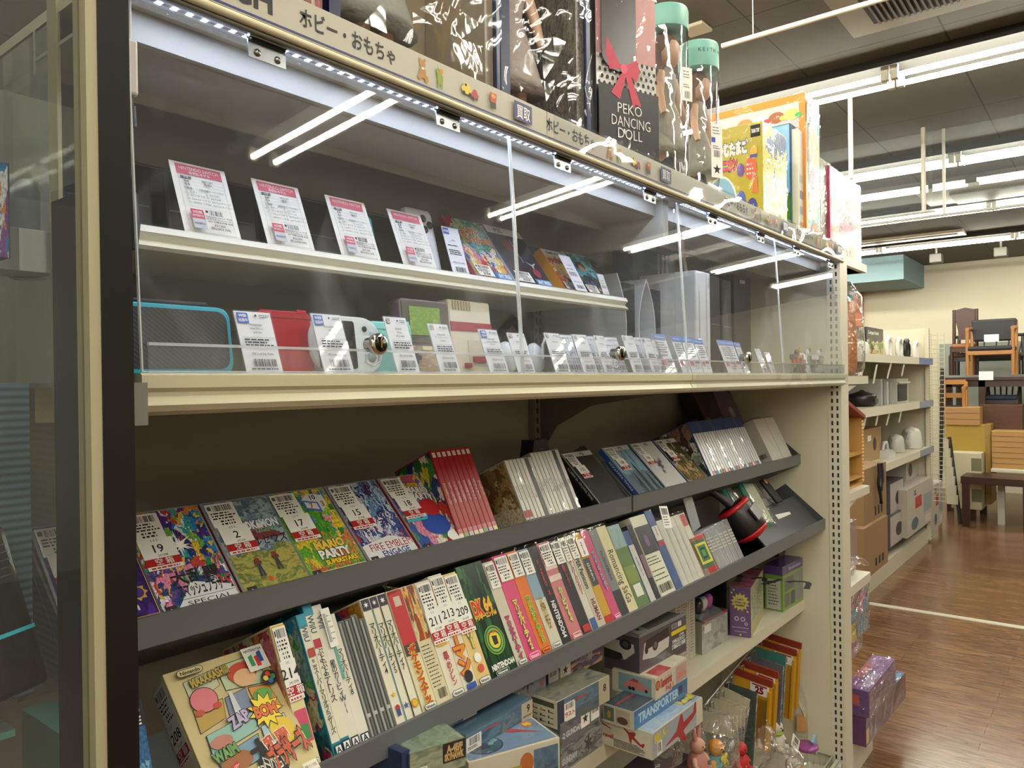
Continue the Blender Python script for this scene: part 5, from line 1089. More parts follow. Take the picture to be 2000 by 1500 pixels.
# right bay consoles
def fin_console(u0, u1, y, hgt, lab):
    a = pt(u0, 700, Y=y).x; b = pt(u1, 700, Y=y).x; w = b-a
    T = Matrix.Translation((a, y, ZF)); o = MB().box(w*.3, w*.7, .01, .24, .004, hgt*.93, M('#111318', .25)).build('game_console', None, T); tag(o, lab, 'game console')
    for s, x_ in ((-1, .0), (1, w)):
        mb = MB(); pts = []
        for k in range(11):
            t = k/10; z = hgt*t; bow = .35*w*(4*t*(1-t)); pts.append((x_ + (bow if s < 0 else -bow)*.8 + (-.004 if s < 0 else .004)*t, z))
        poly = pts + [(px+(.004 if s < 0 else -.004), z) for px, z in reversed(pts)]
        mb.prism(poly, -.0, .25, M('#d9dde6', .3)); mb.build('white_fin', o)
    return o
fin_console(1208, 1264, .93, .24, 'tall white and black game console with curved fins, left of two')
fin_console(1266, 1316, .93, .235, 'tall white and black game console with curved fins, right of two')
for i, (u0_, u1_, y, v, c, lab) in enumerate(((1322, 1332, .92, 548, '#dde0e4', 'slim white console standing upright, left of joint'), (1336, 1346, .92, 552, '#17191f', 'slim black console standing upright, left of joint'), (1388, 1408, .92, 535, '#15161b', 'glossy black console standing upright, first right of the white box'), (1412, 1430, .93, 545, '#1b1c20', 'black console box with pale logo, second right of white box'), (1436, 1468, .94, 535, '#131418', 'wide black console box lettered in white, right bay'))):
    P = pt(u0_, 715, Y=y); Q = pt(u1_, 715, Y=y); hgt = zat(v, P)-ZF
    o = con('game_console' if i != 3 else 'console_box', Matrix.Translation((P.x, y, ZF)), Q.x-P.x, .22, hgt, M(c, .3), lab, 'game console', .003)
    p = Print('F', Q.x-P.x, .22, hgt); ww = Q.x-P.x
    if i == 4: p.text('SONY', ww*.5, hgt*.94, .012, Wt, .04)
    else: p.rect(ww*.1, ww*.9, hgt*.5, hgt*.508, M('#7c8088', .3))
    p.done('console_print', o)
P = pt(1361, 700, Y=.84); Q = pt(1389, 700, Y=.84); hgt = zat(527, P)-ZF; w = Q.x-P.x
o = con('game_console', Matrix.Translation((P.x, .84, ZF)), w, .26, hgt, M('#d3d6dc', .35), 'tall off-white boxy console just right of the cabinet joint', 'game console', .004)
p = Print('F', w, .26, hgt); p.rect(w*.7, w*.72, .002, hgt-.002, M('#8a8e96', .4)); p.rect(w*.2, w*.23, hgt*.2, hgt*.8, M('#a8acb2', .4)); p.text('XBOX', w*.86, hgt*.9, .008, M('#8a8e96', .4), rot=90); p.done('front_lines', o)
P = pt(1240, 560, Y=1.02); o = con('console_box', Matrix.Translation((P.x-.05, 1.0, ZF+.25)), .22, .12, .09, M('#22242c', .35), 'dark console box lying on top of the white fin consoles', 'box', .003)
for k in range(3): MB().box(.14+.025*k, .15+.025*k, -.002, 0, .005, .085, M('#b8bcc8', .3)).build('pale_stripe', o)
P = pt(1560, 640, Y=1.1)
# robot toys
def robot(x, y, s, c1, c2, c3, lab, roll=0):
    T = Matrix.Translation((x, y, ZF)) @ Matrix.Rotation(R(roll), 4, 'Y') @ Matrix.Scale(s, 4)
    o = MB().prism([(-.25, .42), (.25, .42), (.34, .78), (-.34, .78)], -.14, .14, M(c1, .3)).build('toy_robot', None, T, bevel=.02); tag(o, lab, 'toy', 'toy robots in the cabinet')
    MB().ball((0, 0, .90), (.11, .11, .13), M(c2, .3)).box(-.02, .02, -.16, -.08, .92, 1.08, M(c3, .3)).build('head', o)
    for sx in (-1, 1):
        MB().box(sx*.42-.11, sx*.42+.11, -.13, .13, .60, .82, M(c2, .3), bev=.03).tube([(sx*.44, 0, .62), (sx*.48, -.06, .38)], [.08, .07], M(c1, .3)).ball((sx*.49, -.07, .32), .08, M(c3, .3)).build('arm', o)
        MB().tube([(sx*.14, 0, .42), (sx*.18, -.02, .22), (sx*.19, 0, .05)], [.11, .09, .10], M(c2, .3)).box(sx*.19-.1, sx*.19+.1, -.17, .1, 0, .09, M(c3, .3), bev=.02).build('leg', o)
    MB().prism([(-.18, .55), (.18, .55), (.08, .72), (-.08, .72)], -.17, -.13, M(c3, .3)).build('chest_plate', o)
    return o
xr0 = pt(1556, 700, Y=.80).x
robot(xr0, .80, .075, '#b8322c', '#4c4c54', '#d8a838', 'small red and grey robot toy at right end of cabinet, leftmost')
robot(pt(1576, 700, Y=.83).x, .83, .08, '#4c9c3c', '#d8dce0', '#3c4450', 'small green and white robot toy, second in cabinet group')
robot(pt(1598, 700, Y=.80).x, .80, .078, '#3c3f58', '#d8dce0', '#7c7f90', 'small white and navy robot toy, third in cabinet group')
robot(pt(1617, 700, Y=.82).x, .82, .055, '#58b840', '#e8e8e8', '#58b840', 'tiny bright green and white robot toy, rightmost in cabinet', 12)
robot(pt(1566, 706, Y=.775).x, .775, .05, '#a8322c', '#8c2c28', '#5c5c60', 'tiny dark red robot toy in front of the leftmost robot', -8)
lean_card(1577, 714, .77, ZF, .045, .07, 'white price card among the small robot toys', False, 20)
# ================================================================== boxes standing on the cabinet roof
ZR = H+.405
def crumple(name, w, d, h, mat, parent, amp=.004, seed=1, n=10):
    r = random.Random(seed); mb = MB()
    def sheet(P, nu, nv):
        vs = []; fs = []
        for j in range(nv+1):
            for i in range(nu+1):
                a = P(i/nu, j/nv); edge = i in (0, nu) or j in (0, nv)
                vs.append(Vector(a) + (Vector((0, 0, 0)) if edge else Vector((r.uniform(-1, 1), r.uniform(-1, 1), r.uniform(-1, 1)))*amp))
        for j in range(nv):
            for i in range(nu): q = j*(nu+1)+i; fs.append((q, q+1, q+nu+2, q+nu+1))
        mb.add(vs, fs, mat)
    e = amp+.001
    sheet(lambda a, b: (a*w, -e, b*h), n, int(n*1.6)); sheet(lambda a, b: (-e, d*(1-a), b*h), n, int(n*1.6)); sheet(lambda a, b: (a*w, b*d, h+e), n, n)
    o = mb.build(name, parent); return o
def yawbox(uA, uB, Y0, Y1, z0, z1): 
    A = pt(uA, 740, Y=Y0); B = pt(uB, 740, Y=Y1); dx_, dy_ = B.x-A.x, B.y-A.y
    return Matrix.Translation((A.x, A.y, z0)) @ Matrix.Rotation(math.atan2(dy_, dx_), 4, 'Z'), math.hypot(dx_, dy_), z1-z0
NAVY = M('#12204c', .35)
def doll(parent, cx, cy, z0, s, dress, hair, skin='#d0a890'):
    T = Matrix.Translation((cx, cy, z0)) @ Matrix.Scale(s, 4)
    for sx in (-1, 1): MB().tube([(sx*.05, 0, .34), (sx*.052, 0, .18), (sx*.05, .005, .02), (sx*.05, -.03, 0)], [.032, .024, .018, .02], M(skin, .4), 10, T).build('leg', parent)
    MB().lathe([(.17, .26), (.15, .30), (.10, .44), (.055, .56), (.075, .66), (.07, .72), (.03, .76)], M(dress, .8, bump=.5, bs=40), 18, T, sy=.7).build('dress', parent)
    for sx in (-1, 1): MB().tube([(sx*.075, 0, .71), (sx*.12, -.02, .58), (sx*.13, -.05, .46)], [.03, .024, .016], M(skin, .4), 10, T).build('arm', parent)
    MB().ball((0, -.01, .84), (.075, .075, .09), M(skin, .4), T).tube([(0, 0, .74), (0, 0, .79)], .025, M(skin, .4), 8, T).build('head', parent)
    MB().ball((0, .015, .87), (.09, .085, .09), M(hair, .6), T).tube([(-.07, .03, .86), (-.09, .03, .7), (-.08, .03, .58)], [.04, .04, .015], M(hair, .6), 8, T).tube([(.07, .03, .86), (.09, .03, .7), (.08, .03, .58)], [.04, .04, .015], M(hair, .6), 8, T).build('hair', parent)
def windowbox(T, w, d, h, frame_m, back, lab, dress, hair, fr=.012, seed=1, frr=None):
    o = MB().box(0, w, d-.004, d, 0, h, frame_m).box(0, .004, 0, d, 0, h, frame_m).box(w-.004, w, 0, d, 0, h, frame_m).box(0, w, 0, d, 0, .006, frame_m).box(0, w, 0, d, h-.006, h, frame_m)
    o.box(0, fr, -.001, .004, 0, h, frame_m).box(w-(frr or fr), w, -.001, .004, 0, h, frame_m)
    o = o.build('doll_box', None, T); tag(o, lab, 'doll box')
    MB().box(.005, w-.005, d-.010, d-.005, .007, h-.007, back).box(w-.016-(frr or fr), w-.005, .01, d-.012, .007, h-.01, back).build('back_card', o)
    doll(o, w*.42, d*.5, .01, h*.98, dress, hair)
    crumple('clear_wrap', w, d, h, WRAP, o, .004, seed, 7)
    return o
flower = art(['#8c8478', '#968c80', '#a08c70', '#8a8276'], ['#928878', '#8c8070', '#a89468'], 4, 3., vor=False)
# small red patterned box corner then navy strip at far left
T, w, h = yawbox(590, 640, .80, .79, ZR, H+.80); o = body('toy_box', T, w, .16, h, M('#7c2c34', .4), 'dark red patterned box partly hidden at top left of the roof', 'box')
cover(o, 'F', (w, .16, h), art(['#8c3a40', '#b0a090', '#5c2028'], None, 6, 2.))
T, w, h = yawbox(652, 984, .80, .79, ZR, H+.86)
windowbox(T, w, .16, h, NAVY, flower, 'large navy framed doll box in crinkled wrap with floral card inside', '#8c8c84', '#6a5040', fr=.018, frr=.008)
T, w, h = yawbox(986, 1160, .81, .77, ZR, H+.86)
windowbox(T, w, .16, h, NAVY, art(['#5c5a54', '#6c6860', '#4c4a46', '#787066'], None, 14, 3.), 'grey patterned doll box in crinkled wrap, between navy box and black polka dot box', '#a89c98', '#3a3030', fr=.02, frr=.01, seed=4)
# black, pink and polka dot box
A = pt(1163, 121, Y=.80); B = pt(1281, 154, Z=A.z); wd = math.hypot(B.x-A.x, B.y-A.y); yaw = math.degrees(math.atan2(B.y-A.y, B.x-A.x))
T = frame((A.x, A.y, ZR), 0, yaw); hgt = .46; zb = A.z-ZR
o = body('doll_box', T, wd, .12, hgt, M('#1c1b1f', .4), 'tall black box with red ribbon, polka dot band and white dancing doll lettering', 'doll box')
p = Print('F', wd, .12, hgt)
p.rect(.001, wd-.001, zb+.002, hgt, M('#c08c8c', .5)); p.rect(.001, wd-.001, zb-.042, zb+.02, M('#d8d4d2', .5))
for r_ in range(5):
    for c_ in range(12):
        X_ = .008+c_*.0135+(r_ % 2)*.0068; Z_ = zb-.036+r_*.0125
        if X_ < wd-.004: p.disc(X_, Z_, .0036, K, .0042, n=12)
p.rect(.001, wd-.001, .001, zb-.040, M('#222126', .45)); p.rect(wd*.06, wd*.62, zb+.03, hgt, M('#3a3436', .3)); p.disc(wd*.32, zb+.02, wd*.26, M('#3a3436', .3), .03)
RB = M('#b8304c', .5)
p.poly([(wd*.38, zb-.002), (wd*.14, zb+.055), (wd*.12, zb+.02), (wd*.18, zb-.01)], RB); p.poly([(wd*.38, zb-.002), (wd*.62, zb+.022), (wd*.68, zb+.0), (wd*.62, zb-.022)], RB)
p.poly([(wd*.40, zb-.005), (wd*.20, zb-.055), (wd*.34, zb-.065), (wd*.46, zb-.01)], RB); p.poly([(wd*.42, zb-.005), (wd*.56, zb-.08), (wd*.60, zb-.068), (wd*.70, zb-.072), (wd*.5, zb-.005)], RB); p.disc(wd*.41, zb-.002, wd*.055, M('#d04a68', .5), .01)
for t, z_, ww in (('PEKO', zb-.069, .40), ('DANCING', zb-.095, .64), ('DOLL', zb-.119, .40)): p.text(t, wd*(.50 if t != 'DANCING' else .52), z_-.012, .022, M('#d8d6d4', .5), -.004, width=wd*ww)
p.done('cover_print', o)
0 and MB().lathe([(.03, zb+.03), (.035, zb+.06), (.028, zb+.10), (.03, zb+.13)], M('#a88460', .5), 12, Matrix.Translation((wd*.3, -.002, 0)), sy=.25).build('window_figure', o)
MB().box(wd*.06, wd*.62, -.006, -.004, zb+.02, hgt, clear(gloss=2, haze=.04)).build('window_pane', o)
mw = crumple('clear_wrap', wd, .12, hgt, WRAP, o, .004, 9)
# two clear cylinder cases with sea green lids
def cyl_case(uc, y, rad, vtop, vlid, lab, txt):
    P = pt(uc, 300, Y=y); zt = zat(vtop, P); zl = zat(vlid, P)
    T = Matrix.Translation((P.x, y, ZR)); hh = zt-ZR
    o = MB().lathe([(rad, 0), (rad, .008), (rad*.98, .012)], M('#8fb8ac', .4), 28, T).build('doll_case'); tag(o, lab, 'doll case', 'clear cylinder doll cases')
    c = MB(); c.keep = True; vs = []; fs = []; n = 28
    for k in range(n): a = 2*math.pi*k/n; vs += [(rad*.985*math.cos(a), rad*.985*math.sin(a), .01), (rad*.985*math.cos(a), rad*.985*math.sin(a), zl-ZR)]
    for k in range(n): fs.append((2*k, 2*((k+1) % n), 2*((k+1) % n)+1, 2*k+1))
    c.add(vs, fs, clear(sheet=True, gloss=2.5, rough=.05, haze=.04, bump=.25, bs=8), T, True); c.build('clear_tube', o)
    MB().lathe([(rad, zl-ZR), (rad*1.01, zl-ZR+.002), (rad*1.01, hh-.006), (rad*.97, hh), (.001, hh)], M('#7fb4a8', .45), 28, T).build('lid', o)
    if txt:
        # lettering wraps the lid
        s = 'KEITH MANOR'
        for k, ch in enumerate(s):
            if ch == ' ': continue
            a = R(-150+11*k); g = glyphs(ch, .0); vs_, fs_, bb = g
            Tm = T @ Matrix.Rotation(a, 4, 'Z') @ Matrix.Translation((rad*1.013, 0, (zl-ZR+hh)/2+.006)) @ Matrix.Rotation(R(90), 4, 'Z') @ Matrix.Rotation(R(90), 4, 'X')
            mm = MB(); mm.keep = True; mm.add([((q[0]-(bb[0]+bb[1])/2)*.014, (q[1]-.36)*.014, 0) for q in vs_], fs_, K, Tm); lo_ = mm.build('lid_letter', o)
    doll(o, P.x, y, ZR+.01, (zl-ZR)*1.02, '#9c968c', '#6c4c38'); 
    MB().lathe([(rad*.6, .02), (rad*.62, .05), (rad*.4, .10), (rad*.2, .12)], M('#3c3c42', .8), 16, Matrix.Translation((P.x-.01, y, ZR))).build('dark_skirt', o)
    return o, P, T
o, P, T = cyl_case(1303, .825, .052, 24, 66, 'clear cylinder doll case with sea green lid, nearer of two', None)
q = Print('F', .03, .001, .075); q.rect(0, .03, 0, .075, PAPER); q.bars(.008, .024, .006, .022, K, 14); q.lines(.005, .026, [.065, .058, .052, .035, .030], .002, K); c = q.done('price_tag', o); c.matrix_basis = Matrix.Translation((P.x-.045, .825-.060, ZR+.22)) @ Matrix.Rotation(R(-25), 4, 'Z')
q = Print('F', .03, .001, .03); q.rect(0, .024, 0, .03, PAPER); q.star(.012, .015, .010, K); c = q.done('star_tag', o); c.matrix_basis = Matrix.Translation((P.x-.014, .825-.060, ZR+.262))
o, P, T = cyl_case(1366, .83, .050, 92, 142, 'clear cylinder doll case with lettered sea green lid, farther of two', 1)
q = Print('F', .035, .001, .13); q.rect(0, .035, 0, .13, PAPER); q.star(.0175, .020, .013, K); q.bars(.008, .028, .05, .066, K, 14); q.rect(.001, .013, .085, .097, BLUE); q.lines(.005, .03, [.12, .113, .106, .075, .07], .002, K); c = q.done('price_tag', o); c.matrix_basis = Matrix.Translation((P.x-.056, .83-.056, ZR+.085)) @ Matrix.Rotation(R(-25), 4, 'Z')
# yellow toy egg maker box
Y = .80; A = pt(1399, 300, Y=.88); 
def sidebox(name, uc, uf, yn, yfar, vt, lab, cat, bodym, depth_u=None, z0=ZR):
    """box whose visible big face looks along -x (left) ; uf..uc far/near ends of that face"""
    P = pt(uc, 740, Y=yn); zt = zat(vt, P); Pf = pt(uf, 740, X=P.x); W = (Pf.y-P.y)
    return P, zt-z0, W
P = pt(1490, 400, Y=.79); zt = zat(235, P); Lf = pt(1392, 400, X=P.x).y - P.y; Rw = pt(1537, 400, Y=.79).x - P.x
T = Matrix.Translation((P.x, P.y, ZR)); hh = zt-ZR; dd = (Rw, Lf, hh)
o = body('toy_box', T, Rw, Lf, hh, M('#b8a616', .35), 'bright yellow toy box with blue crank machine picture', 'toy box')
p = Print('L', *dd); W = Lf; YEW = M('#b8a616', .35)
p.rect(.001, W-.001, .001, hh-.001, YEW)
p.rect(W*.78, W*.97, hh*.87, hh*.975, K); p.text('TAKARA TOMY', W*.875, hh*.925, .012, Wt, .03, width=W*.16)
p.text('つむたまご', W*.42, hh*.80, .030, Wt, .09, width=W*.62, outline=M('#2c2c78', .4)); p.text('ミニオン', W*.32, hh*.66, .030, M('#d84c3c', .4), .08, width=W*.40, outline=M('#2c3c88', .4))
p.disc(W*.18, hh*.28, W*.34, Wt, hh*.30); p.disc(W*.18, hh*.28, W*.31, M('#88b8d8', .4), hh*.28); p.poly([(0, hh*.05), (0, hh*.38), (W*.20, hh*.40), (W*.24, hh*.34), (W*.44, hh*.36), (W*.48, hh*.1), (W*.3, hh*.03)], M('#dcd028', .4)); p.disc(W*.33, hh*.30, W*.05, M('#4c70b8', .4)); p.rect(0, W*.2, hh*.12, hh*.15, M('#3c3c78', .4))
p.disc(W*.58, hh*.32, W*.10, M('#4c60b0', .4), hh*.10); p.disc(W*.58, hh*.32, W*.05, M('#7c90d0', .4)); p.poly([(W*.55, hh*.2), (W*.60, hh*.12), (W*.72, hh*.12), (W*.72, hh*.16), (W*.62, hh*.17), (W*.62, hh*.3)], M('#4c60b0', .4))
p.disc(W*.78, hh*.60, W*.12, M('#d8603c', .4), hh*.10); p.lines(W*.70, W*.88, [hh*.63, hh*.59, hh*.55], .005, Wt); p.disc(W*.80, hh*.26, W*.10, M('#3c3c88', .4), hh*.08); p.lines(W*.73, W*.88, [hh*.27, hh*.23], .005, Wt)
p.disc(W*.84, hh*.74, W*.07, M('#e0b038', .4), hh*.06); p.rect(W*.77, W*.91, hh*.69, hh*.72, M('#4c4c98', .4)); p.disc(W*.58, hh*.60, W*.07, M('#6c4c9c', .4), hh*.06); p.poly([(W*.80, hh*.38), (W*.92, hh*.38), (W*.90, hh*.52), (W*.84, hh*.52)], M('#d87838', .4))
p.rect(W*.5, W-.001, .001, hh*.19, M('#d86c24', .4)); p.poly([(W*.52, hh*.1), (W*.999, hh*.1), (W*.999, hh*.18), (W*.52, hh*.2)], M('#78a8c0', .4)); p.text('ミニオン', W*.76, hh*.135, .014, M('#e8e040', .4), .07, outline=K); p.text('つくれる!!', W*.76, hh*.075, .013, Wt, .06, outline=M('#2c2c60', .4)); p.done('cover_print', o)
cover(o, 'F', dd, art(['#d8c81c', '#cbbc30', '#e0d050', '#5c6c9c'], ['#c8c060', '#a8b048', '#8c8c50'], 5, 3.), name='side_print'); crumple('clear_wrap', Rw, Lf, hh, clear(sheet=True, gloss=.4, rough=.08, haze=.005, bump=.5, bs=9), o, .002, 5, 8)
# blue landscape box and white book between
P2 = pt(1545, 400, Y=.82); zt = zat(240, P2); w2 = pt(1558, 400, Y=.82).x-P2.x
o = body('picture_box', Matrix.Translation((P2.x, .82, ZR)), w2, .22, zt-ZR, M('#274c70', .4), 'narrow blue sky and green field box between yellow and orange boxes', 'box'); cover(o, 'L', (w2, .22, zt-ZR), art(['#4c88c0', '#78a8cc'], ['#4c8c2c', '#26401c'], 3, 3., vor=False)); cover(o, 'F', (w2, .22, zt-ZR), art(['#1c2c44', '#2c5c88'], ['#3c8c2c', '#2c4c1c'], 3, 3., vor=False), name='side_print')
P3 = pt(1560, 400, Y=.80); zt = zat(250, P3); w3 = pt(1573, 400, Y=.80).x-P3.x
o = body('boxed_book', Matrix.Translation((P3.x, .80, ZR)), w3, .2, zt-ZR, M('#c8c6bc', .5), 'thin pale grey boxed item with printed edge beside the orange box', 'box'); p = Print('F', w3, .2, zt-ZR)
for k in range(5): p.rect(w3*.15, w3*.85, .02+k*.05, .045+k*.05, M(['#8c8c88', '#b89080', '#9c9c9c', '#7c8088', '#a8a8a0'][k], .5))
p.done('side_print', o)
# large orange rimmed box
P4 = pt(1575, 400, Y=.79); zt = zat(180, P4); L4 = pt(1384, 400, X=P4.x).y-.79; w4 = pt(1602, 400, Y=.79).x-P4.x; hh = zt-ZR
o = body('toy_box', Matrix.Translation((P4.x, .79, ZR)), w4, L4, hh, M('#c0720f', .35), 'large orange rimmed white toy box with pink Japanese lettering, behind yellow box', 'toy box')
p = Print('L', w4, L4, hh); p.rect(.0, L4-.02, .0, hh-.025, M('#a8a2a0', .4)); p.text('うじょう', L4*.25, hh*.80, .034, M('#c83858', .4), .08, outline=Wt)
for k, (c_, t_) in enumerate((('#c87838', .40), ('#d8d0c0', .56), ('#8c4c24', .72), ('#c8c060', .87))): p.disc(L4*t_, hh*.88, .026, M(c_, .5), .018); p.disc(L4*t_+.022, hh*.87, .012, M(['#b84c3c', '#c83c50', '#d8b030', '#3c8c50'][k], .5), .008)
p.rect(L4*.50, L4*.93, hh*.70, hh*.79, M('#c83c78', .4)); p.rect(L4*.505, L4*.925, hh*.705, hh*.785, M('#d8d2d0', .4)); p.text('はとても丈夫です', L4*.71, hh*.748, .018, M('#c83c78', .4), .06, width=L4*.38); p.rect(L4*.4, L4*.9, hh*.55, hh*.67, M('#c8b838', .4)); p.done('cover_print', o)
p = Print('F', w4, L4, hh); p.rect(w4*.18, w4*.98, .0, hh*.97, M('#7ca8b8', .4)); p.disc(w4*.6, hh*.68, w4*.36, M('#c8c0a0', .4), hh*.14); p.disc(w4*.5, hh*.48, w4*.3, M('#d87c98', .4), hh*.06); p.disc(w4*.5, hh*.32, w4*.28, Wt, hh*.10); p.disc(w4*.75, hh*.44, w4*.22, Wt, hh*.12); p.disc(w4*.6, hh*.14, w4*.3, M('#c87038', .4), hh*.07); p.done('side_print', o)
crumple('clear_wrap', w4, L4, hh, clear(sheet=True, gloss=.4, rough=.08, haze=.005, bump=.5, bs=9), o, .003, 12, 9)
price_sticker(o, 'F', (w4, L4, hh), w4*.05, hh*.82, w4*.34, hh*.15, 4)
# cream boxes and pink box with pearly wrap
P5 = pt(1603, 400, Y=.80); zt = zat(308, P5); w5 = pt(1621, 400, Y=.80).x-P5.x; hh = zt-ZR
o = body('toy_box', Matrix.Translation((P5.x, .80, ZR)), w5, .26, hh, M('#b8b090', .4), 'pale box in textured clear wrap between orange box and pink box', 'toy box'); cover(o, 'F', (w5, .26, hh), art(['#94907c', '#7c7458', '#9c988c'], ['#8c4c38', '#8c7c38', '#5c3448', '#847c6c'], 7, 3.), name='side_print'); crumple('clear_wrap', w5, .26, hh, WRAP, o, .002, 2, 8)
P6 = pt(1621, 400, Y=.79); zt = zat(322, P6); A = P6; Bx = pt(1688, 400, Y=.78).x; w6 = Bx-A.x; hh = zt-ZR
o = body('toy_box', Matrix.Translation((A.x, .79, ZR)), w6*.97, .10, hh, M('#a02050', .35), 'deep pink toy box in glittering textured wrap, rightmost on the roof', 'toy box')
p = Print('F', w6*.97, .10, hh); W = w6*.97; p.rect(W*.06, W*.98, .004, hh*.93, art(['#983c5c', '#a86478', '#4c7c84', '#788c44'], ['#842848', '#946828', '#5c1c38', '#a06478'], 6, 2.)); p.disc(W*.5, hh*.52, W*.26, M('#c85c88', .4), hh*.13); p.disc(W*.45, hh*.54, W*.08, M('#50302c', .4), hh*.05); p.disc(W*.6, hh*.54, W*.08, M('#3c2824', .4), hh*.05); p.disc(W*.8, hh*.7, W*.12, M('#90b060', .4), hh*.08)
p.rect(W*.28, W*.46, .03, hh*.20, M('#4c3048', .4)); p.rect(W*.5, W*.80, .0, hh*.22, M('#a0988c', .5)); p.poly([(W*.6, .04), (W*.7, .03), (W*.76, .08), (W*.68, .12)], M('#e09030', .4)); p.done('cover_print', o); crumple('clear_wrap', W, .10, hh, clear(sheet=True, gloss=.4, rough=.1, haze=.01, bump=.8, bs=60), o, .002, 7, 14)

# ================================================================== model kits on the lower shelf
def kit(N, L, Rr, vt, Z, lab, bodyc, fF, fL, fT, wrap=True, cat='model kit box'):
    n = pt(*N, Z=Z); r = pt(*Rr, Z=Z); l = pt(*L, Z=Z); w = (r-n).length; d = (l-n).length; yaw = math.degrees(math.atan2(r.y-n.y, r.x-n.x)); h = zat(vt, n)-Z
    d = min(max(d, .06), .18)
    T = frame((n.x, n.y, Z), 0, yaw); o = body('model_kit_box', T, w, d, h, M(bodyc, .4), lab, cat)
    for f, fn in (('F', fF), ('L', fL), ('T', fT)):
        if fn: p = Print(f, w, d, h); fn(p, w if f != 'L' else d, h if f != 'T' else d); p.done({'F': 'front_print', 'L': 'end_print', 'T': 'top_print'}[f], o)
    if wrap: MB().box(-.001, w+.001, -.0012, d, 0, h+.0012, WRAP).build('clear_wrap', o)
    return o, Z+h, (w, d, h)
Zs = H-.764
RB2 = M('#a8202c', .45)
def jet(p, cx, cy, s, c, rot=0):
    pts = [(-1, -.08), (-.3, .02), (.0, .35), (.12, .33), (.15, .06), (.75, .06), (.85, .28), (.95, .28), (1, .0), (.7, -.1), (.1, -.16), (.25, -.5), (.1, -.48), (-.25, -.16)]
    a = R(rot); p.poly([(cx+s*(x*math.cos(a)-y*math.sin(a)), cy+s*(x*math.sin(a)+y*math.cos(a))) for x, y in pts], c)
def bellF(p, w, h): p.rect(.002, w-.002, .002, h*.55, M('#a8b0b8', .5)); p.rect(.002, w-.002, h*.30, h-.002, M('#9ca8b8', .5)); jet(p, w*.55, h*.45, w*.34, RB2, 8); p.text('BELL X-1', w*.16, h*.74, h*.3, M('#d8c828', .4), .05, width=w*.24, rot=3); p.rect(w*.86, w-.001, .001, h-.001, M('#d0ccb8', .4)); p.rect(w*.08, w*.17, h*.05, h*.55, PAPER); p.bars(w*.09, w*.16, h*.15, h*.5, K, 12)
def bellL(p, w, h): p.rect(.002, w-.002, .002, h-.002, M('#d5d0bf', .5)); jet(p, w*.62, h*.68, w*.26, RB2, -35); p.poly([(0, h*.85), (w*.2, h*.72), (w*.2, h*.68), (0, h*.78)], RB2); p.text('revell', w*.14, h*.42, h*.16, M('#b02830', .4), .04); p.lines(w*.25, w*.92, [h*(.35-.045*k) for k in range(7)], .0012, K)
def bellT(p, w, d): p.rect(.002, w-.002, .002, d-.002, art(['#6c8cb8', '#a8b8c8', '#88a0c0'], None, 3, 2., vor=False)); p.rect(w*.7, w*.98, d*.1, d*.3, M('#28407c', .4)); p.text('Revell', w*.84, d*.2, d*.16, M('#d8c828', .4), .05)
o, z_, dm = kit((1274, 1486), (1174, 1453), (1372, 1409), 1433, Zs, 'white and blue jet model kit box with red jets, bottom of right stack', '#cdc8b6', bellF, bellL, bellT)
def spF(p, w, h): p.rect(.0, w, .0, h, M('#2f6da0', .4)); p.text('TRANSPORTER', w*.45, h*.5, h*.5, M('#a8c8e0', .4), .04, width=w*.75); p.rect(w*.82, w*.9, h*.3, h*.8, M('#1c3c68', .4))
def spL(p, w, h): p.rect(.001, w-.001, .001, h-.001, M('#cfcab8', .5)); p.rect(w*.03, w*.36, h*.15, h*.9, M('#5c6c60', .5)); p.disc(w*.2, h*.5, w*.06, M('#c89838', .4), h*.2); p.rect(w*.42, w*.88, h*.12, h*.9, M('#b8a898', .5)); p.disc(w*.64, h*.35, w*.18, M('#5c4438', .5), h*.2)
def spT(p, w, d): p.rect(.001, w-.001, .001, d-.001, art(['#2c3c48', '#48606c', '#1c2428'], None, 4, 2., vor=False)); p.rect(w*.02, w*.6, d*.6, d*.68, M('#b83838', .4))
o, z_, dm = kit((1238, 1428), (1174, 1412), (1342, 1356), 1391, z_+.001, 'low blue sided space vehicle kit box, second from bottom of right stack', '#cfcab8', spF, spL, spT)
def fbF(p, w, h): p.rect(.0, w, .0, h, M('#cdc7b2', .5)); p.disc(w*.07, h*.62, h*.22, M('#7c3c24', .4)); p.disc(w*.07, h*.62, h*.16, M('#c8702c', .4)); p.text('Thunderbirds', w*.32, h*.62, h*.42, M('#b82c34', .4), .04, width=w*.36, shear=.1); p.text('FAB 1', w*.42, h*.22, h*.26, M('#b82c34', .4), .03); p.rect(w*.62, w*.97, h*.1, h*.9, M('#b89c98', .5)); p.poly([(w*.65, h*.25), (w*.95, h*.3), (w*.93, h*.5), (w*.7, h*.55)], M('#c87870', .4))
def fbL(p, w, h): p.rect(.0, w, .0, h, M('#cfc9b4', .5)); p.rect(w*.15, w*.92, h*.1, h*.92, M('#7c9ca4', .5)); p.poly([(w*.25, h*.42), (w*.38, h*.66), (w*.62, h*.7), (w*.88, h*.45), (w*.84, h*.3), (w*.3, h*.3)], M('#c87878', .4)); p.poly([(w*.42, h*.64), (w*.5, h*.78), (w*.62, h*.74), (w*.62, h*.62)], M('#a83c44', .4)); p.disc(w*.42, h*.3, w*.04, K); p.disc(w*.5, h*.3, w*.04, K); p.disc(w*.8, h*.32, w*.035, K)
def fbT(p, w, d): p.rect(.001, w-.001, .001, d-.001, M('#c9c3ae', .5)); p.rect(w*.1, w*.5, .0, d*.3, M('#b02c34', .4))
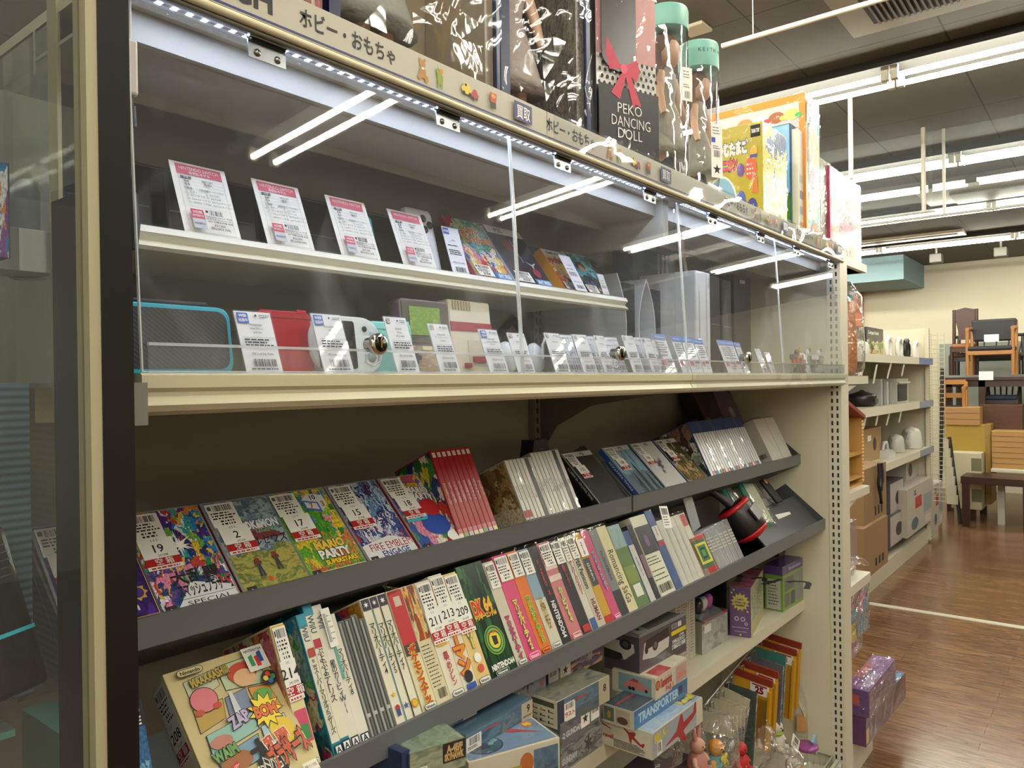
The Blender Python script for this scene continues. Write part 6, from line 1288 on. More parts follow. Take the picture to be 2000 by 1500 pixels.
o, z2_, dm = kit((1280, 1369), (1194, 1348), (1342, 1324), 1326, z_-.004, 'cream kit box with pink six-wheeled car, third in right stack', '#cdc7b2', fbF, fbL, fbT)
def mnF(p, w, h):
    p.rect(.0, w, .0, h, M('#4a4650', .4)); 
    # the box lies upside down
    p.poly([(w*.06, h*.40), (w*.10, h*.80), (w*.30, h*.86), (w*.52, h*.86), (w*.62, h*.66), (w*.60, h*.38), (w*.3, h*.30)], M('#c8c8c4', .3)); p.poly([(w*.10, h*.60), (w*.14, h*.86), (w*.6, h*.92), (w*.62, h*.66)], K); p.disc(w*.32, h*.62, h*.15, K); p.disc(w*.32, h*.62, h*.09, M('#5c5c60', .3)); p.disc(w*.14, h*.58, h*.08, K); p.poly([(w*.3, h*.3), (w*.5, h*.1), (w*.55, h*.32)], M('#6c6874', .4))
    p.rect(w*.66, w*.99, h*.62, h*.74, M('#c8b428', .4)); p.text('MINI COOPER S', w*.82, h*.30, h*.13, M('#d8d8d8', .4), .04, width=w*.30, rot=180); p.text('COUNTRYMAN', w*.82, h*.44, h*.11, M('#d8d8d8', .4), .03, width=w*.28, rot=180); p.text('RALLY', w*.88, h*.55, h*.07, Wt, .03, rot=180); p.rect(w*.66, w*.78, h*.80, h*.94, M('#8c8890', .4)); p.rect(w*.80, w*.88, h*.80, h*.94, M('#c0bcc0', .4)); p.text('1/24', w*.72, h*.87, h*.08, K, .03, rot=180)
def mnL(p, w, h): p.rect(.0, w, .0, h, M('#47434d', .4)); p.poly([(w*.0, h*.55), (w*.0, h*.85), (w*.85, h*.80), (w*.88, h*.60), (w*.6, h*.35), (w*.0, h*.40)], M('#c8c8c0', .3)); p.poly([(0, h*.30), (0, h*.55), (w*.5, h*.5), (w*.55, h*.38), (w*.35, h*.28)], K); p.disc(w*.62, h*.76, w*.17, K, h*.14); p.disc(w*.62, h*.76, w*.09, M('#4c4c50', .3), h*.08)
def mnT(p, w, d): p.rect(.004, w-.004, .004, d-.004, M('#86847a', .5)); p.poly([(w*.05, d*.15), (w*.30, d*.15), (w*.34, d*.5), (w*.12, d*.5)], PAPER); p.star(w*.22, d*.36, d*.10, K)
o, z3_, dm = kit((1249, 1322), (1179, 1304), (1340, 1270), 1247, z2_-.006, 'charcoal car model kit box upside down, top of right stack', '#46424c', mnF, mnL, mnT)
rm = MB()
for a in ((0, dm[0], 0, .003), (0, dm[0], dm[1]-.003, dm[1])): rm.box(a[0], a[1], a[2], a[3], dm[2], dm[2]+.008, M('#7c7a78', .4))
rm.box(0, .003, 0, dm[1], dm[2], dm[2]+.008, M('#7c7a78', .4)); rm.build('lid_rim', o)
# kits under the long rack, left bay: front faces read left to right
def facekit(uL, uR, vBL, vTL, Y, dep, lab, bodyc, fn, vBR=None, top=None, end=None, wrap=True, e=None, name='model_kit_box', turned=False):
    A = pt(uL, vBL, Y=Y); x1 = pt(uR, vBR or vBL, Y=Y).x; h = zat(vTL, A)-A.z; w = x1-A.x; yw = 0
    if turned: B = pt(uR, vBR, Z=A.z); w = (B-A).length; yw = math.degrees(math.atan2(B.y-A.y, B.x-A.x))
    o = body(name, frame((A.x, Y, A.z), 0, yw), w, dep, h, M(bodyc, .4), lab, 'model kit box'); dims = (w, dep, h)
    p = Print('F', *dims); fn(p, w, h); p.done('front_print', o)
    if top: p = Print('T', *dims); top(p, w, dep); p.done('top_print', o)
    if end: p = Print('L', *dims); end(p, dep, h); p.done('end_print', o)
    if wrap: MB().box(-.001, w+.001, -.0012, dep, 0, h+.0012, WRAP).build('clear_wrap', o)
    return o, dims
SKY = art(['#3c5c78', '#5c7c94', '#2c4458'], ['#26384c', '#4c6478', '#5c5c4c'], 3, 3., vor=False)
o, dm = facekit(1071, 1177, 1346, 1297, .86, .22, 'purple robot kit box with black star sticker, top of middle stack', '#4c4070', lambda p, w, h: (p.rect(0, w, 0, h, art(['#5c4c80', '#4a3c70', '#7c6c90'], ['#4a3c70', '#8c7c78', '#c8a060'], 6, 3.)), p.text('RXエルガイ', w*.32, h*.66, h*.24, M('#262040', .4), .05, width=w*.5), p.rect(w*.0, w*.17, h*.12, h*.68, PAPER), p.bars(w*.02, w*.15, h*.42, h*.62, K, 12), p.rect(w*.20, w*.38, h*.15, h*.72, PAPER), p.star(w*.29, h*.42, h*.2, K), p.rect(w*.02, w*.3, .0, h*.08, M('#d8c828', .4)), p.star(w*.75, h*.5, h*.32, M('#9c9894', .4), 7, .4)), vBR=1305)
o, dm = facekit(937, 1066, 1415, 1350, .82, .22, 'grey blue robot kit box lettered F93, with barcode sticker', '#5c6068', lambda p, w, h: (p.rect(0, w, 0, h, art(['#5c6470', '#7c848c', '#44505c'], ['#3c444c', '#74787c', '#585c60'], 4, 4., vor=False)), p.rect(0, w*.3, 0, h, M('#3c4c68', .4)), p.text('HG', w*.12, h*.76, h*.26, M('#1c2c50', .4), .04), p.text('F93', w*.42, h*.48, h*.22, M('#b8bcc0', .4), .04), p.text('GUNDAM', w*.42, h*.22, h*.24, M('#c0c4c8', .4), .05, width=w*.3), p.rect(w*.09, w*.27, h*.06, h*.62, PAPER), p.bars(w*.13, w*.26, h*.38, h*.58, K, 12), p.star(w*.7, h*.55, h*.38, M('#26282c', .4), 6, .35), p.rect(w*.90, w*.96, h*.2, h*.38, M('#8c4c4c', .4))), vBR=1358)
o, dm = facekit(770, 931, 1478, 1432, .80, .22, 'dark aircraft kit box marked with a large 2 and orange sticker', '#34404c', lambda p, w, h: (p.rect(0, w, 0, h, SKY), p.rect(w*.82, w, 0, h, M('#b8ae98', .4)), p.text('2', w*.93, h*.76, h*.3, K, .03), p.text('1:72 SCALE', w*.905, h*.40, h*.10, K, .03, width=w*.15), p.rect(w*.66, w*.84, h*.12, h*.48, M('#d87420', .4)), p.rect(w*.12, w*.30, h*.02, h*.5, PAPER), p.bars(w*.15, w*.29, h*.28, h*.48, K, 14), jet(p, w*.5, h*.5, w*.14, M('#1c2024', .4), 5), p.rect(w*.34, w*.48, h*.1, h*.15, M('#b03434', .4))), vBR=1415)
o, dm = facekit(910, 1040, 1491, 1436, .77, .20, 'blue aircraft kit box marked with a large 9 and orange sticker', '#3f5a70', lambda p, w, h: (p.rect(0, w, 0, h, SKY), p.rect(w*.82, w, 0, h, M('#b8ae98', .4)), p.text('9', w*.93, h*.74, h*.3, K, .03), p.text('1:48 SCALE', w*.91, h*.46, h*.08, K, .03, width=w*.14), p.rect(w*.80, w*.98, h*.02, h*.32, M('#d87420', .4)), p.rect(w*.0, w*.21, h*.16, h*.86, PAPER), p.bars(w*.04, w*.19, h*.56, h*.82, K, 14), p.lines(w*.02, w*.19, [h*.48, h*.42, h*.30, h*.22], h*.03, K), jet(p, w*.55, h*.48, w*.18, M('#6c7478', .4), 25), p.rect(w*.25, w*.48, h*.80, h*.85, M('#b84434', .4))), vBR=1420)
o, z_, dm = kit((1088.5, 1425), (1042, 1413), (1190, 1367), 1372, H-.60, 'cream ended aircraft kit box with sprue chart, in the middle stack', '#cfc8b0',
    lambda p, w, h: (p.rect(0, w, 0, h, SKY), p.rect(0, w*.12, 0, h, M('#26344c', .4)), p.rect(w*.78, w, 0, h, M('#b0a890', .4)), p.text('8', w*.9, h*.62, h*.3, K, .03), p.rect(w*.12, w*.32, h*.12, h*.8, PAPER), p.bars(w*.14, w*.3, h*.55, h*.76, K, 12), p.text('ラスト', w*.22, h*.36, h*.16, M('#b82c34', .4), .04), p.rect(w*.3, w*.55, h*.75, h*.8, M('#b84434', .4))),
    lambda p, w, h: (p.rect(0, w, 0, h, M('#cfc8b0', .5)), p.rect(w*.05, w*.9, h*.72, h*.92, M('#4c4a3c', .5)), [p.rect(w*(.08+.30*(k % 3)), w*(.14+.30*(k % 3)), h*(.52-.2*(k//3)), h*(.62-.2*(k//3)), M(['#b02c2c', '#c89020', '#26262a', '#8c8470', '#5c5c58', '#6c7448', K and '#1c1c1c', '#26262a', '#3c3c38'][k], .4)) for k in range(9)], [p.rect(w*(.17+.30*(k % 3)), w*(.30+.30*(k % 3)), h*(.55-.2*(k//3)), h*(.58-.2*(k//3)), K) for k in range(9)]),
    lambda p, w, d: p.rect(.001, w-.001, .001, d-.001, art(['#6c6c50', '#8c8c7c', '#3c4c5c'], None, 3, 7., vor=False)))
o, dm = facekit(1094, 1172, 1462, 1415, .765, .2, 'dark robot kit box lettered -2 GUNDAM with star sticker', '#4c5258', lambda p, w, h: (p.rect(0, w, 0, h, art(['#4a5058', '#6c7278', '#34383c'], None, 4, 4., vor=False)), p.text('-2 GUNDAM', w*.28, h*.42, h*.24, M('#c8ccd0', .4), .05, width=w*.48), p.rect(w*.50, w*.72, h*.25, h*.95, PAPER), p.star(w*.61, h*.6, h*.24, K), p.rect(w*.75, w*.97, h*.3, h*.95, PAPER), p.bars(w*.78, w*.95, h*.6, h*.9, K, 10)), vBR=1411)
o, dm = facekit(1095, 1175, 1512, 1463, .765, .2, 'grey robot kit box under the star stickered one', '#5c5e60', lambda p, w, h: (p.rect(0, w, 0, h, art(['#64686c', '#8c9094', '#44484c', '#74706c'], None, 5, 8., vor=False)), p.text('GUNDAM', w*.2, h*.4, h*.26, M('#b8bcc0', .4), .05, width=w*.34), p.star(w*.66, h*.5, h*.4, M('#34383c', .4), 6, .4)), vBR=1461)
o, dm = facekit(801, 909, 1530, 1474, .76, .12, 'pale green and black jet kit box with tan lettering', '#6c7868', lambda p, w, h: (p.rect(0, w, 0, h, art(['#7c8878', '#a0a890', '#5c6c5c'], None, 3, 2., vor=False)), p.rect(w*.58, w, h*.30, h, M('#1c1c1e', .4)), p.text('A-4E/F', w*.80, h*.78, h*.26, M('#c8a870', .4), .07, width=w*.30), p.text('SKYHAWK', w*.79, h*.50, h*.24, M('#c8a870', .4), .07, width=w*.36), p.rect(w*.04, w*.3, .0, h*.45, PAPER), p.bars(w*.08, w*.28, h*.1, h*.4, K, 12)), vBR=1494, turned=True, top=lambda p, w, d: p.rect(.001, w-.001, .001, d-.001, art(['#5c7458', '#8ca088', '#3c4c40'], None, 3, 2., vor=False)))
o, dm = facekit(786, 801, 1560, 1471, .765, .10, 'navy blue box at bottom left, beside the green jet kit', '#1c3060', lambda p, w, h: (p.rect(0, w, 0, h, M('#1c3468', .35)), p.rect(w*.15, w*.85, h*.1, h*.5, M('#c8b078', .4))), top=lambda p, w, d: p.rect(.001, w-.001, .001, d-.001, M('#1b2f58', .35)))
A = pt(915, 1490, Y=.75); Bq = pt(1093, 1440, Z=A.z); h = .10; w = (Bq-A).length; o = body('model_kit_box', frame((A.x, .75, A.z-h), 0, math.degrees(math.atan2(Bq.y-A.y, Bq.x-A.x))), w, .085, h, M('#cbc6b2', .4), 'white rimmed aircraft kit box with round cockpit picture, nearest at bottom', 'model kit box')
p = Print('T', w, .085, h); p.rect(.004, w-.004, .004, .081, M('#6f88a8', .4)); p.disc(w*.27, .036, w*.20, M('#1c2a44', .4), .028); p.disc(w*.27, .036, w*.185, art(['#3c5c6c', '#243444', '#7ca0a8'], None, 5, 3.), .025); p.poly([(w*.5, .075), (w*.56, .078), (w*.92, .03), (w*.6, .055)], M('#b03c38', .4)); p.disc(w*.86, .065, w*.06, M('#c87020', .4), .010); p.text('REVELL', w*.86, .065, .009, M('#e8d040', .4), .05, width=w*.08); p.done('top_print', o)
p = Print('F', w, .085, h); p.rect(w*.70, w*.98, .02, h*.92, SKY); jet(p, w*.84, h*.6, w*.1, M('#4c5860', .4), 20); p.disc(w*.62, h*.75, h*.12, M('#b8642c', .4), h*.16); p.rect(w*.45, w*.56, h*.6, h*.75, M('#a8a030', .4)); p.done('front_print', o); MB().box(-.001, w+.001, -.0012, .085, 0, h+.0012, WRAP).build('clear_wrap', o)

# ------------------------------------------------------------------ toys on the white shelf, right bay
for i in range(3):
    P = pt(1320+13*i, 1228, Y=.93); w = pt(1332+13*i, 1228, Y=.93).x-P.x; o = body('boxed_book', Matrix.Translation((P.x, .93, Zs)), w, .18, .20, M('#bdb6a8', .5), 'tall white boxed item with small lettering, behind the charcoal kit box', 'box', 'white boxed items in a row'); p = Print('F', w, .18, .2); p.text('HOBBY BOX', w/2, .11, w*.35, M('#4c4448', .5), .02, rot=-90, width=.13) if False else p.lines(w*.2, w*.8, [.02+.008*k for k in range(20)], .003, M('#5c5458', .5), i); p.done('side_print', o)
o, z_, dm = kit((1371, 1279), (1357, 1268), (1421, 1249), 1216, Zs, 'silver windowed kit box with dark red edge on white shelf', '#7c7c74', lambda p, w, h: (p.rect(0, w, 0, h, art(['#8c9090', '#b0b4b4', '#6c7070'], None, 3, 5., vor=False)), p.rect(0, w, h*.92, h, M('#8c2c34', .4)), p.rect(w*.1, w*.35, h*.6, h*.85, PAPER)), lambda p, w, h: p.rect(0, w, 0, h, M('#8c8a78', .5)), lambda p, w, d: (p.rect(0, w, 0, d, M('#5c5c40', .4)), p.rect(0, w, 0, d*.15, M('#8c2c34', .4))), cat='toy box')
P = pt(1395, 1180, Y=.90); o = MB().prism(rounded(.13, .10, .02), 0, .002, clear(haze=.1)).build('blister_pack', None, Matrix.Translation((P.x-.05, .90, z_+.002)) @ Matrix.Rotation(R(-70), 4, 'X')); tag(o, 'clear blister pack with pink toy pieces on silver box', 'toy pack')
for k, (a, c_) in enumerate(((.02, '#303038'), (.05, '#c8ccd0'), (.085, '#b858a8'))): MB().lathe([(.015, 0), (.015, .02), (.011, .032), (.004, .038)], M(c_, .25), 14, Matrix.Translation((a+.01, -.002, .05)) @ Matrix.Rotation(R(90), 4, 'X')).build('toy_piece', o)
PUR = M('#6c4c84', .45)
def purL(p, w, h):
    p.rect(0, w, 0, h, PUR); YW = M('#d8cc68', .45); p.star(w*.5, h*.70, w*.46, YW, 13, .72)
    for k, t in enumerate(("Let's", 'dress up', 'cutely!')): p.text(t, w*.5, h*(.76-.06*k), h*.05, PUR, .04)
    LN = M('#d0c4dc', .5)
    # plain scribble of shapes in place of the cartoon face
    for cx, cy, r_ in ((.32, .36, .11), (.62, .36, .11), (.78, .27, .08)): p.disc(w*cx, h*cy, w*r_, LN); p.disc(w*cx, h*cy, w*r_*.6, PUR)
    p.rect(w*.1, w*.9, h*.18, h*.19, LN); p.rect(w*.2, w*.8, h*.10, h*.11, LN)
    for cx, cy in ((.2, .94), (.85, .52), (.5, .04), (.1, .88)): p.disc(w*cx, h*cy, w*.05, YW)
o, z_, dm = kit((1467, 1246), (1427, 1240), (1491, 1200), 1149, Zs, 'tall purple toy box with yellow starburst and pink top on white shelf', '#c8c0a0', lambda p, w, h: (p.rect(0, w, 0, h, M('#c8c49c', .45)), p.rect(w*.1, w*.9, h*.3, h*.9, art(['#b8bc98', '#c8ccb8', '#7c9c68'], None, 5, 2.)), p.rect(w*.1, w*.9, h*.02, h*.2, M('#c8b858', .4))), purL, lambda p, w, d: (p.rect(0, w, 0, d, M('#c05c78', .4)), p.text('しんしん', w*.4, d*.5, w*.3, K, .04, rot=90)), cat='toy box')
o, z_, dm = kit((1529, 1195), (1493, 1192), (1568, 1171), 1108, Zs, 'green and purple framed figure box with pale list panel, right end of shelf', '#6c9c2c', lambda p, w, h: (p.rect(0, w, 0, h*.8, M('#7ca430', .4)), p.rect(0, w, h*.8, h, M('#4c3478', .4)), p.text('Evolution', w*.6, h*.9, h*.07, M('#c0a8d8', .4), .03, width=w*.6), p.rect(w*.08, w*.55, h*.42, h*.72, M('#545860', .3)), p.rect(w*.62, w*.96, h*.08, h*.74, M('#7c8088', .3)), p.rect(w*.08, w*.35, h*.06, h*.36, M('#545860', .3)), p.rect(w*.38, w*.58, h*.06, h*.36, M('#4c5058', .3))), lambda p, w, h: (p.rect(0, w, 0, h*.8, M('#6c9c2c', .4)), p.rect(0, w, h*.8, h, M('#4c3478', .4)), p.rect(w*.1, w*.9, h*.03, h*.7, M('#b8bcb0', .5)), p.lines(w*.2, w*.8, [h*k for k in (.62, .55, .48, .41, .34, .27, .2, .13)], h*.02, K)), lambda p, w, d: p.rect(0, w, 0, d, M('#4c3478', .4)), cat='toy box')
P = pt(1530, 1095, Y=.95); o = body('figure_box', Matrix.Translation((P.x-.1, .93, z_+.001)), .17, .14, .09, M('#4c1c24', .3), 'dark red windowed box lying on the green and purple box', 'toy box'); cover(o, 'F', (.17, .14, .09), art(['#5c2430', '#7c6c68', '#2c1418'], None, 6, 4.)); 
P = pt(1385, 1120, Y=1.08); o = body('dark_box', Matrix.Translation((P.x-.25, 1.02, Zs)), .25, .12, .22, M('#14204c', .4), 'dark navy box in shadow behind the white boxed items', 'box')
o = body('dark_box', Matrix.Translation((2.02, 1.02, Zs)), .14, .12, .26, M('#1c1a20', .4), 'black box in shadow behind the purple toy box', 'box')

# ------------------------------------------------------------------ hanging rod with packs, base level
Ra = pt(1372, 1382, Y=.875); Rb = Vector((X1-.03, .975, H-.868))
WIRE = M('#a8a8a4', .3, .8)
o = MB().tube([Ra, Rb], .004, WIRE, 8).tube([Rb, (Rb.x, 1.17, Rb.z+.01)], .004, WIRE, 8).tube([Ra, (Ra.x, 1.17, Ra.z)], .004, WIRE, 8).build('hanging_rod'); tag(o, 'thin metal display rod under the white shelf with packs hooked on', 'rod')
def hang(t, w, h, c, lab, kind='pack', tagtxt=None, dz=0, tilt=4):
    P = Ra.lerp(Rb, t); T = Matrix.Translation((P.x, P.y+.01, P.z-.015+dz)) @ Matrix.Rotation(R(-90-6), 4, 'Z') @ Matrix.Rotation(R(tilt), 4, 'Y')
    o = MB().box(0, w, 0, .004, -h, 0, M(c, .4) if kind != 'white' else M('#c9c2a8', .6)).build('hanging_pack' if kind != 'white' else 'header_card', None, T); tag(o, lab, 'toy pack' if kind != 'white' else 'card')
    MB().tube([(w*.2, -.006, .018), (w*.2, .01, .018), (w*.2, .01, -.02)], .002, WIRE, 5).build('hook', o)
    if kind == 'pack':
        MB().box(-.002, w+.002, -.002, .006, -.016, .004, M('#8c3424', .4)).build('header_strip', o)
        if tagtxt: 
            p = Print('F', w, .004, 0, e0=.004); p.poly([(w*.45, -.05), (w*.95, -.05), (w*.95, -.018), (w*.45, -.018)], PAPER); p.text(tagtxt, w*.7, -.035, .02, M('#8c1c24', .4), .06); p.poly([(w*.5, -.024), (w*.9, -.024), (w*.9, -.020), (w*.5, -.020)], M('#8c1c24', .4)); p.done('number_tag', o)
        MB().box(w*.08, w*.92, -.014, 0, -h+.005, -.06, clear(gloss=1.2, rough=.08, haze=.02, tint=(1, .92, .6))).build('clear_blister', o)
        MB().box(w-.008, w, -.008, .008, -h, -.03, M('#c8961c', .35)).build('folded_edge', o)
    else: MB().box(-.002, w+.002, -.002, .006, -h-.10, 0, clear(gloss=2.5, rough=.06, haze=.05, bump=.6, bs=20)).build('clear_bag', o)
    return o
hang(.94, .13, .22, '#d9a422', 'yellow hanging toy pack numbered 24, rightmost on rod', tagtxt='24'); hang(.84, .13, .23, '#d9a422', 'yellow hanging toy pack numbered 23, second from right on rod', tagtxt='23')
hang(.75, .11, .24, '#1c7c74', 'teal hanging toy pack between yellow packs on rod', kind='plain'); hang(.64, .12, .22, '#54586c', 'grey blue hanging toy pack behind yellow ones', kind='plain')
hang(.55, .12, .20, '#d9a422', 'yellow hanging toy pack numbered 26, third from right on rod', tagtxt='26'); hang(.45, .12, .21, '#d9a422', 'yellow hanging toy pack numbered 25, front one on rod', tagtxt='25')
hang(.31, .10, .24, '#14301f', 'dark green hanging card with yellow stars', kind='plain'); 
for k, t in enumerate((.02, .08, .14, .20, .26)): hang(t, .09, .055, '#c9c2a8', 'blank cream header card on bagged toy, %s' % ['leftmost on rod', 'second from left', 'third from left', 'fourth from left', 'beside green card'][k], kind='white', dz=-.01*(k % 2), tilt=-6+4*k)
# wire basket and toys at the bottom
def basket(xa, xb, ya, yb, z0, z1, lab):
    o = MB(); CW = M('#c4c2b4', .35, .3)
    o.tube([(xa, ya, z1), (xb, ya, z1), (xb, yb, z1), (xa, yb, z1)], .0045, CW, 8, closed=True).tube([(xa, ya, z0), (xb, ya, z0), (xb, yb, z0), (xa, yb, z0)], .003, CW, 6, closed=True)
    o = o.build('wire_basket'); tag(o, lab, 'basket')
    g = MB(); n = int((xb-xa)/.02)
    for k in range(n): x = xa+(xb-xa)*k/n; g.tube([(x, ya, z1), (x, ya+.004, z0)], .0014, CW, 4)
    n = int((yb-ya)/.02)
    for k in range(n): y = ya+(yb-ya)*k/n; g.tube([(xb, y, z1), (xb-.004, y, z0)], .0014, CW, 4); g.tube([(xa, y, z1), (xa+.004, y, z0)], .0014, CW, 4)
    g.build('wire_mesh', o); return o
C1 = pt(1653, 1420, Y=.80); zt = C1.z
basket(2.46, X1-.01, .775, 1.12, zt-.09, zt, 'small cream wire basket at foot of the right end panel')
basket(1.60, 2.44, .745, 1.12, zt-.12, zt-.02, 'long cream wire basket of bagged toys, lower right')
P = pt(1640, 1490, Y=.74); o = body('price_rail', Matrix.Translation((2.30, .755, .135)), .38, .01, .03, M('#c8c4b4', .4), 'ribbed cream edge rail on the base below baskets', 'rail'); MB().box(0, .38, -.012, -.008, 0, .035, clear(haze=.2, gloss=2)).build('clear_rail', o)
# stuffed and vinyl toys (plain generic ones)
zb = zt-.10
def figure(cx, cy, z0, s, bodyc, headc, lab, ears=None, extra=None, cat='toy', rot=0, tiltv=0):
    T = Matrix.Translation((cx, cy, z0)) @ Matrix.Rotation(R(rot), 4, 'Z') @ Matrix.Rotation(R(tiltv), 4, 'Y') @ Matrix.Scale(s, 4)
    o = MB().lathe([(.02, 0), (.30, .03), (.36, .22), (.32, .45), (.20, .62), (.10, .66)], M(bodyc, .6), 18, T).build('toy_figure', None); tag(o, lab, cat)
    MB().ball((0, -.02, .86), (.28, .27, .26), M(headc, .55), T).ball((0, -.27, .80), (.07, .05, .05), M('#3a2c28', .5), T).ball((-.10, -.26, .90), .028, K, T).ball((.10, -.26, .90), .028, K, T).build('head', o)
    for sx in (-1, 1): MB().tube([(sx*.28, -.03, .5), (sx*.42, -.12, .36), (sx*.40, -.22, .25)], [.10, .09, .08], M(headc, .55), 10, T).build('arm', o); MB().tube([(sx*.16, -.1, .12), (sx*.22, -.32, .08), (sx*.23, -.42, .10)], [.13, .11, .11], M(headc, .55), 10, T).build('leg', o)
    if ears:
        for sx in (-1, 1): MB().tube([(sx*.12, 0, 1.05), (sx*.18, .02, 1.30), (sx*.22, -.02, 1.5)], [.07, .09, .03], M(ears, .6), 10, T).build('ear', o)
    if extra: extra(o, T)
    return o
def bow(c): return lambda o, T: MB().ball((-.13, -.3, .62), (.12, .05, .09), M(c, .5), T).ball((.13, -.3, .62), (.12, .05, .09), M(c, .5), T).ball((0, -.32, .62), .05, M(c, .5), T).tube([(0, -.32, .6), (.12, -.36, .38)], [.04, .06], M(c, .5), 6, T).tube([(0, -.32, .6), (-.12, -.36, .38)], [.04, .06], M(c, .5), 6, T).build('bow', o)
def at(u, v, Y): q = pt(u, v, Y=Y); return q.x, q.y, q.z
x, y, z = at(1398, 1510, .80); figure(x, y, z, .075, '#4c98a4', '#d08a28', 'orange headed toy figure with teal body and yellow bow in basket', extra=bow('#dccb28'))
x, y, z = at(1445, 1505, .82); figure(x, y, z, .07, '#b01c24', '#b82028', 'red hooded white spotted toy figure in basket', extra=lambda o, T: [MB().ball((.33*math.sin(a)*math.cos(b), .33*-math.cos(a)*abs(math.cos(b))-.0, .25+.24*math.sin(b)), .03, M('#e0d8d0', .5), T, 8).build('white_spot', o) for a in (-1, -.4, .2, .8) for b in (-.5, .2, .8)])
x, y, z = at(1515, 1462, .86); figure(x, y, z, .08, '#c8c4b8', '#cfcbc0', 'white plush rabbit toy with pink ears and green collar', ears='#c89498', extra=lambda o, T: MB().lathe([(.26, .60), (.30, .66), (.26, .72)], M('#98b030', .6), 16, T).build('collar', o))
x, y, z = at(1548, 1503, .80); figure(x, y, z, .06, '#c8c2b4', '#b8b0a8', 'grey white toy bird figure with orange feet at basket corner', extra=lambda o, T: MB().tube([(-.15, -.2, .1), (-.2, -.5, .05)], [.08, .1], M('#d88420', .5), 8, T).tube([(.15, -.2, .1), (.2, -.5, .05)], [.08, .1], M('#d88420', .5), 8, T).build('feet', o), rot=20)
x, y, z = at(1362, 1505, .80); figure(x, y, z, .07, '#b87c74', '#c09080', 'small pinkish brown rabbit toy in bag with white barcode card', ears='#b88078')
x, y, z = at(1445, 1430, .93); figure(x, y, z, .085, '#8c7c54', '#a08c64', 'beige brown plush toy hanging in bag below cream cards')
x, y, z = at(1410, 1440, .93); figure(x, y, z, .075, '#6c4838', '#8c6450', 'dark brown plush toy hanging in bag below cream cards')
x, y, z = at(1530, 1410, .98); o = MB().ball((x, y, z), (.05, .05, .075), M('#6c6c60', .6)).build('grey_egg_toy'); tag(o, 'smooth grey egg shaped toy behind the white rabbit', 'toy')
# folded white and orange pack
x, y, z = at(1575, 1430, .86); T = Matrix.Translation((x, y, z)) @ Matrix.Rotation(R(20), 4, 'Z') @ Matrix.Rotation(R(8), 4, 'Y')
o = MB().prism([(0, 0), (.085, 0), (.085, .05), (0, .05)], 0, .03, M('#c8862a', .4), T).build('toy_pack'); tag(o, 'folded cream and orange toy pack leaning at basket corner', 'toy pack'); MB().prism([(0, .0), (.07, 0), (.07, .09), (.0, .09)], 0, .004, M('#cdc8b4', .5), T @ Matrix.Translation((.0, .0, .05)) @ Matrix.Rotation(R(-25), 4, 'X')).build('header_flap', o); MB().box(-.003, .088, -.004, .034, -.02, .15, BAG, T).build('clear_bag', o)
x, y, z = at(1575, 1466, .80); o = MB().lathe([(.001, 0), (.03, .004), (.038, .014), (.034, .02), (.001, .016)], M('#8c4484', .3), 18, Matrix.Translation((x, y, z))).build('purple_dish'); tag(o, 'purple rounded toy piece under orange pack', 'toy')
x, y, z = at(1545, 1455, .77); o = body('barcode_card', Matrix.Translation((x, y, z)) @ Matrix.Rotation(R(38), 4, 'Y'), .075, .001, .035, PAPER, 'white barcode card lying beside the white plush rabbit', 'card'); p = Print('F', .075, .001, .035); p.bars(.02, .06, .018, .031, K, 20); p.lines(.01, .07, [.012, .007], .002, K); p.done('card_print', o)
x, y, z = at(1595, 1475, .78); o = body('toy_pack', Matrix.Translation((x, y, z)) @ Matrix.Rotation(R(-30), 4, 'Y'), .03, .01, .06, M('#88b0c0', .4), 'small pale blue pack standing in basket corner', 'toy pack')
for k, (u, v, yy, ww, hh_, tx) in enumerate(((1300, 1500, .80, .10, .10, 'below the red jet kit box'), (1410, 1500, .78, .16, .14, 'around the orange headed figure'), (1490, 1490, .79, .14, .12, 'in front of the white rabbit'), (1348, 1480, .86, .10, .12, 'left of the orange headed figure'), (1545, 1500, .765, .10, .07, 'over the toy bird'), (1610, 1430, .84, .06, .10, 'at the right corner'))):
    x, y, z = at(u, v, yy); r_ = random.Random(k); mb = MB(); mb.keep = True; vs = []; fs = []; n = 9
    for j in range(n+1):
        for i in range(n+1):
            a, b = i/n, j/n; bul = math.sin(math.pi*a)*math.sin(math.pi*b*.9+.1)
            vs.append((x+(a-.5)*ww*(1-.5*b*b), y-.04*bul+r_.uniform(-.006, .006), z+(b-.1)*hh_+r_.uniform(-.005, .005)))
    for j in range(n):
        for i in range(n): q = j*(n+1)+i; fs.append((q, q+1, q+n+2, q+n+1))
    mb.add(vs, fs, BAG); o = mb.build('clear_bag'); tag(o, 'crumpled clear plastic bag ' + tx, 'plastic bag')
x, y, z = at(1320, 1500, .83); o = body('dark_toy_box', Matrix.Translation((x-.1, y, z-.12)), .18, .1, .12, M('#2c1c2c', .4), 'dark purple wrapped box under the red jet kit stack', 'toy box')
